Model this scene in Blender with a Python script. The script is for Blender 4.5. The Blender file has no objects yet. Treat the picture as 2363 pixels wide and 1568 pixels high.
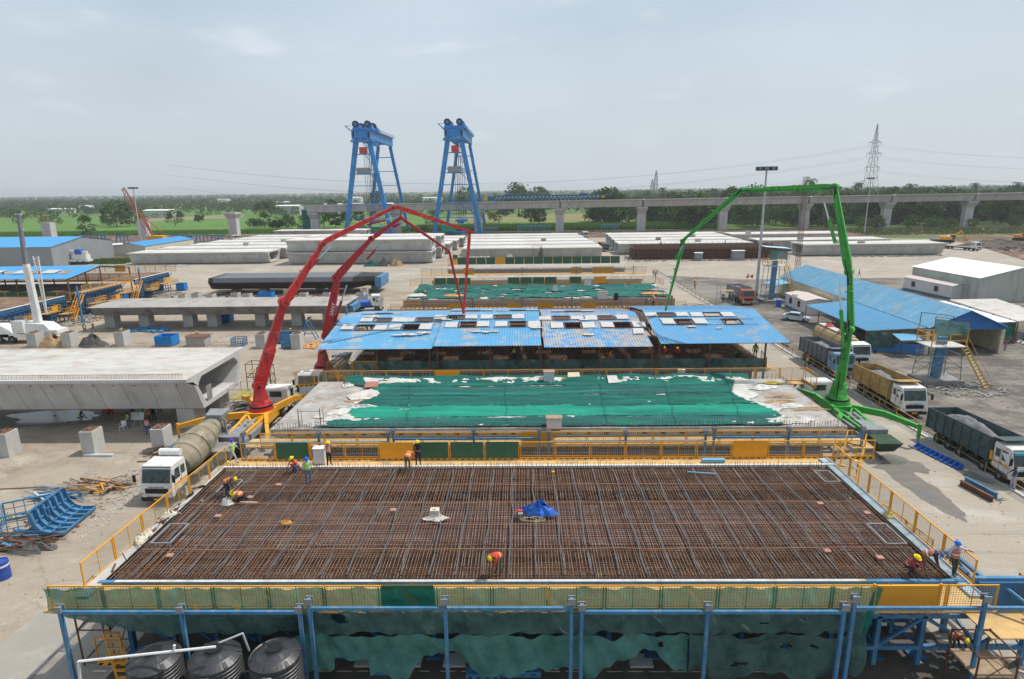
import bpy, math, random, numpy as np
from mathutils import Vector, Matrix
from math import sin, cos, pi, radians, sqrt, atan2
random.seed(7); rng = np.random.default_rng(7)
SC = bpy.context.scene; COL = SC.collection
# ---------------------------------------------------------------- camera, sky, sun, exposure
FOC, YAW, PIT, ROL = 1420., .018, .239, -.0124
CAM = Vector((.05, -25.65, 22.465))
_f = Vector((-sin(YAW)*cos(PIT), cos(YAW)*cos(PIT), -sin(PIT)))
_r0 = Vector((cos(YAW), sin(YAW), 0)); _u0 = _r0.cross(_f)
_r = cos(ROL)*_r0 + sin(ROL)*_u0; _u = -sin(ROL)*_r0 + cos(ROL)*_u0
cd = bpy.data.cameras.new('camera'); cam = bpy.data.objects.new('camera', cd); COL.objects.link(cam)
cam.matrix_world = Matrix(((_r.x,_u.x,-_f.x,CAM.x),(_r.y,_u.y,-_f.y,CAM.y),(_r.z,_u.z,-_f.z,CAM.z),(0,0,0,1)))
cd.sensor_width = 36; cd.lens = 36*FOC/2363.; cd.clip_start = .5; cd.clip_end = 20000
SC.camera = cam
SUN = Vector((.53, .17, 1)).normalized()
SEL = math.asin(SUN.z); SAZ = atan2(SUN.x, SUN.y)
W = bpy.data.worlds.new('World'); SC.world = W; W.use_nodes = True
nt = W.node_tree; N = nt.nodes; L = nt.links
bg = N['Background']; bg.inputs[1].default_value = .115
sky = N.new('ShaderNodeTexSky'); sky.sky_type = 'NISHITA'; sky.sun_disc = False
sky.sun_elevation = SEL; sky.sun_rotation = SAZ; sky.air_density = 1.2; sky.dust_density = 4.0; sky.ozone_density = 1.5
tc = N.new('ShaderNodeTexCoord'); mp = N.new('ShaderNodeMapping'); mp.inputs['Scale'].default_value = (1, 1, 3.2)
L.new(tc.outputs['Generated'], mp.inputs[0])
n1 = N.new('ShaderNodeTexNoise'); n1.inputs['Scale'].default_value = 1.7; n1.inputs['Detail'].default_value = 7; n1.inputs['Roughness'].default_value = .5
L.new(mp.outputs[0], n1.inputs['Vector'])
r1 = N.new('ShaderNodeValToRGB'); r1.color_ramp.elements[0].position = .36; r1.color_ramp.elements[0].color = (.55,)*3+(1,); r1.color_ramp.elements[1].position = .68; r1.color_ramp.elements[1].color = (.92,)*3+(1,)
L.new(n1.outputs[0], r1.inputs[0])
n2 = N.new('ShaderNodeTexNoise'); n2.inputs['Scale'].default_value = 7; n2.inputs['Detail'].default_value = 6
L.new(mp.outputs[0], n2.inputs['Vector'])
r2 = N.new('ShaderNodeValToRGB'); r2.color_ramp.elements[0].position = .60; r2.color_ramp.elements[0].color = (0,0,0,1); r2.color_ramp.elements[1].position = .76; r2.color_ramp.elements[1].color = (.35,)*3+(1,)
L.new(n2.outputs[0], r2.inputs[0])
m1 = N.new('ShaderNodeMixRGB'); m1.inputs[2].default_value = (5.9, 6.9, 7.8, 1); L.new(r1.outputs[0], m1.inputs[0]); L.new(sky.outputs[0], m1.inputs[1])
m2 = N.new('ShaderNodeMixRGB'); m2.inputs[2].default_value = (8.4, 8.9, 9.3, 1); L.new(r2.outputs[0], m2.inputs[0]); L.new(m1.outputs[0], m2.inputs[1])
sx_ = N.new('ShaderNodeSeparateXYZ'); L.new(tc.outputs['Generated'], sx_.inputs[0]); hr = N.new('ShaderNodeMapRange'); hr.inputs[1].default_value = 0.; hr.inputs[2].default_value = .22; hr.inputs[3].default_value = .80; hr.inputs[4].default_value = 0.; L.new(sx_.outputs[2], hr.inputs[0])
m3 = N.new('ShaderNodeMixRGB'); m3.inputs[2].default_value = (6.2, 6.85, 7.25, 1); L.new(hr.outputs[0], m3.inputs[0]); L.new(m2.outputs[0], m3.inputs[1]); L.new(m3.outputs[0], bg.inputs[0])
sl = bpy.data.lights.new('sun', 'SUN'); sl.energy = 4.0; sl.angle = radians(.6); sl.color = (1, .95, .87)
so = bpy.data.objects.new('sun', sl); COL.objects.link(so); so.rotation_euler = SUN.to_track_quat('Z', 'Y').to_euler(); so.location = (0, 0, 120)
SC.view_settings.view_transform = 'Standard'; SC.view_settings.look = 'None'; SC.view_settings.exposure = -.1; SC.view_settings.gamma = 1

def ray(px, py): return _f + _r*((px-1181.5)/FOC) - _u*((py-784)/FOC)
def at(px, py, z=0.):                     # point at height z seen at that place of the photograph
    d = ray(px, py); return CAM + d*((z-CAM.z)/d.z)
def atp(px, py, P, Q):                    # the same in the vertical plane through P and Q
    n = Vector((Q[1]-P[1], P[0]-Q[0], 0)); d = ray(px, py); return CAM + d*((Vector((P[0],P[1],0))-CAM).dot(n)/d.dot(n))
def aty(px, py, Y): return atp(px, py, (0, Y), (1, Y))

# ---------------------------------------------------------------- materials
MATS = {}
def mat(n, c, r=.7, m=0., v=.15, sc=2., dirt=None, dsc=.6, dp=(.5,.7), rnd=0., world=False, bump=0., alpha=1., st=(1,1,1), trans=None, wave=None):
    if n in MATS: return MATS[n]
    M = bpy.data.materials.new(n); M.use_nodes = True; nt = M.node_tree; N = nt.nodes; L = nt.links
    b = N['Principled BSDF']; b.inputs['Roughness'].default_value = r; b.inputs['Specular IOR Level'].default_value = .5 if r < .45 else .22; b.inputs['Metallic'].default_value = m
    c = tuple(c)+(1,)
    if world: g = N.new('ShaderNodeNewGeometry'); src = g.outputs['Position']
    else: g = N.new('ShaderNodeTexCoord'); src = g.outputs['Object']
    mp = N.new('ShaderNodeMapping'); mp.inputs['Scale'].default_value = st; L.new(src, mp.inputs[0]); src = mp.outputs[0]
    nz = N.new('ShaderNodeTexNoise'); nz.inputs['Scale'].default_value = sc; nz.inputs['Detail'].default_value = 8; nz.inputs['Roughness'].default_value = .62; L.new(src, nz.inputs['Vector'])
    mr = N.new('ShaderNodeMapRange'); mr.inputs[1].default_value = .25; mr.inputs[2].default_value = .75; mr.inputs[3].default_value = 1-v; mr.inputs[4].default_value = 1+v; L.new(nz.outputs[0], mr.inputs[0])
    col = N.new('ShaderNodeRGB'); col.outputs[0].default_value = c; out = col.outputs[0]
    if dirt:
        for k, D in enumerate(dirt if isinstance(dirt[0], (tuple, list)) else [dirt]):
            n2 = N.new('ShaderNodeTexNoise'); n2.inputs['Scale'].default_value = dsc*(1+1.7*k); n2.inputs['Detail'].default_value = 9; n2.inputs['Roughness'].default_value = .66
            mo = N.new('ShaderNodeMapping'); mo.inputs['Location'].default_value = (13*k+3, 7, 5); L.new(src, mo.inputs[0]); L.new(mo.outputs[0], n2.inputs['Vector'])
            rp = N.new('ShaderNodeMapRange'); rp.inputs[1].default_value = dp[0]; rp.inputs[2].default_value = dp[1]; L.new(n2.outputs[0], rp.inputs[0])
            mx = N.new('ShaderNodeMixRGB'); mx.inputs[2].default_value = tuple(D)+(1,); L.new(rp.outputs[0], mx.inputs[0]); L.new(out, mx.inputs[1]); out = mx.outputs[0]
    if wave:      # fine ribs: colour stays, a bump only
        wv = N.new('ShaderNodeTexWave'); wv.inputs['Scale'].default_value = wave; L.new(src, wv.inputs[0])
    if rnd:
        oi = N.new('ShaderNodeObjectInfo'); m3 = N.new('ShaderNodeMapRange'); m3.inputs[3].default_value = 1-rnd; m3.inputs[4].default_value = 1+rnd; L.new(oi.outputs['Random'], m3.inputs[0])
        mu = N.new('ShaderNodeMath'); mu.operation = 'MULTIPLY'; L.new(m3.outputs[0], mu.inputs[0]); L.new(mr.outputs[0], mu.inputs[1]); fac = mu.outputs[0]
    else: fac = mr.outputs[0]
    sv = N.new('ShaderNodeVectorMath'); sv.operation = 'SCALE'; L.new(out, sv.inputs[0]); L.new(fac, sv.inputs['Scale'])
    L.new(sv.outputs[0], b.inputs['Base Color'])
    if bump or wave:
        bp = N.new('ShaderNodeBump'); bp.inputs['Strength'].default_value = bump or .6; bp.inputs['Distance'].default_value = .05; L.new((wv if wave else nz).outputs[0], bp.inputs['Height']); L.new(bp.outputs[0], b.inputs['Normal'])
    if trans:
        b.inputs['Transmission Weight'].default_value = 0
        t = N.new('ShaderNodeBsdfTranslucent'); L.new(sv.outputs[0], t.inputs[0]); ms = N.new('ShaderNodeMixShader'); ms.inputs[0].default_value = trans
        L.new(b.outputs[0], ms.inputs[1]); L.new(t.outputs[0], ms.inputs[2]); last = ms.outputs[0]
        if alpha < 1:
            tp = N.new('ShaderNodeBsdfTransparent'); m4 = N.new('ShaderNodeMixShader'); m4.inputs[0].default_value = alpha; L.new(tp.outputs[0], m4.inputs[1]); L.new(last, m4.inputs[2]); last = m4.outputs[0]
        L.new(last, N['Material Output'].inputs[0])
    elif alpha < 1: b.inputs['Alpha'].default_value = alpha
    MATS[n] = M; return M

concrete = mat('concrete', (.46,.455,.44), .85, v=.12, sc=.9, dirt=[(.33,.33,.33),(.42,.36,.30)], dsc=.35, dp=(.52,.75), rnd=.08)
concrete_top = mat('concrete_top', (.50,.49,.465), .85, v=.14, sc=1.3, dirt=[(.36,.345,.32),(.40,.31,.25)], dsc=.22, dp=(.50,.72), rnd=.06, st=(.6,1.2,1))
conc_dark = mat('weathered_concrete', (.27,.26,.25), .85, v=.2, sc=1.1, dirt=(.12,.11,.105), dsc=.5, dp=(.45,.7))
rust = mat('rusty_steel', (.155,.080,.050), .8, v=.4, sc=3, dirt=(.08,.06,.05), dsc=1, rnd=.1)
rebar_m = mat('rebar_steel', (.25,.13,.08), .75, v=.45, sc=1.6, dirt=[(.16,.10,.07),(.30,.24,.19)], dsc=.5, dp=(.45,.62))
rebar_d = mat('dark_rebar_steel', (.10,.052,.034), .8, v=.4, sc=1.5, dirt=(.055,.04,.04), dsc=.4)
duct_m = mat('grey_duct', (.105,.105,.115), .6, v=.3, sc=2)
blue_st = mat('blue_paint', (.07,.215,.39), .5, v=.2, sc=1.5, dirt=[(.05,.11,.19),(.20,.28,.34)], dsc=.8, dp=(.52,.72))
crane_blue = mat('crane_blue_paint', (.025,.22,.54), .45, v=.12, sc=.4, dirt=(.03,.13,.31), dsc=.2, dp=(.5,.7))
form_blue = mat('formwork_blue_paint', (.028,.125,.27), .55, v=.25, sc=1.5, dirt=(.10,.09,.08), dsc=.7, dp=(.5,.7))
yellow = mat('safety_yellow_paint', (.72,.33,.03), .5, v=.12, sc=2, dirt=(.45,.22,.05), dsc=1.5, dp=(.58,.75), rnd=.08)
plank_y = mat('yellow_deck_plate', (.58,.38,.16), .7, v=.2, sc=1.5, dirt=(.35,.27,.18), dsc=1)
black = mat('black_paint', (.018,.018,.02), .5, v=.2)
wire_m = mat('galvanised_wire', (.42,.36,.24), .5, v=.1)
white = mat('white_paint', (.72,.72,.70), .4, v=.08, sc=2, dirt=[(.42,.38,.32),(.50,.47,.43)], dsc=1.1, dp=(.54,.74), rnd=.05)
cream = mat('cream_wall', (.62,.55,.38), .8, v=.08, sc=2, dirt=(.42,.38,.30), dsc=.8)
grey_m = mat('grey_steel', (.25,.26,.27), .55, v=.2, sc=2, dirt=(.14,.13,.12), dsc=1)
pale_m = mat('pale_panel', (.60,.58,.60), .6, v=.06, sc=1.4, dirt=(.45,.42,.42), dsc=.7, dp=(.55,.8))
roof_b = mat('blue_roof_sheet', (.10,.355,.61), .38, m=.1, v=.10, sc=.5, dirt=[(.38,.39,.40),(.16,.34,.50)], dsc=.55, dp=(.53,.60))
roof_b2 = mat('faded_blue_roof_sheet', (.16,.38,.56), .45, m=.05, v=.14, sc=.5, dirt=[(.42,.42,.36),(.22,.42,.56)], dsc=.9, dp=(.55,.62), st=(.35,1.6,1))
roof_clean = mat('clean_blue_roof_sheet', (.05,.29,.58), .4, v=.08, sc=.5)
white_roof = mat('white_roof_sheet', (.80,.80,.80), .45, v=.04, sc=.6)
red_m = mat('red_paint', (.48,.02,.022), .42, v=.2, sc=2, dirt=[(.30,.035,.03),(.42,.22,.18)], dsc=.9, dp=(.56,.72))
green_m = mat('green_paint', (.045,.34,.045), .42, v=.2, sc=2, dirt=[(.05,.20,.04),(.20,.34,.17)], dsc=.9, dp=(.56,.72))
pump_y = mat('pump_yellow_paint', (.75,.36,.025), .4, v=.1, sc=1, dirt=(.4,.25,.09), dsc=1, dp=(.55,.8))
chrome = mat('chrome', (.65,.67,.70), .2, m=.9, v=.03)
rubber = mat('tyre_rubber', (.035,.033,.032), .85, v=.25, sc=4, dirt=(.12,.10,.085), dsc=1.5)
glass = mat('dark_glass', (.03,.05,.055), .06, v=.6, sc=2.5)
mud = mat('dark_mud', (.095,.083,.07), .9, v=.3, sc=.8, dirt=(.15,.13,.11), dsc=.4, world=True)
net_b = mat('bright_green_shade_net', (.022,.30,.21), .9, v=.3, sc=1.6, dirt=(.018,.20,.15), dsc=.30, dp=(.46,.6), trans=.2, st=(.16,1.1,1), bump=.35)
net_k = mat('dark_green_shade_net', (.018,.13,.11), .9, v=.4, sc=1.6, dirt=(.02,.20,.145), dsc=.35, dp=(.48,.6), trans=.2, st=(.12,1.1,1), bump=.35)
net_g = mat('green_shade_net', (.018,.215,.15), .9, v=.38, sc=1.6, dirt=[(.018,.115,.10),(.035,.13,.125)], dsc=.30, dp=(.44,.56), trans=.2, st=(.16,1.1,1), bump=.35)
net_s = mat('sheer_green_net', (.015,.20,.15), .9, v=.4, sc=1.1, trans=.2, alpha=.80, dirt=(.03,.17,.11), dsc=.8, st=(.5,1,1.6))
net_d = mat('hanging_green_net', (.14,.26,.24), .9, v=.35, sc=1.2, dirt=(.04,.09,.085), dsc=.6, trans=.55, alpha=.9)
net_l = mat('light_green_net', (.18,.46,.40), .9, v=.3, sc=1.2, trans=.55, alpha=.92, dirt=(.10,.32,.27), dsc=.7)
tarp_w = mat('white_sheeting', (.56,.55,.52), .7, v=.22, sc=2.5, dirt=(.38,.31,.24), dsc=1.1)
tarp_b = mat('blue_tarpaulin', (.03,.13,.50), .5, v=.3, sc=3)
sack = mat('jute_cloth', (.40,.27,.15), .9, v=.3, sc=3)
plastic_b = mat('black_plastic', (.035,.036,.04), .42, v=.25, sc=3, dirt=(.16,.15,.14), dsc=2, dp=(.58,.8))
wood = mat('weathered_wood', (.33,.24,.16), .85, v=.3, sc=4)
cover_w = mat('white_hatch_sheet', (.52,.52,.51), .5, v=.08, sc=2, dirt=(.45,.44,.42), dsc=1.5)
orange = mat('orange_paint', (.62,.14,.04), .5, v=.15)
skin = mat('skin', (.17,.085,.05), .6, v=.05)
def cloth(n, c): return mat('cloth_'+n, c, .9, v=.15, sc=6)

# ---------------------------------------------------------------- mesh builder
class MB:
    def __init__(s): s.v = []; s.f = []; s.m = []; s.mats = []; s.cur = 0; s.T = None
    def use(s, m):
        if m not in s.mats: s.mats.append(m)
        s.cur = s.mats.index(m); return s
    def add(s, vs, fs):
        b = len(s.v)
        if s.T: vs = [tuple(s.T @ Vector(v)) for v in vs]
        s.v += [tuple(v) for v in vs]; s.f += [tuple(i+b for i in f) for f in fs]; s.m += [s.cur]*len(fs); return s
    def box(s, x0, y0, z0, x1, y1, z1):
        return s.add([(x0,y0,z0),(x1,y0,z0),(x1,y1,z0),(x0,y1,z0),(x0,y0,z1),(x1,y0,z1),(x1,y1,z1),(x0,y1,z1)],
                     [(0,3,2,1),(4,5,6,7),(0,1,5,4),(1,2,6,5),(2,3,7,6),(3,0,4,7)])
    def hull(s, A, B):                     # two equal rings of points joined and capped
        n = len(A); return s.add(list(A)+list(B), [tuple(range(n))[::-1], tuple(range(n, 2*n))]+[(i, (i+1) % n, n+(i+1) % n, n+i) for i in range(n)])
    def bar(s, p, q, w, h=None, w2=None, h2=None, up=(0,0,1)):
        p = Vector(p); q = Vector(q); d = (q-p)
        if d.length < 1e-6: return s
        d.normalize(); u = Vector(up); a = d.cross(u)
        if a.length < 1e-3: a = d.cross(Vector((0,1,0)))
        a.normalize(); u = a.cross(d); h = h or w; w2 = w2 or w; h2 = h2 or h if h2 is None else h2
        A = [p+a*(i*w/2)+u*(j*h/2) for i, j in ((-1,-1),(1,-1),(1,1),(-1,1))]
        B = [q+a*(i*w2/2)+u*(j*h2/2) for i, j in ((-1,-1),(1,-1),(1,1),(-1,1))]
        return s.hull(A, B)
    def cyl(s, p, q, r, n=8, r2=None, cap=True):
        p = Vector(p); q = Vector(q); d = (q-p).normalized(); a = d.cross(Vector((0,0,1)))
        if a.length < 1e-3: a = Vector((1,0,0))
        a.normalize(); u = a.cross(d); r2 = r if r2 is None else r2
        A = [p+(a*cos(t)+u*sin(t))*r for t in [2*pi*i/n for i in range(n)]]; B = [q+(a*cos(t)+u*sin(t))*r2 for t in [2*pi*i/n for i in range(n)]]
        b = list(A)+list(B); F = [(i, (i+1) % n, n+(i+1) % n, n+i) for i in range(n)]
        if cap: F += [tuple(range(n))[::-1], tuple(range(n, 2*n))]
        return s.add(b, F)
    def path(s, pts, r, n=6):
        for a, b in zip(pts, pts[1:]): s.cyl(a, b, r, n)
        return s
    def lathe(s, prof, n=24, c=(0,0,0)):
        V = []; F = []
        for r, z in prof: V += [(c[0]+r*cos(2*pi*i/n), c[1]+r*sin(2*pi*i/n), c[2]+z) for i in range(n)]
        for k in range(len(prof)-1): F += [(k*n+i, k*n+(i+1) % n, (k+1)*n+(i+1) % n, (k+1)*n+i) for i in range(n)]
        return s.add(V, F)
    def grid(s, fn, nu, nv):               # fn(u,v)->point
        V = [fn(i/nu, j/nv) for j in range(nv+1) for i in range(nu+1)]
        return s.add(V, [(j*(nu+1)+i, j*(nu+1)+i+1, (j+1)*(nu+1)+i+1, (j+1)*(nu+1)+i) for j in range(nv) for i in range(nu)])
    def prism(s, pts, z0, z1): return s.hull([(x, y, z0) for x, y in pts], [(x, y, z1) for x, y in pts])
    def mesh(s, name):
        me = bpy.data.meshes.new(name); me.from_pydata(s.v, [], s.f)
        for m in s.mats: me.materials.append(m)
        if len(s.mats) > 1: me.polygons.foreach_set('material_index', s.m)
        me.update(); return me
    def build(s, name, parent=None, mat=None, world=True, smooth=False, kind=None, label=None):
        if mat and not s.mats: s.mats = [mat]
        if parent is not None and world:
            iv = world_mat(parent).inverted(); s.v = [tuple(iv @ Vector(p)) for p in s.v]
        me = s.mesh(name)
        if smooth: me.polygons.foreach_set('use_smooth', [True]*len(me.polygons))
        o = bpy.data.objects.new(name, me); COL.objects.link(o)
        if parent is not None: o.parent = parent
        if kind: o['kind'] = kind
        if label: o['label'] = label
        return o
def root_loc(o):
    v = Vector((0,0,0))
    while o is not None: v += o.location; o = o.parent
    return v
def world_mat(o):
    M = Matrix.Identity(4)
    while o is not None:
        M = Matrix.LocRotScale(o.location, o.rotation_euler, o.scale) @ M; o = o.parent
    return M
def B(m=None):
    b = MB()
    if m: b.use(m)
    return b
def tag(o, label, cat, group=None):
    o['label'] = label; o['category'] = cat
    if group: o['group'] = group
    return o
def thing(name, label, cat, loc=(0,0,0), rz=0., group=None):
    o = bpy.data.objects.new(name, None); COL.objects.link(o); o.location = loc; o.rotation_euler = (0,0,rz); o.empty_display_size = .3
    return tag(o, label, cat, group)
KIDS = {}
def copy_tree(o, loc=None, rz=None, label=None, parent=None, group=None):
    c = o.copy(); COL.objects.link(c)
    if parent is not None: c.parent = parent
    if loc is not None: c.location = loc
    if rz is not None: c.rotation_euler = (0,0,rz)
    if label: c['label'] = label
    if group: c['group'] = group
    for ch in list(o.children): copy_tree(ch, parent=c)
    return c
def inst(o, parent, loc, rz=0.):
    c = bpy.data.objects.new(o.name.split('.')[0], o.data) if not isinstance(o, bpy.types.Mesh) else bpy.data.objects.new(o.name.split('.')[0], o)
    COL.objects.link(c); c.parent = parent; c.location = loc; c.rotation_euler = (0,0,rz); return c
def struct(o): o['kind'] = 'structure'; return o

# ---------------------------------------------------------------- ground
def ground_mat(n, c, cols, grit=.12, cracks=.5, tracks=.3, wet=0., sc=1., track_dir='y'):
    M = bpy.data.materials.new(n); M.use_nodes = True; nt = M.node_tree; N = nt.nodes; L = nt.links; b = N['Principled BSDF']; b.inputs['Roughness'].default_value = .92; b.inputs['Specular IOR Level'].default_value = .15
    g = N.new('ShaderNodeNewGeometry'); P = g.outputs['Position']
    def noi(scale, det=8, st=(1,1,1), loc=(0,0,0), rough=.65, dist=0.):
        mp = N.new('ShaderNodeMapping'); mp.inputs['Scale'].default_value = st; mp.inputs['Location'].default_value = loc; L.new(P, mp.inputs[0]); z = N.new('ShaderNodeTexNoise'); z.inputs['Scale'].default_value = scale; z.inputs['Detail'].default_value = det; z.inputs['Roughness'].default_value = rough; z.inputs['Distortion'].default_value = dist; L.new(mp.outputs[0], z.inputs['Vector']); return z.outputs[0]
    def rng_(x, a, c_, lo=0., hi=1.):
        m = N.new('ShaderNodeMapRange'); m.inputs[1].default_value = a; m.inputs[2].default_value = c_; m.inputs[3].default_value = lo; m.inputs[4].default_value = hi; L.new(x, m.inputs[0]); return m.outputs[0]
    def mix(f, a, col):
        m = N.new('ShaderNodeMixRGB'); L.new(f, m.inputs[0]); L.new(a, m.inputs[1]); m.inputs[2].default_value = tuple(col)+(1,); return m.outputs[0]
    def mul(a, c_):
        m = N.new('ShaderNodeMath'); m.operation = 'MULTIPLY'; L.new(a, m.inputs[0]); L.new(c_, m.inputs[1]); return m.outputs[0]
    rgb = N.new('ShaderNodeRGB'); rgb.outputs[0].default_value = tuple(c)+(1,); out = rgb.outputs[0]
    for k, (col, s_, lo, hi, amt) in enumerate(cols): out = mix(rng_(noi(s_*sc, 9, (1,1.5,1), (11*k,5*k,0), .68, .4), lo, hi, 0, amt), out, col)
    dark = [x*.45 for x in c]
    if tracks:
        st = (2.4,.05,1) if track_dir == 'y' else (.05,2.4,1)
        out = mix(mul(rng_(noi(.9, 5, st, (3,3,0), .6, .25), .54, .66, 0, tracks), rng_(noi(.05, 3, (1,1,1), (40,2,0)), .45, .6)), out, dark)
        out = mix(mul(rng_(noi(1.4, 5, (2.0,.07,1) if track_dir != 'y' else (.07,2.0,1), (9,30,0), .6, .3), .57, .68, 0, tracks*.8), rng_(noi(.06, 3, (1,1,1), (0,22,0)), .5, .62)), out, dark)
    out = mix(rng_(noi(1.7, 10, (1,1,1), (7,1,0), .8), .60, .70, 0, .45), out, dark)      # small stains
    out = mix(rng_(noi(2.6, 10, (1,1,1), (2,31,0), .8), .63, .70, 0, .5), out, [min(.7,x*1.35) for x in c])
    if cracks:
        v = N.new('ShaderNodeTexVoronoi'); v.feature = 'DISTANCE_TO_EDGE'; v.inputs['Scale'].default_value = .16; mp = N.new('ShaderNodeMapping'); L.new(P, mp.inputs[0]); wv = N.new('ShaderNodeTexNoise'); wv.inputs['Scale'].default_value = .8; wv.inputs['Detail'].default_value = 6
        ad = N.new('ShaderNodeMixRGB'); ad.blend_type = 'ADD'; ad.inputs[0].default_value = 1.; L.new(mp.outputs[0], ad.inputs[1]); L.new(P, wv.inputs['Vector']); L.new(wv.outputs[1], ad.inputs[2]); L.new(ad.outputs[0], v.inputs['Vector'])
        out = mix(mul(rng_(v.outputs[0], .0, .012, cracks, 0), rng_(noi(.12, 2, (1,1,1), (5,5,5)), .45, .55)), out, dark)
    sv = N.new('ShaderNodeVectorMath'); sv.operation = 'SCALE'; L.new(out, sv.inputs[0]); L.new(rng_(noi(6, 10, (1,1,1), (0,0,0), .85), .3, .7, 1-grit, 1+grit), sv.inputs['Scale']); L.new(sv.outputs[0], b.inputs['Base Color'])
    if wet: L.new(rng_(noi(cols[0][1]*sc, 9, (1,1.5,1), (0,0,0), .68, .4), cols[0][2], cols[0][3], .92, .92-wet), b.inputs['Roughness'])
    bp = N.new('ShaderNodeBump'); bp.inputs['Strength'].default_value = .35; bp.inputs['Distance'].default_value = .04; L.new(noi(2.2, 10, (1,1,1), (1,2,3), .75), bp.inputs['Height']); L.new(bp.outputs[0], b.inputs['Normal'])
    MATS[n] = M; return M
yard_m = ground_mat('yard_concrete_ground', (.365,.32,.262), [((.30,.265,.225),.05,.48,.62,.8),((.47,.44,.395),.11,.52,.66,.8),((.27,.20,.15),.035,.58,.70,.6),((.33,.31,.285),.45,.52,.66,.6)], tracks=.45, track_dir='x', cracks=.25, grit=.16)
left_m = ground_mat('left_yard_ground', (.345,.295,.235), [((.27,.22,.17),.10,.47,.60,.8),((.45,.41,.35),.16,.52,.66,.8),((.24,.165,.115),.07,.56,.68,.7),((.30,.27,.235),.6,.52,.66,.6),((.20,.15,.11),.3,.56,.66,.6)], tracks=.4, track_dir='x', cracks=.3, grit=.18)
road_m = ground_mat('muddy_road_ground', (.225,.20,.175), [((.105,.095,.085),.09,.44,.56,.85),((.36,.33,.295),.15,.55,.66,.6),((.115,.105,.095),.30,.50,.58,.8),((.31,.265,.22),.6,.53,.66,.6)], tracks=.85, cracks=.15, grit=.2)
lane_m = ground_mat('dusty_lane_ground', (.32,.295,.26), [((.29,.27,.24),.12,.48,.62,.7),((.43,.405,.37),.25,.52,.66,.7)], tracks=.45, cracks=0)
soil_m = mat('brown_soil', (.16,.10,.07), .95, v=.35, sc=.3, dirt=[(.26,.18,.13),(.09,.065,.05)], dsc=.06, dp=(.45,.6), world=True, bump=.3)
field_m = mat('green_field', (.085,.15,.035), .95, v=.2, sc=.05, dirt=[(.05,.105,.022),(.14,.20,.05)], dsc=.006, dp=(.45,.62), world=True, st=(.6,2.,1))
rice_m = mat('bright_rice_field', (.095,.195,.035), .95, v=.15, sc=.12, dirt=(.075,.155,.03), dsc=.02, world=True)
dry_m = mat('dry_grass_field', (.20,.19,.08), .95, v=.2, sc=.1, dirt=(.12,.15,.05), dsc=.03, world=True)
def sheet(name, pts, z, m, n=1):
    b = B(m); b.add([(x,y,z) for x,y in pts], [tuple(range(len(pts)))]); return struct(b.build(name))
b = B(field_m); b.grid(lambda u,v: (-9000+18000*u, -300+11300*v, -.02), 20, 12); struct(b.build('ground'))
sheet('yard', [(-190,-60),(37.6,-60),(37.6,150),(200,150),(200,232),(110,262),(-100,300),(-190,250)], .0, yard_m)
sheet('service_lane', [(-32,-55),(-20,-55),(-23,112),(-24.5,112),(-24.5,30)], .0055, lane_m)
sheet('storage_yard', [(-190,-55),(-23.6,-55),(-23.6,112),(-40,124),(-190,124)], .004, left_m)
sheet('haul_road', [(37.6,-60),(260,-60),(260,150),(36.9,150)], .004, road_m)
sheet('pale_yard', [(56,128),(230,128),(240,172),(38,172),(38,136)], .008, yard_m)
sheet('road', [(37.8,103),(250,106),(250,118),(37.8,117)], .010, mat('asphalt_track', (.20,.19,.175), .9, v=.2, sc=1, world=True, st=(.1,2,1), dirt=(.30,.27,.24), dsc=.2))
sheet('soil', [(-420,190),(-140,190),(-128,235),(-120,270),(-70,296),(-70,318),(-420,318)], .006, soil_m)
sheet('soil', [(-70,290),(60,262),(330,250),(330,318),(-70,318)], .008, soil_m)
sheet('soil', [(150,160),(330,130),(420,250),(178,250),(172,215)], .011, soil_m)
sheet('pit_floor', [(-20,-14),(26,-14),(25.5,-1),(21,1.5),(21,13),(-20,13)], .007, mud)
for i,(pts, m) in enumerate([([(-620,335),(-70,335),(-70,560),(-660,600)], rice_m), ([(-60,326),(115,326),(110,400),(-60,420)], rice_m), ([(-60,424),(108,404),(120,560),(-60,560)], dry_m),
      ([(-1500,700),(-500,640),(-480,900),(-1500,1000)], rice_m), ([(-420,640),(-60,620),(-60,820),(-400,860)], rice_m), ([(-700,1000),(-100,930),(-60,1250),(-700,1300)], dry_m)]):
    sheet('field', pts, .004+.003*i, m)
# drains and kerbs
b = B(concrete); b.box(36.7,-40,0,37.0,150,.14); struct(b.build('kerb'))
b = B(conc_dark); b.box(37.02,-40,-.1,37.55,150,.03); struct(b.build('drain'))
b = B(conc_dark); b.bar((-23.7,-30,.02),(-23.7,112,.02),.25,.04); b.bar((-23.7,66,.02),(-60,66,.02),.2,.04); struct(b.build('drain'))

# haze
hz = bpy.data.materials.new('air_haze'); hz.use_nodes = True; hn = hz.node_tree; hn.nodes.clear()
ho = hn.nodes.new('ShaderNodeOutputMaterial'); hv = hn.nodes.new('ShaderNodeVolumePrincipled'); hv.inputs['Color'].default_value = (.93,.97,1,1); hv.inputs['Density'].default_value = .00019; hv.inputs['Anisotropy'].default_value = .2
hn.links.new(hv.outputs[0], ho.inputs['Volume'])
b = B(hz); b.box(-8500,-250,-1.5,8500,10500,75); o = b.build('haze'); o['kind'] = 'stuff'

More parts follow.
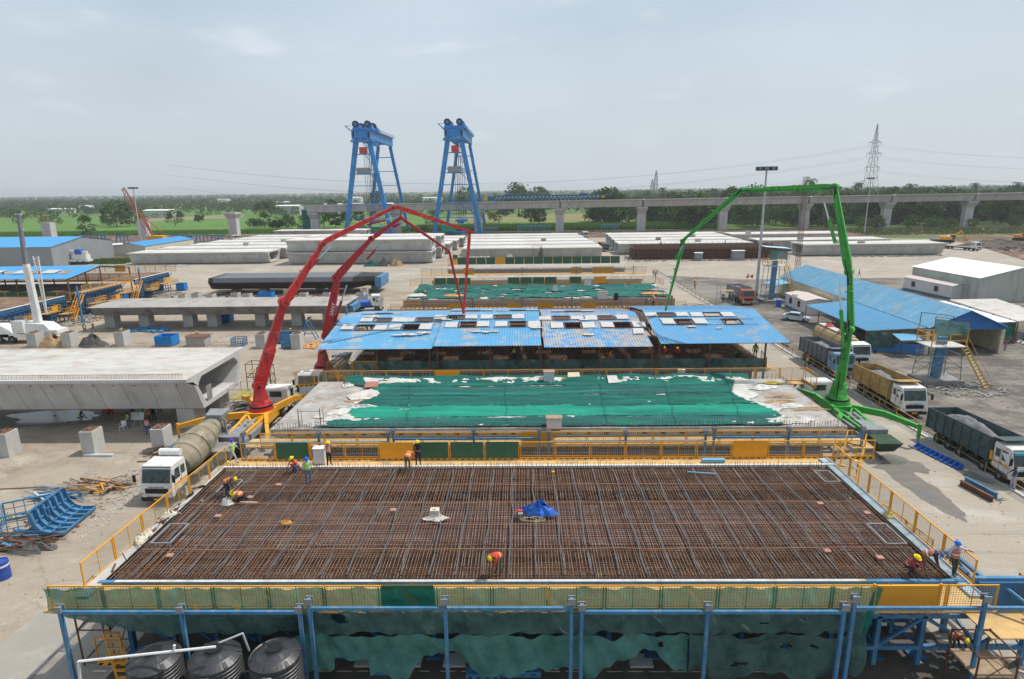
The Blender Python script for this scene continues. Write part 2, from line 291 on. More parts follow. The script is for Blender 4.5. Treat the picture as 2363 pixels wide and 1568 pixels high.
# ---------------------------------------------------------------- trees
leafs = [mat('leaves_dark', (.028,.068,.014), .8, v=.45, sc=.6, rnd=.25, trans=.2), mat('leaves_mid', (.045,.100,.020), .8, v=.4, sc=.6, rnd=.25, trans=.2), mat('leaves_light', (.070,.145,.028), .8, v=.35, sc=.6, rnd=.2, trans=.2)]
bark = mat('bark', (.12,.09,.065), .9, v=.3, sc=3)
def quads_mesh(name, C, S, m, flat=.0):
    n = len(C); nrm = rng.normal(size=(n,3)); nrm[:,2] += flat; nrm /= np.linalg.norm(nrm, axis=1)[:,None]
    a = np.cross(nrm, rng.normal(size=(n,3))); a /= np.linalg.norm(a, axis=1)[:,None]; u = np.cross(nrm, a)
    a = a*S[:,None]; u = u*S[:,None]*.7
    V = np.stack([C-a*.9-u*.5, C+a*.3-u, C+a-u*.1+0*u, C+a*.1+u, C-a*.8+u*.6], 1).reshape(-1,3)
    me = bpy.data.meshes.new(name); me.vertices.add(n*5); me.vertices.foreach_set('co', V.ravel()); me.loops.add(n*5); me.loops.foreach_set('vertex_index', np.arange(n*5)); me.polygons.add(n)
    me.polygons.foreach_set('loop_start', np.arange(n)*5); me.polygons.foreach_set('loop_total', np.full(n,5)); me.update(calc_edges=True); me.materials.append(m); return me
def crown_pts(h, w, n, k, base=.25):
    cs = []
    for i in range(k):
        t = random.random()**.8; zz = h*(base+(1-base)*t*.93); rr = w*.5*sqrt(max(.06, 1-((t-.38)/.66)**2))*random.uniform(.45,1); th = random.random()*6.28
        cs.append((rr*cos(th), rr*sin(th), zz, random.uniform(.13,.23)*w))
    cs = np.array(cs); idx = rng.integers(0, k, n); d = rng.normal(size=(n,3)); d /= np.linalg.norm(d, axis=1)[:,None]; r = rng.random(n)**.35
    return cs[idx,:3]+d*(r*cs[idx,3])[:,None]*np.array([1,1,.75])
TREES = []
for i in range(9):
    h = random.uniform(9, 13); w = h*random.uniform(.75,1.15); m = leafs[i % 3]
    P = crown_pts(h, w, 900, 26, .12 if i % 2 else .22); cm = quads_mesh('crown', P, rng.uniform(.28,.62,len(P)), m, .6)
    tb = B(bark); tb.cyl((0,0,-.2),(.1,0,h*.45), .28, 7, .16)
    for j in range(4):
        th = j*1.6+random.random(); tb.cyl((.05,0,h*.25+.4*j),(cos(th)*w*.25, sin(th)*w*.25, h*.6), .13, 5, .05)
    TREES.append((tb.mesh('trunk'), cm, h))
PALMS = []
for i in range(4):
    h = random.uniform(10, 14); tb = B(bark); x = random.uniform(-.8,.8); tb.cyl((0,0,-.2),(x*.4,0,h*.5),.22,7,.17).cyl((x*.4,0,h*.5),(x,0,h),.17,7,.13)
    cb = B(mat('palm_leaves', (.055,.095,.03), .7, v=.3, sc=1, rnd=.2, trans=.2))
    for j in range(17):
        th = j*2.4+random.random()*.5; el = random.uniform(-.3,1.1); Lf = random.uniform(2.8,3.8); p = Vector((x,0,h))
        for q in range(6):
            d = Vector((cos(th)*cos(el), sin(th)*cos(el), sin(el))); p2 = p+d*Lf/6; sd = Vector((-sin(th), cos(th), 0)); wd = .75*(1-abs(q-2)/5.)
            for sgn in (-1,1):
                t = sd*sgn*wd+d*.3-Vector((0,0,.35*wd)); cb.add([p, p+d*.3, p+t+d*.1, p+t*.9], [(0,1,2,3)]); cb.add([p+d*.35, p+d*.6, p+t+d*.55, p+t*.9+d*.4], [(0,1,2,3)])
            p = p2; el -= .33
    PALMS.append((tb.mesh('trunk'), cb.mesh('crown'), h))
NT = [0]; TL = []
def tree(x, y, sc, kind, label, group, var=None):
    T = random.choice(PALMS if kind == 'palm' else (TREES if var is None else [TREES[var]]))
    t = thing('palm_tree' if kind == 'palm' else 'tree', label, 'tree', (x,y,0), random.random()*6.28, group); t.scale = (sc,sc,sc*random.uniform(.9,1.1)); inst(T[0], t, (0,0,0)); inst(T[1], t, (0,0,0)); NT[0] += 1; TL.append(t)
FT = []
for px, py, s in [(270,524,1.5),(250,520,1.2),(300,522,1.2),(405,522,1.0),(460,512,.9),(610,505,1.3),(626,500,1.1),(748,524,1.25),(720,527,.9),(775,526,1.0),(800,520,1.2),(830,515,1.0),(1000,520,.8),(1225,522,1.3),(1245,520,1.1),(1140,515,1.0),(170,548,.8),(40,505,.7),(195,490,.7),(240,492,.8),(20,480,.9),(60,482,.9),(100,484,.9),(270,482,1),(452,476,.9),(590,480,1.),(1160,500,1.2),(1175,495,1.)]:
    p = at(px, py); tree(p.x, max(p.y,322), s, 'b', 'bushy green field tree', 'field trees beyond the yard'); FT.append((px, TL[-1]))
ORDN = 'first second third fourth fifth sixth seventh eighth ninth tenth eleventh twelfth thirteenth fourteenth fifteenth sixteenth seventeenth eighteenth nineteenth twentieth twenty-first twenty-second twenty-third twenty-fourth twenty-fifth twenty-sixth twenty-seventh twenty-eighth twenty-ninth thirtieth'.split()
for k_, (q_, t_) in enumerate(sorted(FT, key=lambda a: a[0])): t_['label'] = f'bushy green tree in the open fields behind the yard, {ORDN[k_]} from the left'
for px, py, s in [(583,527,.5),(596,527,.55),(612,526,.6),(628,527,.5),(645,527,.5),(660,526,.6),(673,528,.55),(640,524,.6),(700,530,.5)]:
    p = at(px, py); tree(p.x, p.y, s*1.3, 'b', 'young tree', 'young trees in a row left of the viaduct'); TL[-1]['label'] = f'small young tree at the field edge left of the viaduct end, {ORDN[sorted([583,596,612,628,645,660,673,640,700]).index(px)]} from the left'
for i in range(118):      # dense grove behind the viaduct, right half
    x = 50+random.random()*330; y = 328+random.random()**1.4*80+max(0,(90-x))*.7
    if x < 95 and y < 370: y += 30
    tree(x, y, random.uniform(1.1,1.7), 'b', 'dense dark green tree in the grove behind the right half of the viaduct', 'grove behind the right half of the viaduct')
for i in range(22):
    x = 150+random.random()*190; tree(x, 296+random.random()*14-(x-150)*.10, random.uniform(.45,.8), 'b', 'light green bush at the foot of the viaduct piers on the right', 'bushes at the foot of the right piers', 2)
for i in range(46):
    x = 70+random.random()*500; tree(x, 400+random.random()*150, random.uniform(1.35,1.8), 'palm', 'tall coconut palm rising above the grove behind the viaduct', 'coconut palms above the grove')
for i in range(60):
    x = 60+random.random()*600; tree(x, 420+random.random()*200, random.uniform(1.2,1.6), 'b', 'hazy grey green tree of the second belt behind the viaduct', 'second belt of trees behind the viaduct')
for px, py, s in [(1185,466,2.0),(1197,466,2.2),(1243,464,2.2),(1255,464,2.0),(870,462,1.7),(1075,462,2.0),(765,462,1.5)]:
    d = 620; r = ray(px, 470); p = CAM+r*(d/r.y); tree(p.x, p.y, s, 'b', 'tall tree', 'tall trees standing out of the far treeline'); TL[-1]['label'] = f'tall tree standing out above the far treeline, {ORDN[sorted([1185,1197,1243,1255,870,1075,765]).index(px)]} from the left'
# far woods as one mass
pts = []; sz = []
def add_wood(x0, x1, y0, y1, n, hh):
    for i in range(n):
        y = y0+(y1-y0)*random.random()**.8; x = random.uniform(x0, x1)*((y/y1*.75+.25) if y0 > 480 else 1.); h = hh*random.uniform(.6,1.15); w = h*random.uniform(.8,1.3)
        k = 150 if y < 480 else 60 if y < 1000 else 30 if y < 1800 else 16
        d = rng.normal(size=(k,3)); d /= np.linalg.norm(d, axis=1)[:,None]; P = d*np.array([w*.5,w*.5,h*.42])*rng.uniform(.6,1,(k,1))+np.array([x,y,h*.55]); pts.append(P); sz.append(np.full(k, h*.055 if y < 480 else h*.09 if y < 1000 else h*.14 if y < 1800 else h*.2))
add_wood(-1600, 100, 640, 1300, 1300, 9); add_wood(-2600, 600, 900, 2200, 2600, 12); add_wood(200, 1400, 560, 1200, 900, 15); add_wood(-300, 500, 620, 1100, 420, 11); add_wood(-4500, 4500, 2000, 5200, 2600, 15); add_wood(300,3000,900,2200,900,17); add_wood(-900,-300,420,620,60,7); add_wood(85,480,350,480,620,15); add_wood(95,520,327,350,300,6); add_wood(150,900,430,640,500,19); add_wood(330,700,260,420,260,12); add_wood(-260,60,560,640,70,9); add_wood(-1300,-200,560,1000,420,9)
P = np.concatenate(pts); S = np.concatenate(sz); half = rng.random(len(P)) < .5
for h_, m_ in ((half, leafs[0]), (~half, leafs[1])):
    o = bpy.data.objects.new('far_woodland', quads_mesh('far_woodland', P[h_], S[h_], m_, .5)); COL.objects.link(o); o['kind'] = 'stuff'; tag(o, 'hazy dark green woodland running along the horizon behind the fields', 'woodland', 'far woodland')
# sugar cane / tall grass strip
def blades(name, n, poly, h, m, label, cat):
    x0, x1, y0, y1 = poly; X = rng.uniform(x0, x1, n); Y = rng.uniform(y0, y1, n); H = rng.uniform(.6,1,n)*h; th = rng.uniform(0,6.28,n); w = .35*h/2.5; lean = rng.normal(size=(n,2))*.25*h
    A = np.stack([X-w*np.cos(th), Y-w*np.sin(th), X*0], 1); C_ = np.stack([X+w*np.cos(th), Y+w*np.sin(th), X*0], 1); T = np.stack([X+lean[:,0], Y+lean[:,1], H], 1)
    V = np.stack([A, C_, T], 1).reshape(-1,3); me = bpy.data.meshes.new(name); me.vertices.add(3*n); me.vertices.foreach_set('co', V.ravel()); me.loops.add(3*n); me.loops.foreach_set('vertex_index', np.arange(3*n)); me.polygons.add(n)
    me.polygons.foreach_set('loop_start', np.arange(n)*3); me.polygons.foreach_set('loop_total', np.full(n,3)); me.update(calc_edges=True); me.materials.append(m)
    o = bpy.data.objects.new(name, me); COL.objects.link(o); o['kind'] = 'stuff'; tag(o, label, cat); return o
cane = mat('sugar_cane_leaves', (.10,.20,.04), .8, v=.3, sc=.3, trans=.3, world=True)
blades('sugar_cane', 42000, (-62,112,322,352), 3.2, cane, 'tall bright green sugar cane behind the middle viaduct pier', 'crop')
blades('sugar_cane', 26000, (-330,-66,322,352), 1.6, cane, 'green crop rows on the left edge of the yard', 'crop')
blades('sugar_cane', 9000, (160,330,262,300), 1.2, mat('weeds', (.07,.13,.03), .85, v=.3, sc=.4, trans=.3, world=True), 'green weeds below the viaduct at the right', 'weeds')
blades('weeds', 5000, (-165,-132,176,192), .9, MATS['weeds'], 'green weeds beside the blue roofed site office at the left', 'weeds')

slab_conc = mat('slab_concrete', (.36,.345,.32), .88, v=.16, sc=1.6, dirt=[(.25,.235,.215),(.30,.22,.16),(.45,.43,.41)], dsc=.3, dp=(.50,.66), bump=.2)
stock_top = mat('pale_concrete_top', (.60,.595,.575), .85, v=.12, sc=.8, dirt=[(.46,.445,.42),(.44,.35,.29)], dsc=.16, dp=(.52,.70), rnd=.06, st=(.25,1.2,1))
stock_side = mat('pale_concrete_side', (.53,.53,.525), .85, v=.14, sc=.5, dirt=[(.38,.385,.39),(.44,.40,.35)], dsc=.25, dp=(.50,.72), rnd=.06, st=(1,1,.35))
# ---------------------------------------------------------------- box girders
PR_O = [(0,3.35),(0,3.65),(12.2,3.65),(12.2,3.35),(11.1,3.05),(9.8,0),(2.4,0),(1.1,3.05)]
PR_I = [(2.1,2.75),(2.7,3.2),(9.5,3.2),(10.1,2.75),(10.3,2.4),(9.2,.45),(3.0,.45),(1.9,2.4)]
def girder_mb(Lx, top=stock_top, side=stock_side, holes=True):
    b = B(side); n = 8
    for pr, flip in ((PR_O, 0), (PR_I, 1)):
        V = [(0,y,z) for y,z in pr]+[(Lx,y,z) for y,z in pr]
        for i in range(n):
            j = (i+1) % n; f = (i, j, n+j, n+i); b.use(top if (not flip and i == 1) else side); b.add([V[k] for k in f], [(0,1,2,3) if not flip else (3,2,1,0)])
    b.use(side)
    for x in (0, Lx):
        V = [(x,y,z) for y,z in PR_O]+[(x,y,z) for y,z in PR_I]; b.add(V, [(i, (i+1) % n, n+(i+1) % n, n+i) for i in range(n)])
    b.box(Lx*.5-.2, 3.2, .45, Lx*.5+.2, 9.0, 3.2)                       # inner diaphragm
    return b
def girder_extra(g, Lx, bars=300, holes=True):
    f = B(rust)
    for i in range(bars):
        x = .3+(Lx-.6)*i/bars; h = random.uniform(.35,.5)
        f.bar((x,.25,3.65),(x+random.uniform(-.03,.03),.25,3.65+h),.03); f.bar((x,11.95,3.65),(x,11.95,3.65+h),.03)
    f.build('starter_bars', g, world=False, kind='stuff')
    if holes:
        f = B(black)
        for i in range(23): f.box(1+i*2,1.15,2.55,1.16+i*2,1.45,2.68)
        f.build('vent_hole', g, world=False, kind='stuff')
    bl = B(concrete); bl.box(3,3.4,-.22,3.8,4.4,-.004); blm = bl.mesh('bearing_block')
    for x, y in ((0,0),(0,5),(Lx-7,0),(Lx-7,5)): inst(blm, g, (x,y,0))
def make_girder(label, Lx=46.):
    g = thing('box_girder', label, 'bridge girder', (0,0,0)); girder_mb(Lx).build('girder_body', g, world=False); girder_extra(g, Lx, 150)
    return g
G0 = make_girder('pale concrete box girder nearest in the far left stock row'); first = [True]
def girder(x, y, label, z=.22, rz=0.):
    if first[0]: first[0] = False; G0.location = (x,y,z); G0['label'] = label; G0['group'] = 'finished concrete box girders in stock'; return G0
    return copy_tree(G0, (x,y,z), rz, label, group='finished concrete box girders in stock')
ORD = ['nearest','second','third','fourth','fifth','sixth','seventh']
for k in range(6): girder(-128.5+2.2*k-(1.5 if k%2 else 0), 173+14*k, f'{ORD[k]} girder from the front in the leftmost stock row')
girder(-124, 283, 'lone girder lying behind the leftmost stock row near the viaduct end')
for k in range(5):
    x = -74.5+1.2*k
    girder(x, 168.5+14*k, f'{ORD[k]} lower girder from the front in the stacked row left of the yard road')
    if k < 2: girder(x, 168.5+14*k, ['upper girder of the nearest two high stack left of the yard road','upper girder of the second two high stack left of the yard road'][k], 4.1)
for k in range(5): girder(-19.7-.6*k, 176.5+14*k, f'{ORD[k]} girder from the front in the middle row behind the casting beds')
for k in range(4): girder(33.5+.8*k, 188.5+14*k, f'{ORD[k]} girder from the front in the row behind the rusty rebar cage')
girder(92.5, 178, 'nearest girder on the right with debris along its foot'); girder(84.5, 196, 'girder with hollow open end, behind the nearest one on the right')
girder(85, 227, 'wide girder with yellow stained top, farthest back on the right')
# loose concrete blocks on the girder tops
bm = B(concrete_top); bm.box(-.9,-.6,0,.9,.6,1.1); bmm = bm.mesh('block'); k = 0; BK = []
for x, y, z in [(-100,198,3.88),(-92,213,3.88),(-85,229,3.88),(-78,243,3.88),(-60,184,7.75),(8,204,3.88),(50,203,3.88),(66,216,3.88),(62,194,3.88),(100,199,3.88),(104,181,3.88),(92,229,3.88),(112,181,3.88)]:
    o = bpy.data.objects.new('concrete_block', bmm); COL.objects.link(o); o.location = (x,y,z); k += 1
    tag(o, f'small pale concrete block lying on a girder top, number {["one","two","three","four","five","six","seven","eight","nine","ten","eleven","twelve","thirteen"][k-1]} from the left along the stock rows', 'block', 'concrete blocks on the girder tops')
    BK.append((x/(y+26), o))
for k_, (q_, o_) in enumerate(sorted(BK, key=lambda a: a[0])): o_['label'] = f'small pale concrete block resting on a stored girder top, {ORDN[k_]} such block from the left'
# rusty reinforcement cage on scaffold
cg = thing('rebar_cage', 'long rusty brown girder reinforcement cage standing on a scaffold frame', 'rebar cage', (33,172,0))
b = B(rust)
for i in range(150):
    x = 36+46*i/150; b.bar((x,172.4,3.9),(x,184,3.9),.07); b.bar((x,174,.3),(x,174,3.9),.06); b.bar((x,174,.3),(x,182,.3),.06)
for i in range(26): b.bar((36,172.4+i*.46,3.96),(82,172.4+i*.46,3.96),.07)
for i in range(9): b.bar((36,174,.3+i*.42),(82,174,.3+i*.42),.06)
b.build('cage_bars', cg, kind='stuff')
b = B(conc_dark); b.box(36,174.6,.0,82,182,3.2); b.mats=[mat('dark_timber',(.06,.045,.038),.9,v=.5,sc=.5)]; b.build('inner_form', cg)  # plain dark brown box filling the inside of the cage
b = B(rust)
for i in range(40):
    x = 33+52*i/39; 
    for y in (171.6,173): b.bar((x,y,0),(x,y,3.6 if 3<i<38 else 3),.08)
    b.bar((x,171.6,3.4),(x,173,3.4),.07)
for z in (1.2,2.4,3.4): b.bar((33,171.6,z),(85,171.6,z),.07); b.bar((33,173,z),(85,173,z),.07)
b.build('scaffold', cg, kind='stuff')
b = B(rust); b.bar((36,184,4.0),(82,184,4.0),.06); b.bar((36,184,4.9),(82,184,4.9),.05)
for i in range(24): b.bar((36+2*i,184,3.9),(36+2*i,184,4.9),.05)
b.build('handrail', cg)
# ---------------------------------------------------------------- viaduct
def vz(x): return 16.2+.0053*x
px0 = [-111.5+44*k for k in range(12)]
for k in range(12):
    x = px0[k]; y = 312.5+.018*x; zt = vz(x)-3.75
    if k: zt = vz(x)-3.75
    p = thing('viaduct_pier', f'concrete viaduct pier with flared cap, {ORD[k] if k<7 else ["eighth","ninth","tenth","eleventh","twelfth"][k-7]} from the left end of the deck', 'bridge pier', (x,y,0), 0, 'piers under the viaduct deck')
    b = B(stock_side); w = 2.1
    b.hull([(-w,-1.6,-.3),(w,-1.6,-.3),(w,1.6,-.3),(-w,1.6,-.3)],[(-w,-1.6,zt-3.6),(w,-1.6,zt-3.6),(w,1.6,zt-3.6),(-w,1.6,zt-3.6)]).build('shaft', p, world=False)
    b = B(stock_side); b.hull([(-w,-1.6,zt-3.59),(w,-1.6,zt-3.59),(w,1.6,zt-3.59),(-w,1.6,zt-3.59)],[(-2.7,-3.6,zt-.9),(2.7,-3.6,zt-.9),(2.7,3.6,zt-.9),(-2.7,3.6,zt-.9)]); b.box(-2.75,-3.7,zt-.895,2.75,3.7,zt-.1); b.build('cap', p, world=False)
for k in range(11):
    x0 = px0[k]+(.5 if k else -2.5); x1 = px0[k+1]-.5; y = 312.5+.018*x0-6.1
    g = thing('viaduct_span', f'grey box girder span of the viaduct deck, {ORD[k] if k<7 else ["eighth","ninth","tenth","eleventh"][k-7]} from its left end', 'bridge span', (x0,y,vz(x0)-3.65), 0, 'spans of the viaduct deck')
    g.rotation_euler = (0,-.0053,.018)
    girder_mb(x1-x0).build('girder_body', g, world=False)
    f = B(rust)
    for i in range(60): f.bar((.3+i*.73,.2,3.65),(.3+i*.73,.2,4.3),.05)
    f.build('starter_bars', g, world=False, kind='stuff')
    f = B(concrete_top); f.box(0,-.06,3.40,x1-x0,-.003,3.85); f.build('edge_beam', g, world=False)
for k, (px, lab) in enumerate([(505,'capped'),(318,'bare'),(130,'bare')]):
    x = -155.5-44*k; y = 312.5+.018*x; 
    p = thing('viaduct_pier', ['free standing concrete pier with flared cap left of the deck end','unfinished square pier beside the red lattice crane','unfinished square pier at the far left behind the blue roofed warehouse'][k], 'bridge pier', (x,y-8*k,0), 0, 'piers standing without a deck')
    zt = 12.2 if k == 0 else 8.9; w = 2.3
    b = B(stock_side); b.hull([(-w,-2,-.3),(w,-2,-.3),(w,2,-.3),(-w,2,-.3)],[(-w,-2,zt-(3 if k==0 else 0)),(w,-2,zt-(3 if k==0 else 0)),(w,2,zt-(3 if k==0 else 0)),(-w,2,zt-(3 if k==0 else 0))]).build('shaft', p, world=False)
    if k == 0:
        b = B(stock_side); b.hull([(-w,-2,9.21),(w,-2,9.21),(w,2,9.21),(-w,2,9.21)],[(-3.2,-3.6,11.4),(3.2,-3.6,11.4),(3.2,3.6,11.4),(-3.2,3.6,11.4)]); b.box(-3.3,-3.7,11.4,3.3,3.7,12.2); b.build('cap', p, world=False)
    b = B(rust)
    for i in range(16):
        for j in (-1.8,1.8): b.bar((-2.1+i*.28,j,zt),(-2.1+i*.28,j,zt+(1.2 if k==0 else 3.2)),.07)
    b.build('rebar', p, world=False, kind='stuff')
# blue many wheeled girder transporter on the deck
x0 = -18.; x1 = 41.; tz = vz(10)
t = thing('girder_transporter', 'long blue many wheeled girder transporter parked on the viaduct deck', 'transporter', (x0,309,tz), 0)
b = B(form_blue); b.box(x0+4,310,tz+2.1,x1,311.4,tz+3.1); b.box(x0+4,314,tz+2.1,x1,315.4,tz+3.1); b.box(x1,311,tz+2.6,x1+7,313,tz+3.0); b.build('main_beam', t)
b = B(form_blue); b.box(0,0,1.15,.9,1.4,2.6); b.hull([(-.1,.2,.6),(.9,.2,.6),(.9,1.2,.6),(-.1,1.2,.6)],[(.3,.2,1.6),(.9,.2,1.6),(.9,1.2,1.6),(.3,1.2,1.6)]); arm = b.mesh('wheel_bogie')
b = B(rubber); b.cyl((.45,-.1,.62),(.45,.35,.62),.62,14); b.use(MATS['form_blue'] if 'form_blue' in MATS else form_blue); b.cyl((.45,-.13,.62),(.45,-.08,.62),.28,8); wh = b.mesh('wheel')
for i in range(27):
    a_ = inst(arm, t, (4.6+i*2.05,0,0)); inst(wh, a_, (0,0,0))
b = B(mat('pale_blue_marking', (.45,.62,.75), .6)); b.box(0,-.03,2.0,.7,0,2.5); lm = b.mesh('marker_plate')
for i in range(27): inst(lm, t, (4.65+i*2.05,-.002,.0))
b = B(form_blue); b.box(x0,309,tz+.6,x0+4,315,tz+2.8); b.build('end_frame', t)
b = B(green_m); b.box(x0+2.9,309.5,tz+3.1,x0+5.1,312,tz+4.3); b.build('generator', t)
b = B(orange); b.use(yellow); b.box(x1+1.5,309,tz+1.6,x1+3,310.5,tz+2.5); b.build('driver_cab', t); b = B(yellow); b.box(x0-2,309,tz+.8,x0-.3,311,tz+2.6); b.build('driver_cab', t)
b = B(form_blue); b.box(x0+9,310,tz+3.12,x0+12.5,315,tz+3.9); b.box(x0+49,310,tz+3.12,x0+53,315,tz+3.9); b.build('support_saddle', t)
# ---------------------------------------------------------------- gantry cranes
def gantry():
    X, Y, Y2 = -33.5, 299., 350.
    t = thing('gantry_crane', 'tall blue gantry crane, the right one of the pair, spanning the viaduct', 'gantry crane', (X,Y,0), 0, 'blue gantry cranes over the viaduct')
    legs = {}
    for s in (-1, 1):
        for y, nm, w0, w1, dx, z in ((Y,'leg',2.3,1.9,12.,47.),(Y2,'leg',1.7,1.5,11.6,48.)):
            top = Vector((X+s*3.5,y,z)); bot = Vector((X+s*dx,y,.8)); legs[(s,y)] = (top, bot)
            b = B(crane_blue); b.bar(bot, top, w1, w1, w0, w0, up=(0,1,0))
            for f in (.33,.66): q = bot.lerp(top, f); b.bar(q-Vector((0,0,.2)), q+Vector((0,0,.2)), w1*1.45)
            b.build(nm, t)
    for y in (Y, Y2):
        b = B(crane_blue); b.box(X-14,y-1,.35,X+13.5,y+1,1.5); b.build('sill_beam', t)
        b = B(black)
        for x in (-13,-11,-9,9,11,12.5): b.cyl((X+x,y-.3,.4),(X+x,y+.3,.4),.4,10)
        b.build('rail_wheels', t)
    for s in (-1, 1):
        b = B(crane_blue); b.box(X+s*3.9-.9, Y-3, 48.2, X+s*3.9+.9, Y2+2, 52.6); b.build('main_beam', t)
        b = B(black); b.box(X+s*3.9-.45, Y-3.05, 48.9, X+s*3.9+.45, Y-3.005, 51.9); b.build('beam_opening', t)
        b = B(crane_blue)
        for i in range(6): b.box(X+s*3.9+s*.9, Y+2+i*9, 48.2, X+s*3.9+s*1.0, Y+2.25+i*9, 52.6)
        b.build('stiffener', t, kind='stuff')
    b = B(crane_blue); b.box(X-2.98,Y-1.5,48.6,X+2.98,Y,52.4); b.box(X-5.6,Y-2.6,46.9,X+5.8,Y+1.6,47.9); b.box(X-2.98,Y2-1,49,X+2.98,Y2,52.2); b.build('end_tie', t)
    b = B(crane_blue); b.box(X-6,Y-3.2,52.62,X-4.9,Y2+2,52.8); b.box(X+4.9,Y-3.2,52.62,X+6,Y2+2,52.8)
    for i in range(28): b.bar((X+6,Y+i*2,52.8),(X+6,Y+i*2,54.0),.09)
    b.bar((X+6,Y,54.0),(X+6,Y2,54.0),.09); b.bar((X+6,Y,53.4),(X+6,Y2,53.4),.07); b.bar((X-5.3,Y-3,52.7),(X-7.5,Y-4,54.6),.4); b.bar((X-7.5,Y-4,54.6),(X-5,Y-1,54.8),.2); b.build('walkway', t)
    for y in (Y+1, Y+13):
        tr = B(crane_blue); tr.box(X-5.2,y,52.85,X+5.2,y+6,54.2); tr.box(X-4.8,y+.5,54.2,X-1.5,y+4.5,55.4); tr.box(X+1.5,y+.5,54.2,X+4.8,y+4.5,55.4); tr = tr.build('trolley', t)
        for x in (-3.6, 2.6):
            b = B(black); b.cyl((X+x,y+.2,55.9),(X+x,y+2.2,55.9),1.7,18); b.use(crane_blue); b.cyl((X+x,y+.1,55.9),(X+x,y+.18,55.9),.8,12); b.build('rope_drum', tr)
    for (h1, wd) in ((.87,.45),(.70,.35),(.53,.35),(.33,.45),(.17,.4)):
        for y in (Y, Y2):
            a, c = legs[(-1,y)], legs[(1,y)]; b = B(crane_blue); b.bar(a[1].lerp(a[0],h1), c[1].lerp(c[0],h1), wd); b.build('cross_beam', t)
    a, c = legs[(-1,Y)], legs[(1,Y)]
    b = B(crane_blue)
    for h1, h2 in ((.99,.87),(.87,.70),(.70,.53),(.33,.17),(.17,.02)):
        pa = a[1].lerp(a[0],h1).lerp(c[1].lerp(c[0],h1),.55); b.bar(pa, c[1].lerp(c[0],h2+.02), .3)
    b.build('brace', t, kind='stuff')
    b = B(red_m); z = a[1].lerp(a[0],.70).z; q = a[1].lerp(a[0],.87); b.box(X-1.6,Y-2,q.z+.3,X+2.0,Y+.8,q.z+3.4); b.build('operator_cab', t)
    b = B(grey_m); q = a[1].lerp(a[0],.53); b.box(X-3.8,Y-2,q.z+6.0,X+3.0,Y+1,q.z+9.0); b.use(crane_blue); b.box(X-4.6,Y-2.4,q.z+5.6,X+4.6,Y+1.4,q.z+5.98); b.build('control_house', t)
    for i in range(10):
        x = X-.6+(i % 5)*.95; y = Y+3+(i//5)*11
        b = B(black); b.cyl((x,y,8),(x,y,52.9),.09,4); b.build('hoist_rope', t)
    b = B(crane_blue); b.box(X-1.2,Y+2,6.4,X+4.2,Y+15,7.4); b.box(X,Y+3,5.5,X+3,Y+5,6.4); b.build('spreader', t)
    b = B(green_m); b.mats = [mat('generator_green', (.02,.27,.19), .5)]; b.box(X-8,Y-2.6,1.6,X-1.5,Y+.8,5.2); b.build('generator', t)
    # ladder tower beside the right leg
    b = B(crane_blue)
    for i in range(9):
        z = 4+i*4.6; q = legs[(1,Y)]; p = q[1].lerp(q[0], (z-.8)/46.); b.bar((p.x-2.6,Y,z),(p.x-.8,Y,z),.16); b.bar((p.x-2.6,Y,z),(p.x-2.9,Y,z+4.6),.16)
    b.build('ladder', t, kind='stuff')
    return t
g = gantry(); copy_tree(g, (-33.5-47.5,303,0), 0, 'tall blue gantry crane, the left one of the pair, at the deck end side')
# ---------------------------------------------------------------- pylons, wires, masts
pl = thing('electricity_pylon', 'tall grey lattice electricity pylon on the skyline at the right', 'pylon', (0,0,0)); P0 = atp(2008,430,(0,520),(1,520)); P0.z = 0; pl.location = P0
b = B(mat('pylon_steel', (.34,.35,.36), .5)); H = 69.
def lat(b, X, Y, prof, th):
    for (z0,w0),(z1,w1) in zip(prof, prof[1:]):
        for s in ((-1,-1),(1,-1),(1,1),(-1,1)): b.bar((X+s[0]*w0,Y+s[1]*w0,z0),(X+s[0]*w1,Y+s[1]*w1,z1),th)
        n = max(1,int((z1-z0)/(1.6*w0+.5)))
        for i in range(n):
            za = z0+(z1-z0)*i/n; zb = z0+(z1-z0)*(i+1)/n; wa = w0+(w1-w0)*i/n; wb = w0+(w1-w0)*(i+1)/n
            for sy in (-1,1): b.bar((X-wa,Y+sy*wa,za),(X+wb,Y+sy*wb,zb),th*.6); b.bar((X+wa,Y+sy*wa,za),(X-wb,Y+sy*wb,zb),th*.6)
            for sx in (-1,1): b.bar((X+sx*wa,Y-wa,za),(X+sx*wb,Y+wb,zb),th*.6)
            b.bar((X-wb,Y-wb,zb),(X+wb,Y-wb,zb),th*.6)
lat(b, P0.x, P0.y, [(0,7),(28,3.6),(58,1.4),(72,.15)], .26); b.build('tower', pl)
for z, w in ((57,5.),(48,6.2),(37,6.)):
    b = B(MATS['pylon_steel']); 
    for s in (-1,1): b.bar((P0.x,P0.y-1,z),(P0.x+s*w,P0.y,z+.3),.3); b.bar((P0.x,P0.y+1,z+2.5),(P0.x+s*w,P0.y,z+.3),.3); b.bar((P0.x+s*w,P0.y,z+.3),(P0.x+s*w,P0.y,z-2.2),.22)
    b.build('cross_arm', pl)
wm = mat('cable_grey', (.34,.36,.38), .6)
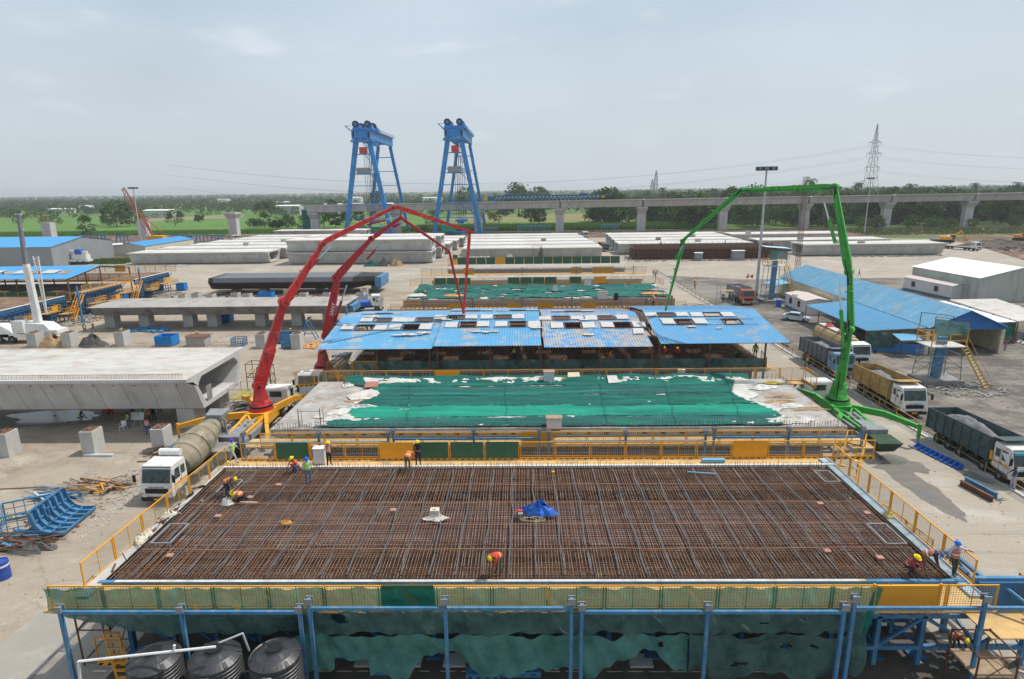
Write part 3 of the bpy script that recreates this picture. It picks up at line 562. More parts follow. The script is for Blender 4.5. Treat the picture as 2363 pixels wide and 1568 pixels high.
for z, w in ((57,5.),(48,6.2),(37,6.)):
    for s in (-1,1):
        b = B(wm); A = Vector((P0.x+s*w,P0.y,z-2.2)); 
        for E_ in (Vector((-330,560,z-8)), Vector((620,500,z-6))):
            sag = 24 if E_.x < 0 else 11; pts = [A.lerp(E_, i/20.)-Vector((0,0,sag*4*(i/20.)*(1-i/20.))) for i in range(21)]; b.path(pts, .06, 3)
        o = b.build('power_line', kind=None); tag(o, f'thin sagging overhead power line from the {"left" if s < 0 else "right"} side of the {"top" if z > 50 else "middle" if z > 40 else "lowest"} pylon arm', 'power line', 'power lines from the pylon')
def small_pylon(x, y, h, lab):
    t = thing('lattice_mast', lab, 'mast', (x,y,0)); b = B(MATS['pylon_steel']); lat(b, x, y, [(0,3),(h*.8,1.6),(h,.5)], .5); b.build('tower', t)
for px, h, lab in ((1505,40,'shorter of two faint lattice masts on the skyline right of centre'),(1513,52,'taller of two faint lattice masts on the skyline right of centre')):
    p = CAM+ray(px,440)*(900/ray(px,440).y); small_pylon(p.x, 875, h-6, lab)
def mast(x, y, h, lab, s=1.):
    t = thing('floodlight_mast', lab, 'floodlight', (x,y,0)); b = B(grey_m); b.mats = [mat('mast_grey', (.42,.44,.45), .5)]; b.cyl((x,y,0),(x,y,h),.34*s,12,.16*s); b.build('pole', t)
    b = B(grey_m); b.cyl((x,y,h-.3),(x,y,h),.5*s,12); 
    for i in range(10):
        th = i*.628; b.bar((x,y,h-.2),(x+1.5*s*cos(th),y+1.5*s*sin(th),h-.2),.09)
    b.build('ring_frame', t)
    lb = B(black); lb.box(-.4,-.25,-.35,.4,.25,.35); lb.use(grey_m); lb.box(-.36,-.3,-.3,.36,-.255,.3); lm = lb.mesh('lamp')
    for i in range(10):
        th = i*.628; inst(lm, t, (1.7*s*cos(th),1.7*s*sin(th),h-.1-.0), th+1.57)
    return t
mast(47.3,98,25.9,'tall floodlight mast rising beside the blue topped water tower'); mast(165.5,278,25.7,'floodlight mast in front of the lattice pylon',.9); mast(-168,246,25.2,'floodlight mast at the left beside the red lattice crane')
p = at(1832,722); t = thing('scaffold_pole_tower', 'slender rusty lattice hoist tower behind the blue roofed canteen', 'lattice tower', (p.x,118,0)); b = B(rust)
P_ = aty(1832,700,118); lat(b, P_.x, 118, [(0,.45),(24.5,.4)], .06); b.build('tower', t)
# red lattice crane far left
p = aty(350,545,262); t = thing('crawler_crane', 'red lattice boom crane working beside the unfinished pier at the left', 'crane', (p.x,262,0))
tip = aty(283,434,262); b = B(mat('faded_red', (.45,.09,.07), .6)); base = Vector((p.x,262,2.5)); d = (tip-base); n = 16
for i in range(n):
    a, c = base+d*i/n, base+d*(i+1)/n; w = 1.1*(1-.6*abs(i/n-.4)); sd = Vector((d.z,0,-d.x)).normalized()*w
    b.bar(a-sd,c-sd,.22); b.bar(a+sd,c+sd,.22); b.bar(a-sd,c+sd,.16); b.bar(a+Vector((0,1,0)),c+Vector((0,1,0)),.2)
b.build('boom', t)
b = B(MATS['faded_red']); b.bar(base+Vector((1,0,0)), base+Vector((-2,0,9)), .5); b.bar(base+Vector((-2,0,9)), tip, .12); b.bar(base+Vector((6,0,2)), base+Vector((-2,0,9)), .3); b.build('gantry_mast', t)
b = B(yellow); b.box(p.x-1,260,1.2,p.x+6,264,3.6); b.build('engine_house', t); b = B(black); b.box(p.x-3,259.5,0,p.x+5,260.8,1.1); b.box(p.x-3,263.2,0,p.x+5,264.5,1.1); b.build('crawler_track', t)
b = B(black); b.cyl(tip,tip-Vector((-.3,0,9)),.12,4); b.cyl(tip-Vector((-.3,0,9)),tip-Vector((-.3,0,10.5)),.8,8); b.build('hook_block', t)
# ---------------------------------------------------------------- fences
def fence_meshes(w, h):
    fr = B(yellow)
    for x in (0.03, w-.03): fr.bar((x,0,0),(x,0,h),.06)
    for z in (.03, h-.03, .16): fr.bar((.06,0,z),(w-.06,0,z),.055 if z != .16 else .03)
    fr.bar((w/2,0,.06),(w/2,0,h-.06),.035)
    fm = fr.mesh('fence_panel'); wr = B(wire_m); n = int(w/.13)
    for i in range(1,n): wr.add([(w*i/n-.009,.0,.17),(w*i/n+.009,.0,.17),(w*i/n+.009,.0,h-.06),(w*i/n-.009,.0,h-.06)], [(0,1,2,3)])
    n = int(h/.13)
    for i in range(1,n): z = .17+(h-.23)*i/n; wr.add([(.06,.004,z-.009),(w-.06,.004,z-.009),(w-.06,.004,z+.009),(.06,.004,z+.009)], [(0,1,2,3)])
    return fm, wr.mesh('wire_mesh')
FM = {}
def fence(p, q, label, h=1.25, w=2.4, solid=(), net=(), group=None, toe=True):
    p = Vector(p); q = Vector(q); d = q-p; Lh = sqrt(d.x**2+d.y**2); n = max(1, round(Lh/w)); rz = atan2(d.y, d.x); sl = d.z/Lh
    t = thing('safety_fence', label, 'fence', p, rz, group)
    if (w,h) not in FM: FM[(w,h)] = fence_meshes(w, h)
    fm, wm = FM[(w,h)]
    for i in range(n):
        x = Lh*i/n; z = sl*x; sx = (Lh/n-.05)/w
        o = inst(fm, t, (x+.025,0,z)); o.scale = (sx,1,1); o.rotation_euler = (0,-math.atan(sl)*1.,0)
        m = inst(wm, o, (0,0,0)); m['kind'] = 'stuff'
        if i in solid or i in net:
            b = B(yellow if i in solid else MATS['dull_green_sheet']); b.box(.06,-.035,.02,w-.06,-.012,h+.02); s = inst(b.mesh('infill_sheet'), o, (0,0,0))
    if toe:
        tb = B(yellow); Lz = d.z
        tb.add([(0,-.05,-.18),(Lh,-.05,Lz-.18),(Lh,-.05,Lz+.0),(0,-.05,0),(0,-.02,-.18),(Lh,-.02,Lz-.18),(Lh,-.02,Lz),(0,-.02,0)], [(0,1,2,3),(5,4,7,6),(3,2,6,7)]); tb.build('toe_board', t, world=False)
        st = B(black); k = int(Lh/.42)
        for i in range(k): x = Lh*i/k; z = Lz*i/k; st.add([(x,-.053,z-.17),(x+.2,-.053,z-.17),(x+.32,-.053,z-.02),(x+.12,-.053,z-.02)], [(0,1,2,3)])
        st.build('hazard_stripe', t, world=False, kind='stuff')
    return t
mat('dull_green_sheet', (.05,.13,.075), .85, v=.15, sc=2)
# ---------------------------------------------------------------- casting bed one with open reinforcement
bed = thing('casting_bed', 'open casting bed in the foreground filled with rusty rebar mats', 'casting bed', (0,0,0))
Z = 4.5
b = B(mat('rusty_form_plate', (.19,.115,.075), .85, v=.4, sc=.9, dirt=[(.28,.19,.13),(.11,.075,.06)], dsc=.35, dp=(.45,.62), st=(.3,1,1)))
b.grid(lambda u,v: (-20+40*u, 12.2*v, Z-.24-(.9 if .675<v<.745 or .145<v<.175 else 0)), 1, 90); b.build('wing_form', bed)
b = B(mat('void_shadow_steel', (.02,.015,.012), .95, v=.4, sc=2)); b.add([(-19.9,8.25,Z-.21),(19.9,8.25,Z-.21),(19.9,9.0,Z-.21),(-19.9,9.0,Z-.21)], [(0,1,2,3)]); b.add([(-19.9,1.9,Z-.21),(19.9,1.9,Z-.21),(19.9,2.1,Z-.21),(-19.9,2.1,Z-.21)], [(0,1,2,3)]); b.build('web_slot_shade', bed)  # flat near-black sheets, the shade of the deep slots painted as colour
b = B(mat('purple_brown_form', (.15,.105,.10), .8, v=.4, sc=.8, dirt=[(.24,.18,.16),(.10,.06,.05)], dsc=.3, st=(.4,1,1))); b.add([(-19.9,3.2,Z-.20),(19.9,3.2,Z-.20),(19.9,7.4,Z-.20),(-19.9,7.4,Z-.20)], [(0,1,2,3)]); b.build('inner_form_top', bed)
b = B(blue_st); b.box(-20.3,-.22,Z-.14,20.6,-.02,Z+.03); b.use(tarp_w); b.box(-19.5,-.21,Z+.032,16,-.05,Z+.045); b.build('edge_form', bed)
b = B(white); b.box(-20.2,12.22,Z-.1,20.6,12.4,Z+.06); b.build('edge_form', bed)
b = B(black); b.box(-20.08,-.0,Z-.5,-20.0,12.2,Z+.02); b.box(20.0,0,Z-.5,20.08,12.2,Z+.02); b.mats=[black]; b.build('end_form', bed)
b = B(mat('galvanised_edge', (.36,.45,.50), .5, v=.2, sc=1.5, dirt=(.25,.25,.24), dsc=1)); b.box(20.09,-1.2,Z-.12,20.62,13.4,Z-.02); b.bar((20.6,-1.2,Z+.05),(20.6,13.4,Z+.05),.05); b.build('right_flange', bed)
b = B(concrete_top); b.box(-20.7,-1.2,Z-.12,-20.09,12.6,Z-.02); b.build('left_flange', bed)
def wob(a=.02): return random.uniform(-a, a)
b = B(rebar_m)
for i in range(240):
    x = -19.9+39.8*i/239+wob(.035); dx = wob(.03); z = Z+wob(.012)
    prev = (x,.1,z)
    for k in range(1,5): nx = (x+dx*sin(k*1.3)+wob(.015), .1+12*k/4, z+wob(.015)); b.bar(prev, nx, .022); prev = nx
b.build('cross_bars', bed, kind='stuff')
b = B(rebar_d)
for i in range(86):
    y = .12+11.95*i/85; z = Z-.03
    if 8.2 < y < 9.05 and i % 2: continue
    if i % 2 and not (y > 9.2 or y < 1.8): continue
    b.bar((-19.9,y+wob(),z+wob(.01)),(0,y+wob(),z+wob(.01)),.022); b.bar((0,y,z),(19.9,y+wob(),z+wob(.01)),.022)
for i in [k for k in range(60) if not 8.1 < .2+11.8*k/59 < 9.2]: y = .2+11.8*i/59; b.bar((-19.9,y+wob(),Z-.19),(19.9,y+wob(),Z-.19),.03)
for i in range(110): x = -19.8+39.6*i/109; b.bar((x,.2,Z-.17),(x+wob(),8.2,Z-.17),.022); b.bar((x,9.1,Z-.17),(x+wob(),12,Z-.17),.022)
b.build('long_bars', bed, kind='stuff')
b = B(rebar_m)
for y0, n, hh in ((2.2,230,.22),(2.75,230,.26),(3.2,200,.16),(7.6,200,.2),(8.15,230,.24),(10.4,140,.08),(.25,230,.42),(.7,120,.25),(12.05,230,.42)):
    for i in range(n): x = -19.8+39.6*i/n+wob(.05); y = y0+wob(.06); h = hh*random.uniform(.55,1.15); b.bar((x,y,Z-.15),(x+wob(.05),y+wob(.04),Z+h),.022)
b.build('upright_bars', bed, kind='stuff')
for i in range(30):
    x = -19.0+38*i/29; b = B(duct_m); prev = (x,.3,Z+.035); ph = random.random()*6
    for k in range(1,9): y = .3+11.6*k/8; nx = (x+.06*sin(y*.9+ph)+.04*sin(y*2.3+ph*3)+wob(.012), y, Z+.035-.05*(abs(y-6)>3.2)); b.bar(prev, nx, .075, .045); prev = nx
    b.build('duct', bed)
for y in (2.5,4.9,7.3,9.6):
    b = B(mat('pink_hose', (.42,.22,.16), .6, v=.1)); prev = Vector((-19.8,y,Z+.06))
    for k in range(1,25): nx = Vector((-19.8+39.5*k/24, y+wob(.06), Z+.06+wob(.012))); b.cyl(prev, nx, .018, 5); prev = nx
    b.build('hose', bed)
for x, y, w, d in ((-18.9,3.6,1.0,1.9),(-18.2,9.0,.9,1.6),(19.0,10.0,.9,1.5),(18.9,3.4,1.0,1.9)):
    t = B(grey_m); z = Z+.32
    for a, c in (((x-w/2,y-d/2),(x+w/2,y-d/2)),((x+w/2,y-d/2),(x+w/2,y+d/2)),((x+w/2,y+d/2),(x-w/2,y+d/2)),((x-w/2,y+d/2),(x-w/2,y-d/2))): t.bar((a[0],a[1],z),(c[0],c[1],z),.07,.06)
    for sx in (-1,1):
        for sy in (-1,1): t.bar((x+sx*w/2,y+sy*d/2,z),(x+sx*w/2,y+sy*d/2,Z),.05)
    o = thing('opening_frame', {(-18.9,3.6):'steel rectangular opening frame at the near left of the rebar mat',(-18.2,9.0):'steel opening frame at the far left where two men work',(19.0,10.0):'steel opening frame at the far right of the rebar mat',(18.9,3.4):'steel opening frame at the near right of the rebar mat'}[(x,y)], 'steel frame', (x,y,Z)); t.build('frame', o)
sp = B(mat('pink_block', (.42,.23,.18), .9)); sp.box(-.16,-.14,0,.16,.14,.1); spm = sp.mesh('spacer_block')
for i, (x, y) in enumerate(((-16.5,8.0),(-17.4,5.8),(-18.0,1.9),(-15.4,9.6),(19.3,5.9),(17.2,7.0),(15.3,2.2),(17.6,1.6),(-7.5,6.4))):
    inst(spm, bed, (x, y, Z+.03))
# back and side walkways of bed one
b = B(plank_y); b.box(-20.6,12.42,Z-.22,20.9,13.75,Z-.14); b.build('back_walkway', bed); b = B(plank_y); b.box(-21.5,-2.1,Z-.22,20.6,-.25,Z-.14); b.build('front_walkway', bed)
b = B(form_blue)
for i in range(41):
    x = -20+i; b.bar((x,-.3,Z-.25),(x,1.6,2.6),.12); b.bar((x,-.25,Z-.3),(x,1.6,Z-.5),.12)
b.build('wing_brackets', bed, kind='stuff')
b = B(form_blue)
for i in range(19):
    x = -19.5+i*2.15; b.bar((x,.3,.35),(x,.3,2.5),.22); b.bar((x,.3,2.4),(x+1.9,.3,.9),.12); b.bar((x,3.5,.2),(x,3.5,4),.2)
    b.box(x-.4,0,.02,x+.4,.8,.12)
b.bar((-20,.3,2.5),(20,.3,2.5),.2); b.build('support_legs', bed, kind='stuff')
b = B(form_blue); b.box(-20,2.2,.4,20,2.5,3.9); b.box(-20,9.7,.4,20,10,3.9); b.build('web_form', bed)
fence((-20.75,-.5,Z-.1), (-20.2,12.9,Z-.1), 'yellow safety fence along the left edge of the foreground rebar bed', 1.35)
fence((20.72,12.9,Z-.1), (20.78,-.4,Z-.1), 'yellow safety fence along the right edge of the foreground rebar bed', 1.35)
fence((-19.6,13.7,Z-.05), (24.0,13.7,Z-.05), 'yellow mesh fence along the back of the foreground rebar bed', 1.2, solid=(4,14), net=(1,5,6,7))
fence((-21.2,-2.0,Z-.1), (18.4,-2.0,Z-.1), 'yellow safety fence behind the green netting at the front', 1.22, solid=(16,), net=(6,))
from mathutils import noise as mn
# green netting at the front of the bed
def net(name, label, x0, x1, y, ztop, zbot, m, nx=120, nz=8, edge=.12, rag=.0, sag=.06, bow=.12, top_rag=.0, holes=0, group='green shade nets at the front of the bed', prof=None):
    ph = random.random()*9
    def fn(u, v):
        x = x0+(x1-x0)*u; zb = zbot+rag*(.5*sin(x*1.1+ph)+.35*sin(x*2.7+ph*2)+.3*sin(x*5.3+1)+.12*sin(x*17)) if not prof else prof(x); zt = ztop-sag*abs(sin(x*pi/2.4))-top_rag*max(0,sin(x*1.7+ph))**3
        z = zb+(zt-zb)*v; return (x, y+bow*sin(x*.9+ph)*(1-v)*v*2-.05*sin(x*3.1+v*2)-.05*sin(x*7+v*5)-.07*mn.noise(Vector((x*1.1,v*1.5,ph)))*(1-v)*2, z)
    b = B(m); n0 = 3*nx; V = [fn(i/n0, j/nz) for j in range(nz+1) for i in range(n0+1)]; F = []
    for j in range(nz):
        for i in range(n0):
            p = V[j*(n0+1)+i]
            if holes and mn.noise(Vector((p[0]*.9, p[2]*2.6, ph))) > holes: continue
            F.append((j*(n0+1)+i, j*(n0+1)+i+1, (j+1)*(n0+1)+i+1, (j+1)*(n0+1)+i))
    b.add(V, F); o = b.build(name, None, smooth=True); return tag(o, label, 'net', group)
net('shade_net', 'sheer green net stretched along the front safety fence', -21.3, 15.2, -2.12, Z+1.1, Z-.12, net_s, sag=.07)
net('shade_net', 'dark hanging net just below the front walkway', -21.0, 14.9, -2.17, Z-.1, 3.25, net_d, sag=.02, rag=.1, nz=14, holes=.66, prof=lambda x: 3.35-.09*abs(sin(x*.9))+max(0,(-17.2-x))*.26)
def lower(x):
    z = 2.0+.25*sin(x*1.3)+.12*sin(x*3.7)+.05*sin(x*11); 
    if -8.6 < x < -7: z = 2.7
    if -5.2 < x < -2.0: z += .9*sin((x+5.2)/3.2*pi)
    if 3.2 < x < 6.9: z += 1.0*sin((x-3.2)/3.7*pi)
    return z-.75
net('shade_net', 'lighter green ragged net hanging below the dark one', -10.3, 7.3, -2.2, 3.3, 2, net_l, sag=.10, nz=14, holes=.66, top_rag=.22, prof=lower, nx=160)
net('shade_net', 'dark bunched net hanging low near the right blue posts', 7.3, 15.0, -2.25, 3.32, 1.2, net_d, sag=.03, nz=16, holes=.60, top_rag=.25, bow=.5, prof=lambda x: 1.15+.25*sin(x*1.9)+.1*sin(x*5))
b = B(net_s); b.grid(lambda u,v: (15.2-.5*(1-v)*1.2+.3*u, -2.1-.1*u, Z+1.1-(1-v)*3.2), 6, 8); tag(b.build('shade_net'), 'loose end of the green net beside the orange gate panel', 'net', 'green shade nets at the front of the bed')
# ---------------------------------------------------------------- blue shed post frames
def post_frame(label, xs, y, zt, zr, brown=False, right=None):
    t = thing('post_frame', label, 'steel frame', (xs[0],y,0))
    for x in xs:
        b = B(blue_st if not brown else rust); b.box(x-.075,y-.075,0 if not brown else 3.9,x+.075,y+.075,zt); p = b.build('post', t)
        if not brown:
            for ya in (y-.14, y+.094): c = B(grey_m); c.box(x-.16,ya,zt-.25,x+.16,ya+.046,zt+.05); c.build('clamp', p)
        else:
            c = B(blue_st); c.box(x-.1,y-.1,1,x+.1,y+.1,3.9+.6); c.build('lower_post', p)
    b = B(blue_st); b.bar((xs[0]+.1,y,zr),(xs[-1]-.1 if right is None else right,y,zr),.12,.14); b.build('rail', t)
for (xs, lab, zt, zr) in (((-20.3,-14.95,-9.75),'foreground blue post frame at the left above the water tanks',5.0,4.72),((-9.3,-3.4,2.05),'foreground blue post frame left of the centre',5.4,4.9),((2.5,7.9,13.7),'foreground blue post frame right of the centre',5.1,4.72),((14.1,19.6),'foreground blue post frame at the right corner platform',5.5,4.9)):
    post_frame(lab, xs, -2.6, zt, zr, right=23.9 if xs[0] > 14 else None)
for (xs, lab, zt, zr) in (((-20.6,-15.0,-9.9),'blue post frame at the left between the rebar bed and the green netted slab',5.3,4.5),((-9.5,-3.6,1.2),'blue post frame left of centre between the two front beds',5.5,4.75),((1.9,7.5,13.3),'blue post frame right of centre between the two front beds',5.3,4.5),((13.9,19.3,24.6),'blue post frame at the right above the yellow stair',5.5,4.75)):
    post_frame(lab, xs, 16.4, zt, zr)
for (xs, lab, zt) in (((-20.3,-14.9,-9.5),'rusty posts under the leftmost section of the big blue roof',7.0),((-8.7,-3.3,1.9),'rusty posts under the second section of the big blue roof',7.2),((2.6,7.9,13.2),'rusty posts under the third section of the big blue roof',7.0),((13.9,19.0,24.6),'rusty posts under the rightmost section of the big blue roof',7.3)):
    post_frame(lab, xs, 35.0, zt, 4.4, True)
# ---------------------------------------------------------------- girder bed two under green net
g2 = thing('casting_bed', 'casting bed behind the rebar one holding a fresh slab under green net', 'casting bed', (-19.4,18.8,0))
b = B(slab_conc); b.box(-19.6,18.8,4.05,24.8,31.0,4.6); b.build('fresh_slab', g2)
b = B(conc_dark); b.mats = [mat('grey_side_form', (.30,.28,.26), .8, v=.2, sc=1.2)]; b.box(-19.3,18.66,3.95,24.6,18.8,4.42); b.build('edge_form', g2)
b = B(black)
for i in range(30): x = -18.2+i*1.44; b.box(x,18.63,4.14,x+.34,18.657,4.26)
b.build('form_slot', g2, kind='stuff')
b = B(form_blue); b.box(-19,20.5,.3,24,21,3.9)
for i in range(22):
    x = -19+i*2; b.bar((x,16.8,.1),(x,16.8,3.4),.16); b.bar((x,16.8,3.2),(x,20.4,3.9),.14); b.bar((x,16.8,1),(x,20.4,3.6),.12)
b.bar((-19.4,16.8,2.3),(24,16.8,2.3),.14); b.bar((-19.4,16.8,3.4),(24,16.8,3.4),.14); b.build('support_truss', g2, kind='stuff')
b = B(rust); 
for k in range(4): b.box(-19,19.6,.6+k*.85,24,19.75,.75+k*.85)
b.build('bottom_form', g2, kind='stuff')
b = B(plank_y); b.box(-21,16.95,3.85,25.4,18.6,3.93); b.build('front_walkway', g2); b = B(plank_y); b.box(-19.6,31.1,3.95,27,32.4,4.03); b.build('back_walkway', g2)
b = B(rebar_d)
for i in range(210):
    x = -19.3+43.9*i/209+wob(.05); h = random.uniform(.3,.55); b.bar((x,18.95,4.6),(x+wob(.05),18.95,4.6+h),.025)
    if i % 2: b.bar((x,30.9,4.6),(x+wob(.05),30.9,4.6+h),.025)
for i in range(60): y = 19+12*i/60; b.bar((24.7,y,4.6),(24.7+wob(.1),y,4.95),.02)
for x in (-17.5,-15.8): b.bar((x,19.3,4.6),(x,19.3,6.1),.05); b.bar((x+.25,19.3,4.6),(x+.25,19.3,6.1),.03)
b.bar((-17.5,19.3,5.9),(-15.8,19.3,5.9),.03); b.build('starter_bars', g2, kind='stuff')
fence((-19.7,17.05,3.95), (24.3,17.05,3.95), 'yellow mesh fence in front of the green netted slab', 1.05, solid=(8,), toe=True)
fence((-20.6,32.1,4.05), (27.4,32.1,4.05), 'yellow mesh fence behind the green netted slab', 1.32, solid=(5,), net=())
fence((27.5,32.1,4.05), (27.6,29.9,4.05), 'short yellow fence at the right corner behind the netted slab', 1.32)
fence((-22.3,31.6,4.05), (-20.6,32.1,4.05), 'short yellow fence at the left corner behind the netted slab', 1.32)
def drape(name, label, f, nx, ny, m, cat='net', hole=None, group=None):
    V = [f(i/nx, j/ny) for j in range(ny+1) for i in range(nx+1)]; F = []
    for j in range(ny):
        for i in range(nx):
            if hole and hole((i+.5)/nx, (j+.5)/ny): continue
            F.append((j*(nx+1)+i, j*(nx+1)+i+1, (j+1)*(nx+1)+i+1, (j+1)*(nx+1)+i))
    b = B(m); b.add(V, F); o = b.build(name, None, smooth=True); return tag(o, label, cat, group)
from mathutils import noise as mn
def nz(x, y, s=1., k=0.): return mn.noise(Vector((x*s, y*s, k)))
def lerp(a, c, t): return a+(c-a)*t
def netf(x0f, x1f, y0, y1, zb, amp, k):
    def f(u, v):
        y = y0+(y1-y0)*v; x = lerp(x0f(v), x1f(v), u)
        rise = max(0, (v-.90)/.10)*.45*(.75+.5*nz(x,0,.35,3)); return (x, y+.15*nz(x,y,.5,k), zb+.03+abs(nz(x*.25,y,.9,k))*amp+.07*abs(nz(x,y,1.7,k+2))+rise)
    return f
drape('ground_sheeting', 'white and brown geotextile sheeting sticking out under the green net on the fresh slab', netf(lambda v: -14.6-1.2*(1-v)+.7*sin(v*17), lambda v: 20.6+.6*sin(v*9)+.6*sin(v*23), 19.1, 30.6, 4.62, .09, 1.), 150, 46, tarp_w, 'sheeting')
def hole2(u, v):
    x = lerp(-14.8,20.2,u); y = lerp(19.0,31.0,v)
    for yy, a, w in ((28.6,-12,.13),(28.9,-1,.30),(26.2,-10,.10),(26.3,8,.12),(23.7,-6,.09),(21.0,0,.22),(20.9,4,.16),(23.6,15,.08),(26.5,16,.14)):
        if abs(y-yy-.12*sin(x*.4)) < w*(.35+.9*abs(nz(x,yy,.25,4))) and abs(x-a) < 5.5 and nz(x, yy, .35, 9) > -.10: return True
    return False
STR = [(18.95,21.2,net_g,'nearest','18'),(21.0,23.7,net_b,'second nearest and brightest',''),(23.5,26.4,net_k,'middle and darkest',''),(26.2,28.9,net_g,'second farthest',''),(28.7,31.05,net_k,'farthest and most rumpled','')]
for k_, (ya, yb, m_, lab_, _) in enumerate(STR):
    def fz(u, v, ya=ya, yb=yb, k_=k_):
        vv = (ya+(yb-ya)*v-19.0)/12.; x0_ = -15.0+.9*sin(vv*11)+3*max(0,sin(vv*pi*1.2-.4))-1.2; x1_ = 20.0+.8*sin(vv*8)-.9*vv+(1.5 if vv > .93 else 0)
        x = lerp(x0_, x1_, u)+.25*nz(v*9, k_, 1., 2)*(1 if .02 > u or u > .98 else 0); y = ya+(yb-ya)*v+.13*nz(x*.5, k_, .8, 7)*(1 if v in (0,1) else .4); rise = max(0,(vv-.90)/.10)*.45*(.75+.5*nz(x,0,.35,3))
        wr = .05*abs(nz(x*.5+y*.3, y, 2.4, k_))+.06*abs(nz(x*1.3, y*.6, .8, k_+4)); return (x, y, 4.69+.014*k_+abs(nz(x*.25,y,.9,5.))*.12+wr+rise)
    y0_ = ya; y1_ = yb
    drape('shade_net', f'{lab_} lengthwise strip of green shade net over the fresh slab', fz, 300, 22, m_, hole=lambda u, v, y0_=y0_, y1_=y1_: hole2(u, (y0_+(y1_-y0_)*v-19.)/12.), group='strips of green net over the fresh slab')
b = B(mat('net_seam', (.012,.10,.08), .9))
for x in (-9,-1.2,6.5,11.8,16.9):
    b.path([Vector((x+.1*sin(q*2.)+(x-2)*.012*q, 19.1+q*.85, 4.83+abs(nz(x*.25,19.1+q*.85,.9,5.))*.12)) for q in range(13)], .018, 4)
tag(b.build('net_seam_cords', kind='stuff'), 'thin dark cords tying the green net strips across the fresh slab', 'cords')
def lump(name, label, cat, x, y, z, sx, sy, sz, m, k=1., n=14, jag=.4):
    b = B(m)
    def f(u, v):
        th = u*2*pi; r = 1-v; e = (1+jag*nz(cos(th)*1.5+x, sin(th)*1.5+y, 1.3, k)); return (x+cos(th)*r*sx*e, y+sin(th)*r*sy*e, z+sz*(1-r**2)*(1+jag*1.3*nz(u*9, v*4, 1., k+x))+.01)
    b.grid(f, n, 7); o = b.build(name, None); return tag(o, label, cat)
for i, (x, y, sx, sy, s) in enumerate([(-13.9,23.6,1.9,.5,'crumpled white sheeting at the left end of the net, middle'),(-15.1,21.2,1.7,.6,'crumpled pale blue sheeting at the left end of the net, nearer'),(-16.2,19.6,1.0,.5,'bundled grey plastic sheet at the near left corner of the slab'),(-16.6,29.6,.6,.6,'small white sack at the far left corner of the slab'),(20.9,28.2,2.2,.7,'long white sheeting fold at the far right of the slab'),(21.5,23.2,1.6,.7,'crumpled white sheeting in the middle right of the slab'),(20.8,20.0,2.0,.6,'white sheeting fold at the near right of the slab'),(14.6,30.8,.6,.5,'white sack poking out of the net near the back fence')]):
    lump('loose_sheeting', s, 'sheeting', x, y, 4.64, sx, sy, .22, tarp_w, i, 22, .7)
for i, (x, y, s) in enumerate([(22.6,25.6,'torn brown jute cloth on the right end of the slab'),(21.8,24.4,'strip of brown jute cloth beside the white sheeting'),(23.8,22.6,'brown jute rag near the right slab edge'),(-14.3,25.3,'brown jute cloth strip at the left end of the net')]):
    lump('jute_cloth', s, 'cloth', x, y, 4.63, 1.3, .35, .1, sack, i, 18, .9)
def boxy(name, label, cat, x0, y0, z0, x1, y1, z1, m, group=None):
    b = B(m); b.box(x0,y0,z0,x1,y1,z1); return b
def panelbox(label, x, y, z, w=.8, d=.6, h=1.0, m=None):
    t = thing('distribution_box', label, 'electrical box', (x,y,z)); b = B(m or grey_m); b.mats=[m or mat('box_grey',(.50,.54,.58),.5)]; b.box(x-w/2,y-d/2,z,x+w/2,y+d/2,z+h); b.build('cabinet', t); b = B(MATS['weathered_wood'] if m is None else white); b.box(x-w/2-.04,y-d/2-.06,z+h+.002,x+w/2+.04,y+d/2+.04,z+h+.05); b.build('lid', t)
panelbox('large grey box standing on the far edge of the netted slab', 2.5, 30.2, 4.62, 1.0, .8, 1.1); panelbox('large grey box at the near edge of the netted slab by the orange gate', 2.4, 18.95, 4.62, 1.15, .7, .8); panelbox('small white capped box on the back walkway right of centre', 15.6, 32.6, 4.1, .6, .5, 1.0, white)
panelbox('white box with sloping lid on the back walkway beside two workers', -13.9, 13.2, Z-.1, .75, .5, 1.1, white)
for nm, lab, cat, x, y, z, sx, sy, sz, m in (('plywood_board','tilted red painted board lying on the far left of the green net','board',-14.1,29.0,4.85,.65,.45,.03,orange),('white_sheet','upright leaning white sheet on the far side of the green net','board',8.5,29.9,4.9,.5,.75,.04,cover_w),('cream_board','small cream board on the back edge left of the white sheet','board',4.9,30.9,5.05,.6,.3,.06,MATS['cream_wall'])):
    b = B(MATS['orange_paint'] if m is orange else m); b.mats = [mat('faded_red_board',(.42,.17,.15),.8)] if m is orange else [m]
    b.add([(x-sx,y-sy,z-.08),(x+sx,y-sy*.8,z-.05),(x+sx*.9,y+sy,z+.22),(x-sx*.9,y+sy,z+.2),(x-sx,y-sy,z-.08+sz),(x+sx,y-sy*.8,z-.05+sz),(x+sx*.9,y+sy,z+.22+sz),(x-sx*.9,y+sy,z+.2+sz)], [(0,3,2,1),(4,5,6,7),(0,1,5,4),(1,2,6,5),(2,3,7,6),(3,0,4,7)]); tag(b.build(nm), lab, cat)
for i,(x,y,lab) in enumerate([(3.9,30.4,'bright yellow plastic heap beside the far grey box'),(1.1,30.5,'yellow plastic strip left of the far grey box'),(9.4,30.1,'yellow plastic scrap beside the leaning white sheet'),(23.3,29.3,'long yellow strip on the white sheeting at the far right')]):
    lump('yellow_plastic', lab, 'plastic sheet', x, y, 4.68, .5 if i<3 else .9, .3, .3 if i==0 else .12, mat('bright_yellow_plastic', (.75,.52,.04), .5), i, 12, .8)
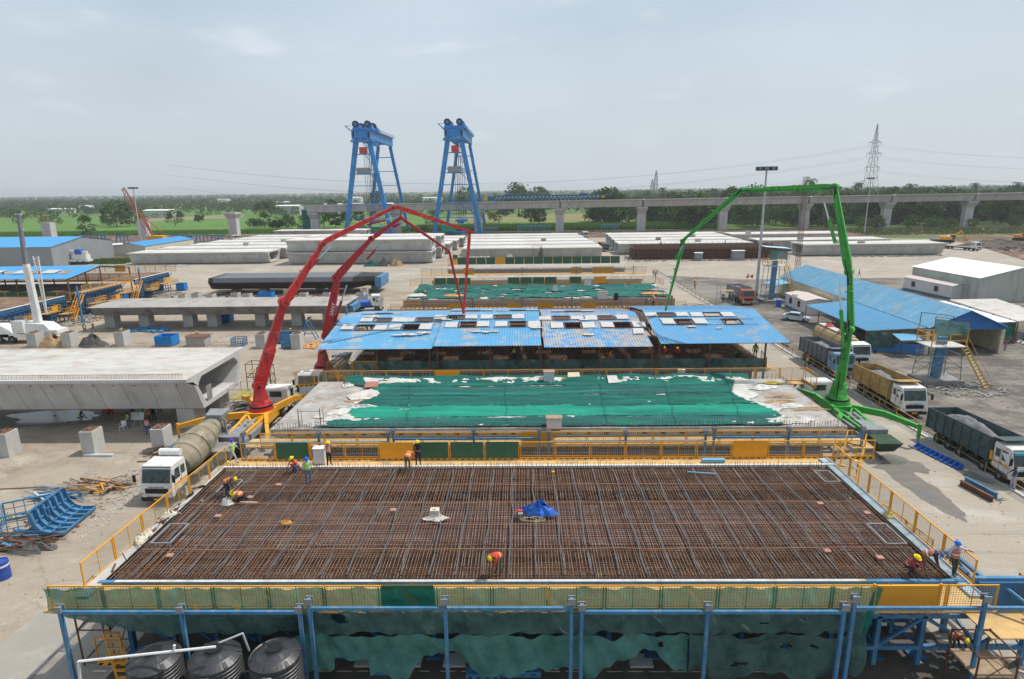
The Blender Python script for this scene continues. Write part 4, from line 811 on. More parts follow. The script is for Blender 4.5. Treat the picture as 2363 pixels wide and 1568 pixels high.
# ---------------------------------------------------------------- bed three below the big blue roof
g3 = thing('casting_bed', 'shaded casting bed with rebar under the big blue roof', 'casting bed', (-19,37,0))
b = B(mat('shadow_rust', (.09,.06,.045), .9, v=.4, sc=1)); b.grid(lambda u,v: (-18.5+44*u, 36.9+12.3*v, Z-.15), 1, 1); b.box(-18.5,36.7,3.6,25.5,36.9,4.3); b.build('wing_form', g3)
b = B(rebar_m)
for i in range(180): x = -18.4+43.8*i/179; b.bar((x,37,Z),(x+wob(.1),49,Z+wob(.03)),.035); b.bar((x,37.1,Z-.1),(x+wob(.1),37.1,Z+.45),.03)
for i in range(40): y = 37+.3*i; b.bar((-18.4,y,Z+.03),(25.4,y,Z+.03),.03)
for i in range(60): x = -18+i*.73; b.bar((x,43,Z),(x+wob(.4),43+wob(.3),Z+.8),.04); b.bar((x,40,Z),(x+wob(.4),40,Z+.7),.04)
b.build('bar_mat', g3, kind='stuff')
b = B(plank_y); b.box(-20,35.2,4.15,26,36.6,4.22); b.build('front_walkway', g3)
o = net('shade_net', 'dark green net along the front walkway under the big blue roof', -17.6, 25.0, 35.4, 5.45, 4.35, MATS['hanging_green_net'], sag=.03)
b = B(form_blue)
for i in range(22): x = -18+i*2; b.bar((x,35.4,.1),(x,35.4,4.1),.16); b.bar((x,35.4,1),(x,37.5,4),.12)
b.box(-18,39,.3,25,39.3,4); b.build('support_truss', g3, kind='stuff')
fence((-20.3,35.3,4.15), (-14.9,35.3,4.15), 'yellow fence at the left end below the big blue roof', 1.3)
fence((25.0,35.4,4.15), (25.6,38.5,4.15), 'yellow fence at the right end below the big blue roof', 1.3)
# corrugated roof sections
HB = []
def roof_section(label, x0, x1, dz, hatches, m):
    t = thing('roof_section', label, 'roof', (x0,34.3,7.0+dz), 0, 'sections of the big blue corrugated roof')
    prof = [(34.3,7.0),(38.5,7.55),(39.6,7.72),(41.2,7.95),(42.2,8.1),(43.2,8.27),(44.5,8.45),(45.6,8.32),(46.8,8.15),(50,7.7),(54.3,7.05)]
    prof = [(y,z+dz) for y,z in prof]; p = .28; nx = int((x1-x0)/p); b = B(m); V = []; F = []
    xs = []
    for i in range(nx): xs += [(x0+i*p,0),(x0+i*p+.10,0),(x0+i*p+.14,.05),(x0+i*p+.22,.05),(x0+i*p+.26,0)]
    xs.append((x0+nx*p,0)); n = len(xs)
    for (y, z) in prof: V += [(x, y, z+dz2) for x, dz2 in xs]
    for j in range(len(prof)-1):
        yc = (prof[j][0]+prof[j+1][0])/2
        for i in range(n-1):
            xc = (xs[i][0]+xs[i+1][0])/2
            if any(abs(xc-hx) < .85 and abs(yc-hy) < hr for hx, hy, hr in hatches): continue
            F.append((j*n+i, j*n+i+1, (j+1)*n+i+1, (j+1)*n+i))
    b.add(V, F); b.build('corrugated_sheet', t)
    fr = B(rust)
    for y, z in ((34.6,6.95),(37.5,7.33),(41.4,7.85),(44.5,8.2),(48,7.75),(52,7.2),(54,6.95)): fr.bar((x0+.1,y,z+dz),(x1-.1,y,z+dz),.1)
    k = 3
    for i in range(k):
        x = x0+.3+(x1-x0-.6)*i/(k-1); fr.bar((x,34.5,6.9+dz),(x,44.5,8.2+dz),.12); fr.bar((x,44.5,8.2+dz),(x,54,6.95+dz),.12); fr.bar((x,34.6,6.5+dz),(x,54,6.5+dz),.12)
        for q in range(10): fr.bar((x,34.6+q*2,6.5+dz),(x,35.6+q*2,7.0+dz+(.13*min(q,9-q))*1),.06)
        fr.bar((x,53.8,.0),(x,53.8,6.9+dz),.16)
    fr.build('roof_frame', t, kind='stuff')
    for hx, hy, hr in hatches:
        zz = np.interp(hy, [a[0] for a in prof], [a[1] for a in prof]); s = (np.interp(hy+.5,[a[0] for a in prof],[a[1] for a in prof])-np.interp(hy-.5,[a[0] for a in prof],[a[1] for a in prof]))
        hf = B(rust); d = hr+.05 if hr > .7 else .6
        for a, c in (((-.95,-d),(.95,-d)),((.95,-d),(.95,d)),((.95,d),(-.95,d)),((-.95,d),(-.95,-d))): hf.bar((hx+a[0],hy+a[1],zz+.05+s*a[1]),(hx+c[0],hy+c[1],zz+.05+s*c[1]),.08,.16)
        h_ = hf.build('hatch_frame', t)
        for sx in (-1,1):
            if hx > 22 and hr > .6: continue
            cv = B(cover_w); xa = hx+sx*1.08+wob(.1); xb = xa+sx*1.35; y0, y1 = hy-d+wob(.12), hy+d+wob(.1); q = .12+wob(.05)
            P_ = [(xa,y0,zz+s*(y0-hy)+q),(xb,y0+wob(.15),zz+s*(y0-hy)+q),(xb,y1+wob(.15),zz+s*(y1-hy)+q),(xa,y1,zz+s*(y1-hy)+q)]
            cv.hull(P_, [(a[0],a[1],a[2]+.03) for a in P_]); cv.build('hatch_cover', t)
        rr = B(grey_m)
        for sy in (-1,1): rr.bar((hx-2.6,hy+sy*d,zz+.06+s*sy*d),(hx+2.6,hy+sy*d,zz+.06+s*sy*d),.05)
        rr.build('slide_rail', t)
    return t
def H(*xs, a=.85): return [(x,40.4,.8) for x in xs[:2]]+[(x,43.3-.5,.5) for x in xs[2:4]]+[(x,46.2,.55) for x in xs[4:]]
roof_section('leftmost section of the big blue corrugated roof', -20.9, -9.1, -.05, [(-17.4,40.4,.8),(-12.3,40.4,.8),(-15.9,42.7,.5),(-11.1,42.7,.5),(-16.5,46.2,.6)], roof_b)
roof_section('second section from the left of the big blue roof, where the red hoses drop in', -9.0, 2.0, .2, [(-6.0,40.4,.8),(-.5,40.4,.8),(-7.5,42.7,.5),(-2.2,42.7,.5),(-6,46.2,.6),(-.5,46.2,.6)], roof_b)
roof_section('third section of the big blue roof, dirtied with dry concrete', 2.2, 13.3, 0., [(5.6,40.4,.8),(11.0,40.4,.8),(4.4,42.7,.5),(9.5,42.7,.5),(6,46.2,.6)], mat('blue_roof_sheet_dirty', (.085,.33,.66), .45, m=.1, v=.12, sc=.6, dirt=[(.36,.35,.34),(.42,.41,.40)], dsc=.5, dp=(.47,.57)))
roof_section('rightmost and largest section of the big blue roof below the green boom', 13.9, 27.0, .28, [(17.7,40.4,.8),(22.9,40.4,.8),(16.2,42.7,.5),(21.4,42.7,.5)], mat('blue_roof_sheet_clean', (.11,.35,.60), .42, m=.1, v=.10, sc=.5, dirt=[(.36,.37,.38),(.17,.34,.50)], dsc=.5, dp=(.56,.63)))
for i,(x,y,s) in enumerate([(-12.2,38.0,1.1),(-10.6,38.5,.7),(-4.9,38.2,.4),(-3.8,38.1,.5),(-2.9,38.2,.3),(1.6,39.2,.5),(7.0,37.6,.5),(12.2,38.3,.01),(-17.3,43.8,.7),(18.2,39.0,.4),(20.9,38.4,.2),(10.8,43.2,.35),(-8.5,42.0,.5),(6.9,42.1,.5)]):
    lump('concrete_crumbs', ['','grey concrete crumbs on the blue roof'][1]+' '+['beside the first hatch','below the second hatch','below the third hatch','left of the fourth hatch','under the fourth hatch','right of the fourth hatch','below the fifth hatch','near the loose sheet','at the upper left','below the seventh hatch','in the lower right part','near the sixth hatch','on the second section','on the third section'][i], 'debris', x, y, 7.05+(y-34.3)*.142+.02+(.2 if -9<x<2 else .28 if x>13.9 else 0), s+.15, s*.5+.1, .07, MATS['dull_green_sheet'] if False else tarp_w, i, 12, .9)
b = B(cover_w); P_ = [(11.7,37.6,7.56),(12.9,37.7,7.58),(13.0,39.1,7.8),(11.9,39.1,7.8)]; b.hull(P_, [(a,c,d+.03) for a,c,d in P_]); tag(b.build('loose_sheet'), 'loose white hatch sheet lying on the third roof section', 'sheet')
# ---------------------------------------------------------------- beds five to seven behind the roof
def bars_row(b, x0, x1, y, z, n, h):
    for i in range(n): x = lerp(x0,x1,i/(n-1))+wob(.05); b.bar((x,y,z),(x+wob(.05),y,z+h*random.uniform(.7,1.1)),.035)
g4 = thing('casting_bed', 'fourth casting bed mostly hidden behind the big blue roof', 'casting bed', (-22,56.5,0))
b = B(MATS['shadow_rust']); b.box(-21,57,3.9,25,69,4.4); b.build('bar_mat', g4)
b = B(rust)
for i in range(120): x = -21+46*i/119; b.bar((x,66,4.4),(x,69.2,4.45),.05); b.bar((x,69.2,4.4),(x,69.2,4.8),.04)
b.build('starter_bars', g4, kind='stuff')
g5 = thing('casting_bed', 'fifth casting bed with a netted slab behind the big blue roof', 'casting bed', (-20,76,0))
b = B(conc_dark); b.mats=[mat('brown_side_form', (.30,.20,.13), .8, v=.3, sc=2)]; b.box(-20,76,2.6,25.5,76.3,4.5); b.box(-20,77,.2,25.5,90,4.45); b.build('side_form', g5)
b = B(rust); bars_row(b,-20,25,76.2,4.5,120,.5)
for i in range(60): x = -20+45*i/59; b.bar((x,73.6,3.5),(x,76,3.7),.12)
b.build('starter_bars', g5, kind='stuff')
b = B(plank_y); b.box(-21.5,72.6,3.3,26.5,75.9,3.4); b.build('front_walkway', g5)
fence((-21.5,72.6,3.4), (26.5,72.6,3.4), 'yellow fence in front of the fifth bed just behind the blue roof', 1.3, solid=(4,8,10,13), toe=False)
post_frame('blue post frame behind the big blue roof', (-16,-8,0,8,16,24), 72.2, 5.6, 4.9)
def nf(y0, y1, zb, amp, k, x0=-19.5, x1=25):
    def f(u, v): x = lerp(x0,x1,u); y = lerp(y0,y1,v); return (x, y, zb+abs(nz(x*.3,y,.6,k))*amp+.08*nz(x,y,1.5,k)+max(0,(v-.85)/.15)*.5*(.6+nz(x,0,.3,k)))
    return f
b = B(tarp_w); b.grid(nf(77,90,4.5,.1,1), 60, 10); tag(b.build('ground_sheeting', smooth=True), 'pale sheeting below the net on the fifth slab', 'sheeting')
drape('shade_net', 'green shade net over the slab of the fifth bed behind the blue roof', nf(77.2,90,4.62,.35,3), 160, 24, net_g, hole=lambda u, v: nz(u*14, v*9, 1.1, 4) > .30)
for i,(x,y,m,s) in enumerate([(-11.8,79.5,wood,'orange brown plywood boards on the fifth slab at the left'),(22.5,80,wood,'orange brown plywood boards at the right end of the fifth slab'),(24.5,84,MATS['grey_steel'],'grey crumpled sheet at the right end of the fifth slab'),(-18.5,80,tarp_w,'white crumpled sheet at the left end of the fifth slab')]):
    if m is wood: m = mat('orange_plywood', (.52,.27,.10), .8, v=.2, sc=2)
    lump('board_pile' if i < 2 else 'loose_sheeting', s, 'debris', x, y, 4.75, 1.9, 1.2, .25, m, i, 10, .6)
panelbox('pale box on the fifth slab right of centre near the fence', 12.5, 90.5, 4.7, 1.3, .8, 1.2); panelbox('large pale box in front of the fifth slab beside three workers', 13.5, 76.5, 4.3, 1.5, .8, 1.4); panelbox('small pale box in the middle of the fifth slab', 6, 84, 4.7, .8, .6, .8)
b = B(black); b.cyl((15.6,75.5,4.3),(15.6,75.5,5.6),.35,12); tag(b.build('round_floodlight'), 'round black drum lamp standing on the fifth bed right of the box', 'lamp')
fence((-20,96.2,4.2), (26.5,96.2,4.2), 'yellow netted fence behind the fifth slab', 1.3, solid=(14,), net=(1,2,3,7,8,9,10,12), toe=False)
fence((-22,94,4.2), (-20,96.2,4.2), 'short yellow fence at the left end behind the fifth slab', 1.3, toe=False); fence((26.5,96.2,4.2), (27.2,92,4.2), 'short yellow fence at the right end behind the fifth slab', 1.3, toe=False)
g6 = thing('casting_bed', 'sixth casting bed with a bare pale slab and orange walkway', 'casting bed', (-18,99,0))
b = B(slab_conc); b.box(-18.5,99.5,3.95,24.5,107,4.5); b.use(MATS['brown_side_form']); b.box(-18.3,99.3,2.6,24.3,99.49,4.1); b.box(-18,100,.2,24,107,3.9); b.build('fresh_slab', g6)
fence((-22.5,110.5,4.2), (27.5,110.5,4.2), 'yellow fence with orange panels behind the sixth slab', 1.5, solid=(4,14,16,17), toe=False)
b = B(plank_y); b.box(-22.5,110.5,4.0,27.5,113,4.1); b.build('back_walkway', g6); post_frame('blue post frame behind the sixth bed', (-12,0,12,24.5), 109.8, 5.8, 5.2)
g7 = thing('casting_bed', 'seventh and farthest casting bed with a grey slab', 'casting bed', (-16,117,0))
b = B(slab_conc); b.box(-17.5,118,3.95,24,127,4.5); b.use(MATS['brown_side_form']); b.box(-17.3,117.8,2.4,23.8,117.99,4.1); b.box(-17,118.5,.2,23.5,127,3.9); b.build('fresh_slab', g7)
fence((-19,132,3.6), (25,132,3.6), 'green netted yellow fence behind the farthest casting bed', 2.1, solid=(5,), net=tuple(i for i in range(18) if i not in (0,5)), toe=False)
# ---------------------------------------------------------------- wheels and trucks
wb = B(rubber); wb.lathe([(.18,-.14),(.42,-.15),(.5,-.11),(.52,0),(.5,.11),(.42,.15),(.18,.14)], 18); WT = wb.mesh('tyre')
wb = B(grey_m); wb.lathe([(.0,-.10),(.12,-.16),(.14,-.10),(.28,-.08),(.30,-.13)], 14); wb.lathe([(.30,.13),(.28,.08),(.14,.10),(.12,.16),(.0,.10)], 14); WR = wb.mesh('rim')
def wheel(t, x, y, z=.52, s=1.):
    w = bpy.data.objects.new('wheel', WT); COL.objects.link(w); w.parent = t; w.location = (x,y,z*s); w.rotation_euler = (0,pi/2,0); w.scale = (s,s,s); r = bpy.data.objects.new('rim', WR); COL.objects.link(r); r.parent = w
def cab(t, m, y0=0, w=2.4, stripe=None, glass_top=None):
    h = w/2; pr = [(0,.55),(-.06,1.0),(0,1.75),(.30,2.85),(.45,3.0),(1.95,3.05),(2.0,2.9),(2.0,1.0),(1.35,1.0),(1.15,1.25),(.55,1.25),(.35,1.0),(.3,.55)]
    b = B(m); 
    prr = [(0,.55),(-.06,1.0),(0,1.75),(.30,2.85),(.45,3.0),(1.95,3.05),(2.02,2.9),(2.0,1.02),(.25,.8)]
    b.hull([(-h*(.96 if z > 2.5 else 1),y0+y,z) for y,z in prr],[(h*(.96 if z > 2.5 else 1),y0+y,z) for y,z in prr]); c = b.build('cab', t, world=False)
    b = B(glass); b.hull([(-h*.88,y0-.012,1.80),(h*.88,y0-.012,1.80),(h*.88,y0+.265,2.78),(-h*.88,y0+.265,2.78)],[(-h*.88,y0+.03,1.80),(h*.88,y0+.03,1.80),(h*.88,y0+.30,2.78),(-h*.88,y0+.30,2.78)]); b.build('windscreen', c, world=False)
    for s in (-1,1):
        b = B(glass); X = s*(h*.97+.02); b.hull([(X,y0+.35,1.85),(X,y0+1.15,1.85),(X*.985,y0+1.15,2.65),(X*.985,y0+.6,2.65)],[(X-.03*s,y0+.35,1.85),(X-.03*s,y0+1.15,1.85),(X*.985-.03*s,y0+1.15,2.65),(X*.985-.03*s,y0+.6,2.65)]); b.build('side_window', c, world=False)
        b = B(glass); b.box(min(X,X-.03*s),y0+1.35,1.95,max(X,X-.03*s),y0+1.8,2.6); b.build('side_window', c, world=False)
        b = B(black); b.bar((s*h,y0+.1,2.5),(s*(h+.28),y0-.12,2.45),.04); b.box(s*(h+.28)-.1,y0-.2,1.95,s*(h+.28)+.1,y0-.12,2.5); b.build('mirror', c, world=False)
        b = B(mat('headlight', (.7,.68,.6), .2)); b.box(s*h*.78-.18,y0-.1,.72,s*h*.78+.18,y0-.065,.92); b.build('headlight', c, world=False)
    b = B(black); b.box(-h*.72,y0-.085,1.0,h*.72,y0-.03,1.38); b.build('grille', c, world=False)
    b = B(grey_m if m is not white else black); b.box(-h,y0-.14,.42,h,y0+.2,.72); b.use(yellow); b.box(-.25,y0-.16,.48,.25,y0-.145,.66); b.build('bumper', c, world=False)
    b = B(black); b.bar((-h*.4,y0-.03,1.82),(-h*.1,y0+.08,2.3),.03); b.bar((h*.3,y0-.03,1.82),(h*.6,y0+.08,2.3),.03); b.build('wipers', c, world=False, kind='stuff')
    for s in (-1,1):      # door outline, handle, step, lamp
        b = B(black); X = s*(h+.004)
        for p_, q_ in (((X,y0+.32,1.0),(X,y0+.32,2.7)),((X,y0+1.25,1.0),(X,y0+1.25,2.75)),((X,y0+.32,1.0),(X,y0+1.25,1.0))): b.bar(p_, q_, .015)
        b.box(min(X,X+s*.02),y0+1.05,1.62,max(X,X+s*.02),y0+1.2,1.66); b.box(s*h-.04,y0+.35,.5,s*h+.04,y0+.95,.58); b.build('door_trim', c, world=False, kind='stuff')
        b = B(MATS['orange_paint']); b.box(s*(h-.12)-.07,y0-.1,.95,s*(h-.12)+.07,y0-.07,1.02); b.build('indicator', c, world=False)
    b = B(grey_m); b.box(-h*.5,y0-.075,1.46,h*.5,y0-.05,1.52); b.box(-h*.9,y0+.31,2.86,h*.9,y0+.36,2.98); b.build('front_trim', c, world=False, kind='stuff')
    b = B(mat('mud_splash', (.20,.17,.13), .95, v=.3, sc=4)); b.box(-h*.99,y0-.02,.56,h*.99,y0+.02,.70)
    for s in (-1,1): b.hull([(s*(h+.006),y0+.3,.82),(s*(h+.006),y0+1.98,1.03),(s*(h+.006),y0+1.98,1.12),(s*(h+.006),y0+.3,.95)],[(s*(h+.002),y0+.3,.82),(s*(h+.002),y0+1.98,1.03),(s*(h+.002),y0+1.98,1.12),(s*(h+.002),y0+.3,.95)])
    b.build('mud_band', c, world=False, kind='stuff')
    if stripe:
        for xa in (-h-.012, h+.003): b = B(stripe); b.box(xa,y0+.3,1.45,xa+.009,y0+1.95,1.6); b.build('stripe', c, world=False)
    if glass_top: b = B(glass_top); b.box(-h*.86,y0+.17,2.62,h*.86,y0+.225,2.80); b.build('sun_visor', c, world=False)
    return c
def chassis(t, L_, axles):
    b = B(black); b.box(-.5,.6,.62,-.3,L_,.95); b.box(.3,.6,.62,.5,L_,.95)
    for y in axles: b.cyl((-1,y,.52),(1,y,.52),.1,6)
    b.box(.55,3.4,.5,1.1,4.4,1.0); b.box(-1.1,3.4,.5,-.55,4.4,1.0); b.build('chassis', t, world=False, kind=None)
    for y in axles:
        for s in (-1,1): wheel(t, s*1.03, y)
sand = mat('grey_stone_grit', (.17,.17,.18), .95, v=.35, sc=6, dirt=(.26,.26,.26), dsc=1.5, bump=.4)
def dump_truck(label, x, y, cabm, bodym, rz=0., L_=9.2, ribs=7, load=.9, canopy=True, inner=None, **k):
    t = thing('dump_truck', label, 'dump truck', (x,y,0), rz); cab(t, cabm, **k); chassis(t, L_, (1.1,2.9,L_-4.3,L_-2.9,L_-1.5) if L_ > 9 else (1.1,L_-2.7,L_-1.3))
    y0, y1, z0, z1 = 2.25, L_, 1.15, 2.95; w = 1.25; b = B(bodym)
    b.box(-w,y0,z0,w,y1,z0+.08); b.hull([(-w,y0,z0),(-w+.07,y0,z0),(-w+.07,y0-.05,z1+.3),(-w,y0-.05,z1+.3)],[(-w,y1,z0),(-w+.07,y1,z0),(-w+.07,y1+.1,z1),(-w,y1+.1,z1)]); b.hull([(w-.07,y0,z0),(w,y0,z0),(w,y0-.05,z1+.3),(w-.07,y0-.05,z1+.3)],[(w-.07,y1,z0),(w,y1,z0),(w,y1+.1,z1),(w-.07,y1+.1,z1)])
    b.box(-w+.08,y0-.06,z0,w-.08,y0,z1+.35); b.hull([(-w+.08,y1,z0),(w-.08,y1,z0),(w-.08,y1+.05,z0),(-w+.08,y1+.05,z0)],[(-w+.08,y1+.05,z1-.05),(w-.08,y1+.05,z1-.05),(w-.08,y1+.12,z1-.05),(-w+.08,y1+.12,z1-.05)])
    if canopy: b.hull([(-w+.05,y0-.06,z1+.3),(w-.05,y0-.06,z1+.3),(w-.05,y0-.06,z1+.36),(-w+.05,y0-.06,z1+.36)],[(-w+.1,y0-1.1,z1+.42),(w-.1,y0-1.1,z1+.42),(w-.1,y0-1.1,z1+.47),(-w+.1,y0-1.1,z1+.47)])
    bd = b.build('tipper_body', t, world=False)
    rb = B(bodym); rb.bar((0,0,z0-.02),(0,0,z1-.0),.1,.12)
    rm = rb.mesh('body_rib')
    for s in (-1,1):
        for i in range(ribs): inst(rm, bd, (s*(w+.055), y0+.2+(y1-y0-.3)*i/(ribs-1), 0)).scale = (1,1,1)
    b = B(bodym); b.bar((-w-.05,y0,z0+.9),(-w-.05,y1,z0+.85),.05,.08); b.bar((w+.05,y0,z0+.9),(w+.05,y1,z0+.85),.05,.08); b.build('side_rail', bd, world=False)
    if load:
        b = B(sand); b.grid(lambda u,v: (-w+.1+2.3*u, y0+.1+(y1-y0-.15)*v, z0+.5+load*sin(pi*min(1,max(0,u)))**.7*sin(pi*min(1,max(0,v*.95+.02)))**.55*(1+.25*nz(u*4,v*9,1,x))), 14, 30); o = b.build('stone_load', None, world=False, smooth=True); o.location = (x,y,0); o.rotation_euler = (0,0,rz); tag(o, 'stone grit heaped in the '+' '.join(label.split()[:8]), 'gravel')
    return t
dkg = mat('dark_green_grey_paint', (.06,.095,.105), .6, v=.3, sc=1, dirt=(.12,.115,.10), dsc=.9)
t = dump_truck('big dark green dump truck with white cab, nearest on the right', 37.9, 17.5, white, dkg, L_=9.9, ribs=8, load=1.5, stripe=MATS['safety_yellow_paint'], glass_top=mat('cyan_visor',(.02,.42,.62),.4))
b = B(yellow); b.box(-1.32,1.95,1.5,-1.25,2.15,2.2); b.build('yellow_panel', t, world=False)
dump_truck('yellow bodied dump truck with white cab below the green pump', 38.6, 32.3, white, mat('worn_yellow_body', (.42,.27,.10), .7, v=.2, sc=1.5, dirt=(.20,.16,.11), dsc=.9, dp=(.48,.68)), L_=9.4, ribs=5, load=1.3, stripe=None)
dump_truck('grey dump truck with pale blue cab behind the green boom', 38.4, 45.3, mat('pale_blue_cab', (.18,.33,.47), .5, v=.15, sc=1.5), mat('grey_tipper', (.15,.155,.17), .7, v=.25, sc=1), L_=9.6, ribs=7, load=1.3)
dump_truck('grey dump truck with orange cab standing by the water tower', 43.9, 92.8, mat('orange_cab', (.55,.16,.08), .5, v=.15), mat('pale_grey_tipper', (.26,.26,.25), .7, v=.25, sc=1), L_=9.4, ribs=8, load=1.2, canopy=False)
# tanker
t = thing('tanker_truck', 'cement tanker truck with tan barrel and white cab', 'tanker truck', (42.6,49.6,0)); cab(t, white); chassis(t, 11.5, (1.1,2.9,8,9.3,10.6))
b = B(mat('tan_barrel', (.42,.29,.14), .55, v=.2, sc=1.2, dirt=(.28,.22,.15), dsc=.8)); n = 16; prof = [(2.3,.3),(2.4,1.0),(2.9,1.25),(5.2,1.22),(5.4,1.18),(5.6,1.25),(8.2,1.25),(8.4,1.18),(8.6,1.25),(11,1.22),(11.6,.9),(11.7,.3)]
V = []; F = []
for y, r in prof: V += [(r*cos(2*pi*i/n), y, 2.25+r*sin(2*pi*i/n)*.95) for i in range(n)]
for k in range(len(prof)-1): F += [(k*n+i, k*n+(i+1) % n, (k+1)*n+(i+1) % n, (k+1)*n+i) for i in range(n)]
b.add(V, F+[tuple(range(n)), tuple(range((len(prof)-1)*n, len(prof)*n))]); b.build('tank_barrel', t, world=False)
for y in (3.2,5.4,8.4,10.8):
    b = B(grey_m); b.add([(1.28*cos(a),y+d,2.25+1.28*.95*sin(a)) for d in (-.06,.06) for a in [pi*i/12 for i in range(13)]], [(i,i+1,i+14,i+13) for i in range(12)]); b.build('band', t, world=False)
b = B(cover_w); b.box(-.5,2.8,3.42,.5,11,3.5); b.build('top_walkway', t, world=False)
for y in (5.2,8.8): o = lump('red_sack', 'red sack tied on the tanker top, '+('nearer' if y < 6 else 'farther')+' one', 'sack', 42.6, 49.6+y, 3.52, .7, .55, .35, mat('red_sack_cloth', (.50,.10,.07), .9), y, 12, .5)
# transit mixer
def mixer(label, x, y, rz=0.):
    t = thing('mixer_truck', label, 'mixer truck', (x,y,0), rz); cab(t, white, stripe=MATS['safety_yellow_paint']); chassis(t, 9.4, (1.1,5.6,7.0,8.3))
    dm = mat('muddy_mixer_drum', (.27,.24,.17), .75, v=.25, sc=1.2, dirt=[(.14,.15,.085),(.34,.27,.21)], dsc=.7, dp=(.46,.62))
    b = B(dm); n = 28; A = Vector((0,2.7,1.9)); D = (Vector((0,8.6,3.0))-A).normalized(); U = Vector((0,-D.z,D.y)); X = Vector((1,0,0)); prof = [(0,.45),(.15,.95),(1.2,1.28),(2.9,1.32),(3.3,1.28),(5.0,.95),(5.6,.75),(5.9,.7)]
    V = []; F = []
    for s, r in prof: V += [A+D*s+X*(r*cos(2*pi*i/n))+U*(r*sin(2*pi*i/n)) for i in range(n)]
    for k in range(len(prof)-1): F += [(k*n+i, k*n+(i+1) % n, (k+1)*n+(i+1) % n, (k+1)*n+i) for i in range(n)]
    b.add(V, F+[tuple(range(n))[::-1]]); dr = b.build('drum', t, world=False, smooth=False)
    for s, r in ((1.3,1.31),(2.6,1.35),(4.0,1.17),(5.1,.98)):
        b = B(MATS['muddy_mixer_drum'] if s < 5 else grey_m); b.add([A+D*(s+d)+X*((r+.03)*cos(2*pi*i/n))+U*((r+.03)*sin(2*pi*i/n)) for d in (-.05,.05) for i in range(n)], [(i,(i+1)%n,n+(i+1)%n,n+i) for i in range(n)]); b.build('drum_ring', dr, world=False)
    b = B(white); b.cyl((-.9,2.35,3.25),(.7,2.35,3.25),.28,12); b.build('water_tank', t, world=False)
    b = B(grey_m); b.hull([(-.75,8.5,3.3),(.75,8.5,3.3),(.75,9.6,3.5),(-.75,9.6,3.5)],[(-.6,8.5,3.9),(.8,8.5,3.9),(.9,9.9,4.0),(-.9,9.9,4.0)]); b.bar((0,9.2,3.0),(0,10.3,1.6),.5,.12); b.build('hopper', t, world=False)
    b = B(grey_m)
    for s in (-1,1): b.bar((s*1.05,8.7,1.0),(s*.9,8.7,3.5),.14); b.bar((s*1.1,3,1.1),(s*1.1,8.8,1.1),.12)
    b.build('drum_support', t, world=False, kind='stuff')
    return t
mixer('white cabbed concrete mixer truck beside the left edge of the rebar bed', -27.0, 15.4, -.03)
# ---------------------------------------------------------------- concrete pumps
def boom(t, pts, ws, m, P, Q, off=.0, cyls=(), text=None):
    W3 = [atp(px, py, P, Q) for px, py in pts]; nrm = Vector((Q[1]-P[1], P[0]-Q[0], 0)).normalized(); out = []
    for i, (a, c) in enumerate(zip(W3, W3[1:])):
        w0, w1 = ws[i][0]*.74, ws[i][1]*.74; d = (c-a).normalized(); b = B(m); o = nrm*off*(i % 2)
        b.bar(a+o, a.lerp(c,.12)+o, w0*.55, w0*.8, w0*.6, w0*1.1, up=nrm.cross(d)); b.bar(a.lerp(c,.12)+o, c+o, w0*.6, w0*1.1, w1*.5, w1*.8, up=nrm.cross(d)); s = b.build('boom_section', t)
        for q in (a, c):
            b = B(m); b.cyl(q+o-nrm*w0*.42, q+o+nrm*w0*.42, w0*.55 if q is a else w1*.62, 12); b.use(black); b.cyl(q+o-nrm*w0*.45, q+o+nrm*w0*.45, w0*.15, 8); b.build('boom_joint', s)
        up = nrm.cross(d); up = up if up.z > 0 else -up
        b = B(m); b.cyl(a+o+up*w0*.0-nrm*w0*.5, c+o-nrm*w1*.55, .07, 6)
        k = max(3,int((c-a).length/2.2))
        for j in range(1,k): q = a.lerp(c,j/k)+o; b.bar(q-nrm*w0*.55, q+nrm*w0*.35, .09, w0*.9); 
        b.build('delivery_pipe', s, kind='stuff')
    for i, (a, c) in enumerate(zip(W3, W3[1:])):      # hydraulic hoses looping over each joint
        w0 = ws[i][0]*.74; d = (c-a).normalized(); e = (W3[i-1]-a).normalized() if i else Vector((0,0,-1)); b = B(black)
        for q_ in (-.3,.0,.3):
            p0 = a+e*w0*1.8+nrm*(q_*w0-w0*.5); p3 = a+d*w0*1.8+nrm*(q_*w0-w0*.5); mid = a+(d+e)*(-w0*.3)+nrm*(q_*w0-w0*.6)-Vector((0,0,.25*w0)); b.path([p0, p0.lerp(mid,.5)-Vector((0,0,.1)), mid, mid.lerp(p3,.5)-Vector((0,0,.1)), p3], .035, 5)
        b.build('hose', t, kind='stuff')
        b = B(m); 
        for j in range(2,max(3,int((c-a).length/1.6))): 
            q = a.lerp(c, j/max(3,int((c-a).length/1.6))); b.bar(q-d*.06, q+d*.06, w0*.68, w0*1.16*(1-.35*j/max(3,int((c-a).length/1.6))), up=nrm.cross(d))
        b.build('stiffener_plate', t, kind='stuff')
    for (p1, p2, r) in cyls:
        a = atp(*p1, P, Q)-nrm*.35; c = atp(*p2, P, Q)-nrm*.35; b = B(m); b.cyl(a, a.lerp(c,.58), r, 10); b.use(chrome); b.cyl(a.lerp(c,.58), c, r*.5, 8); b.build('boom_cylinder', t)
    return W3
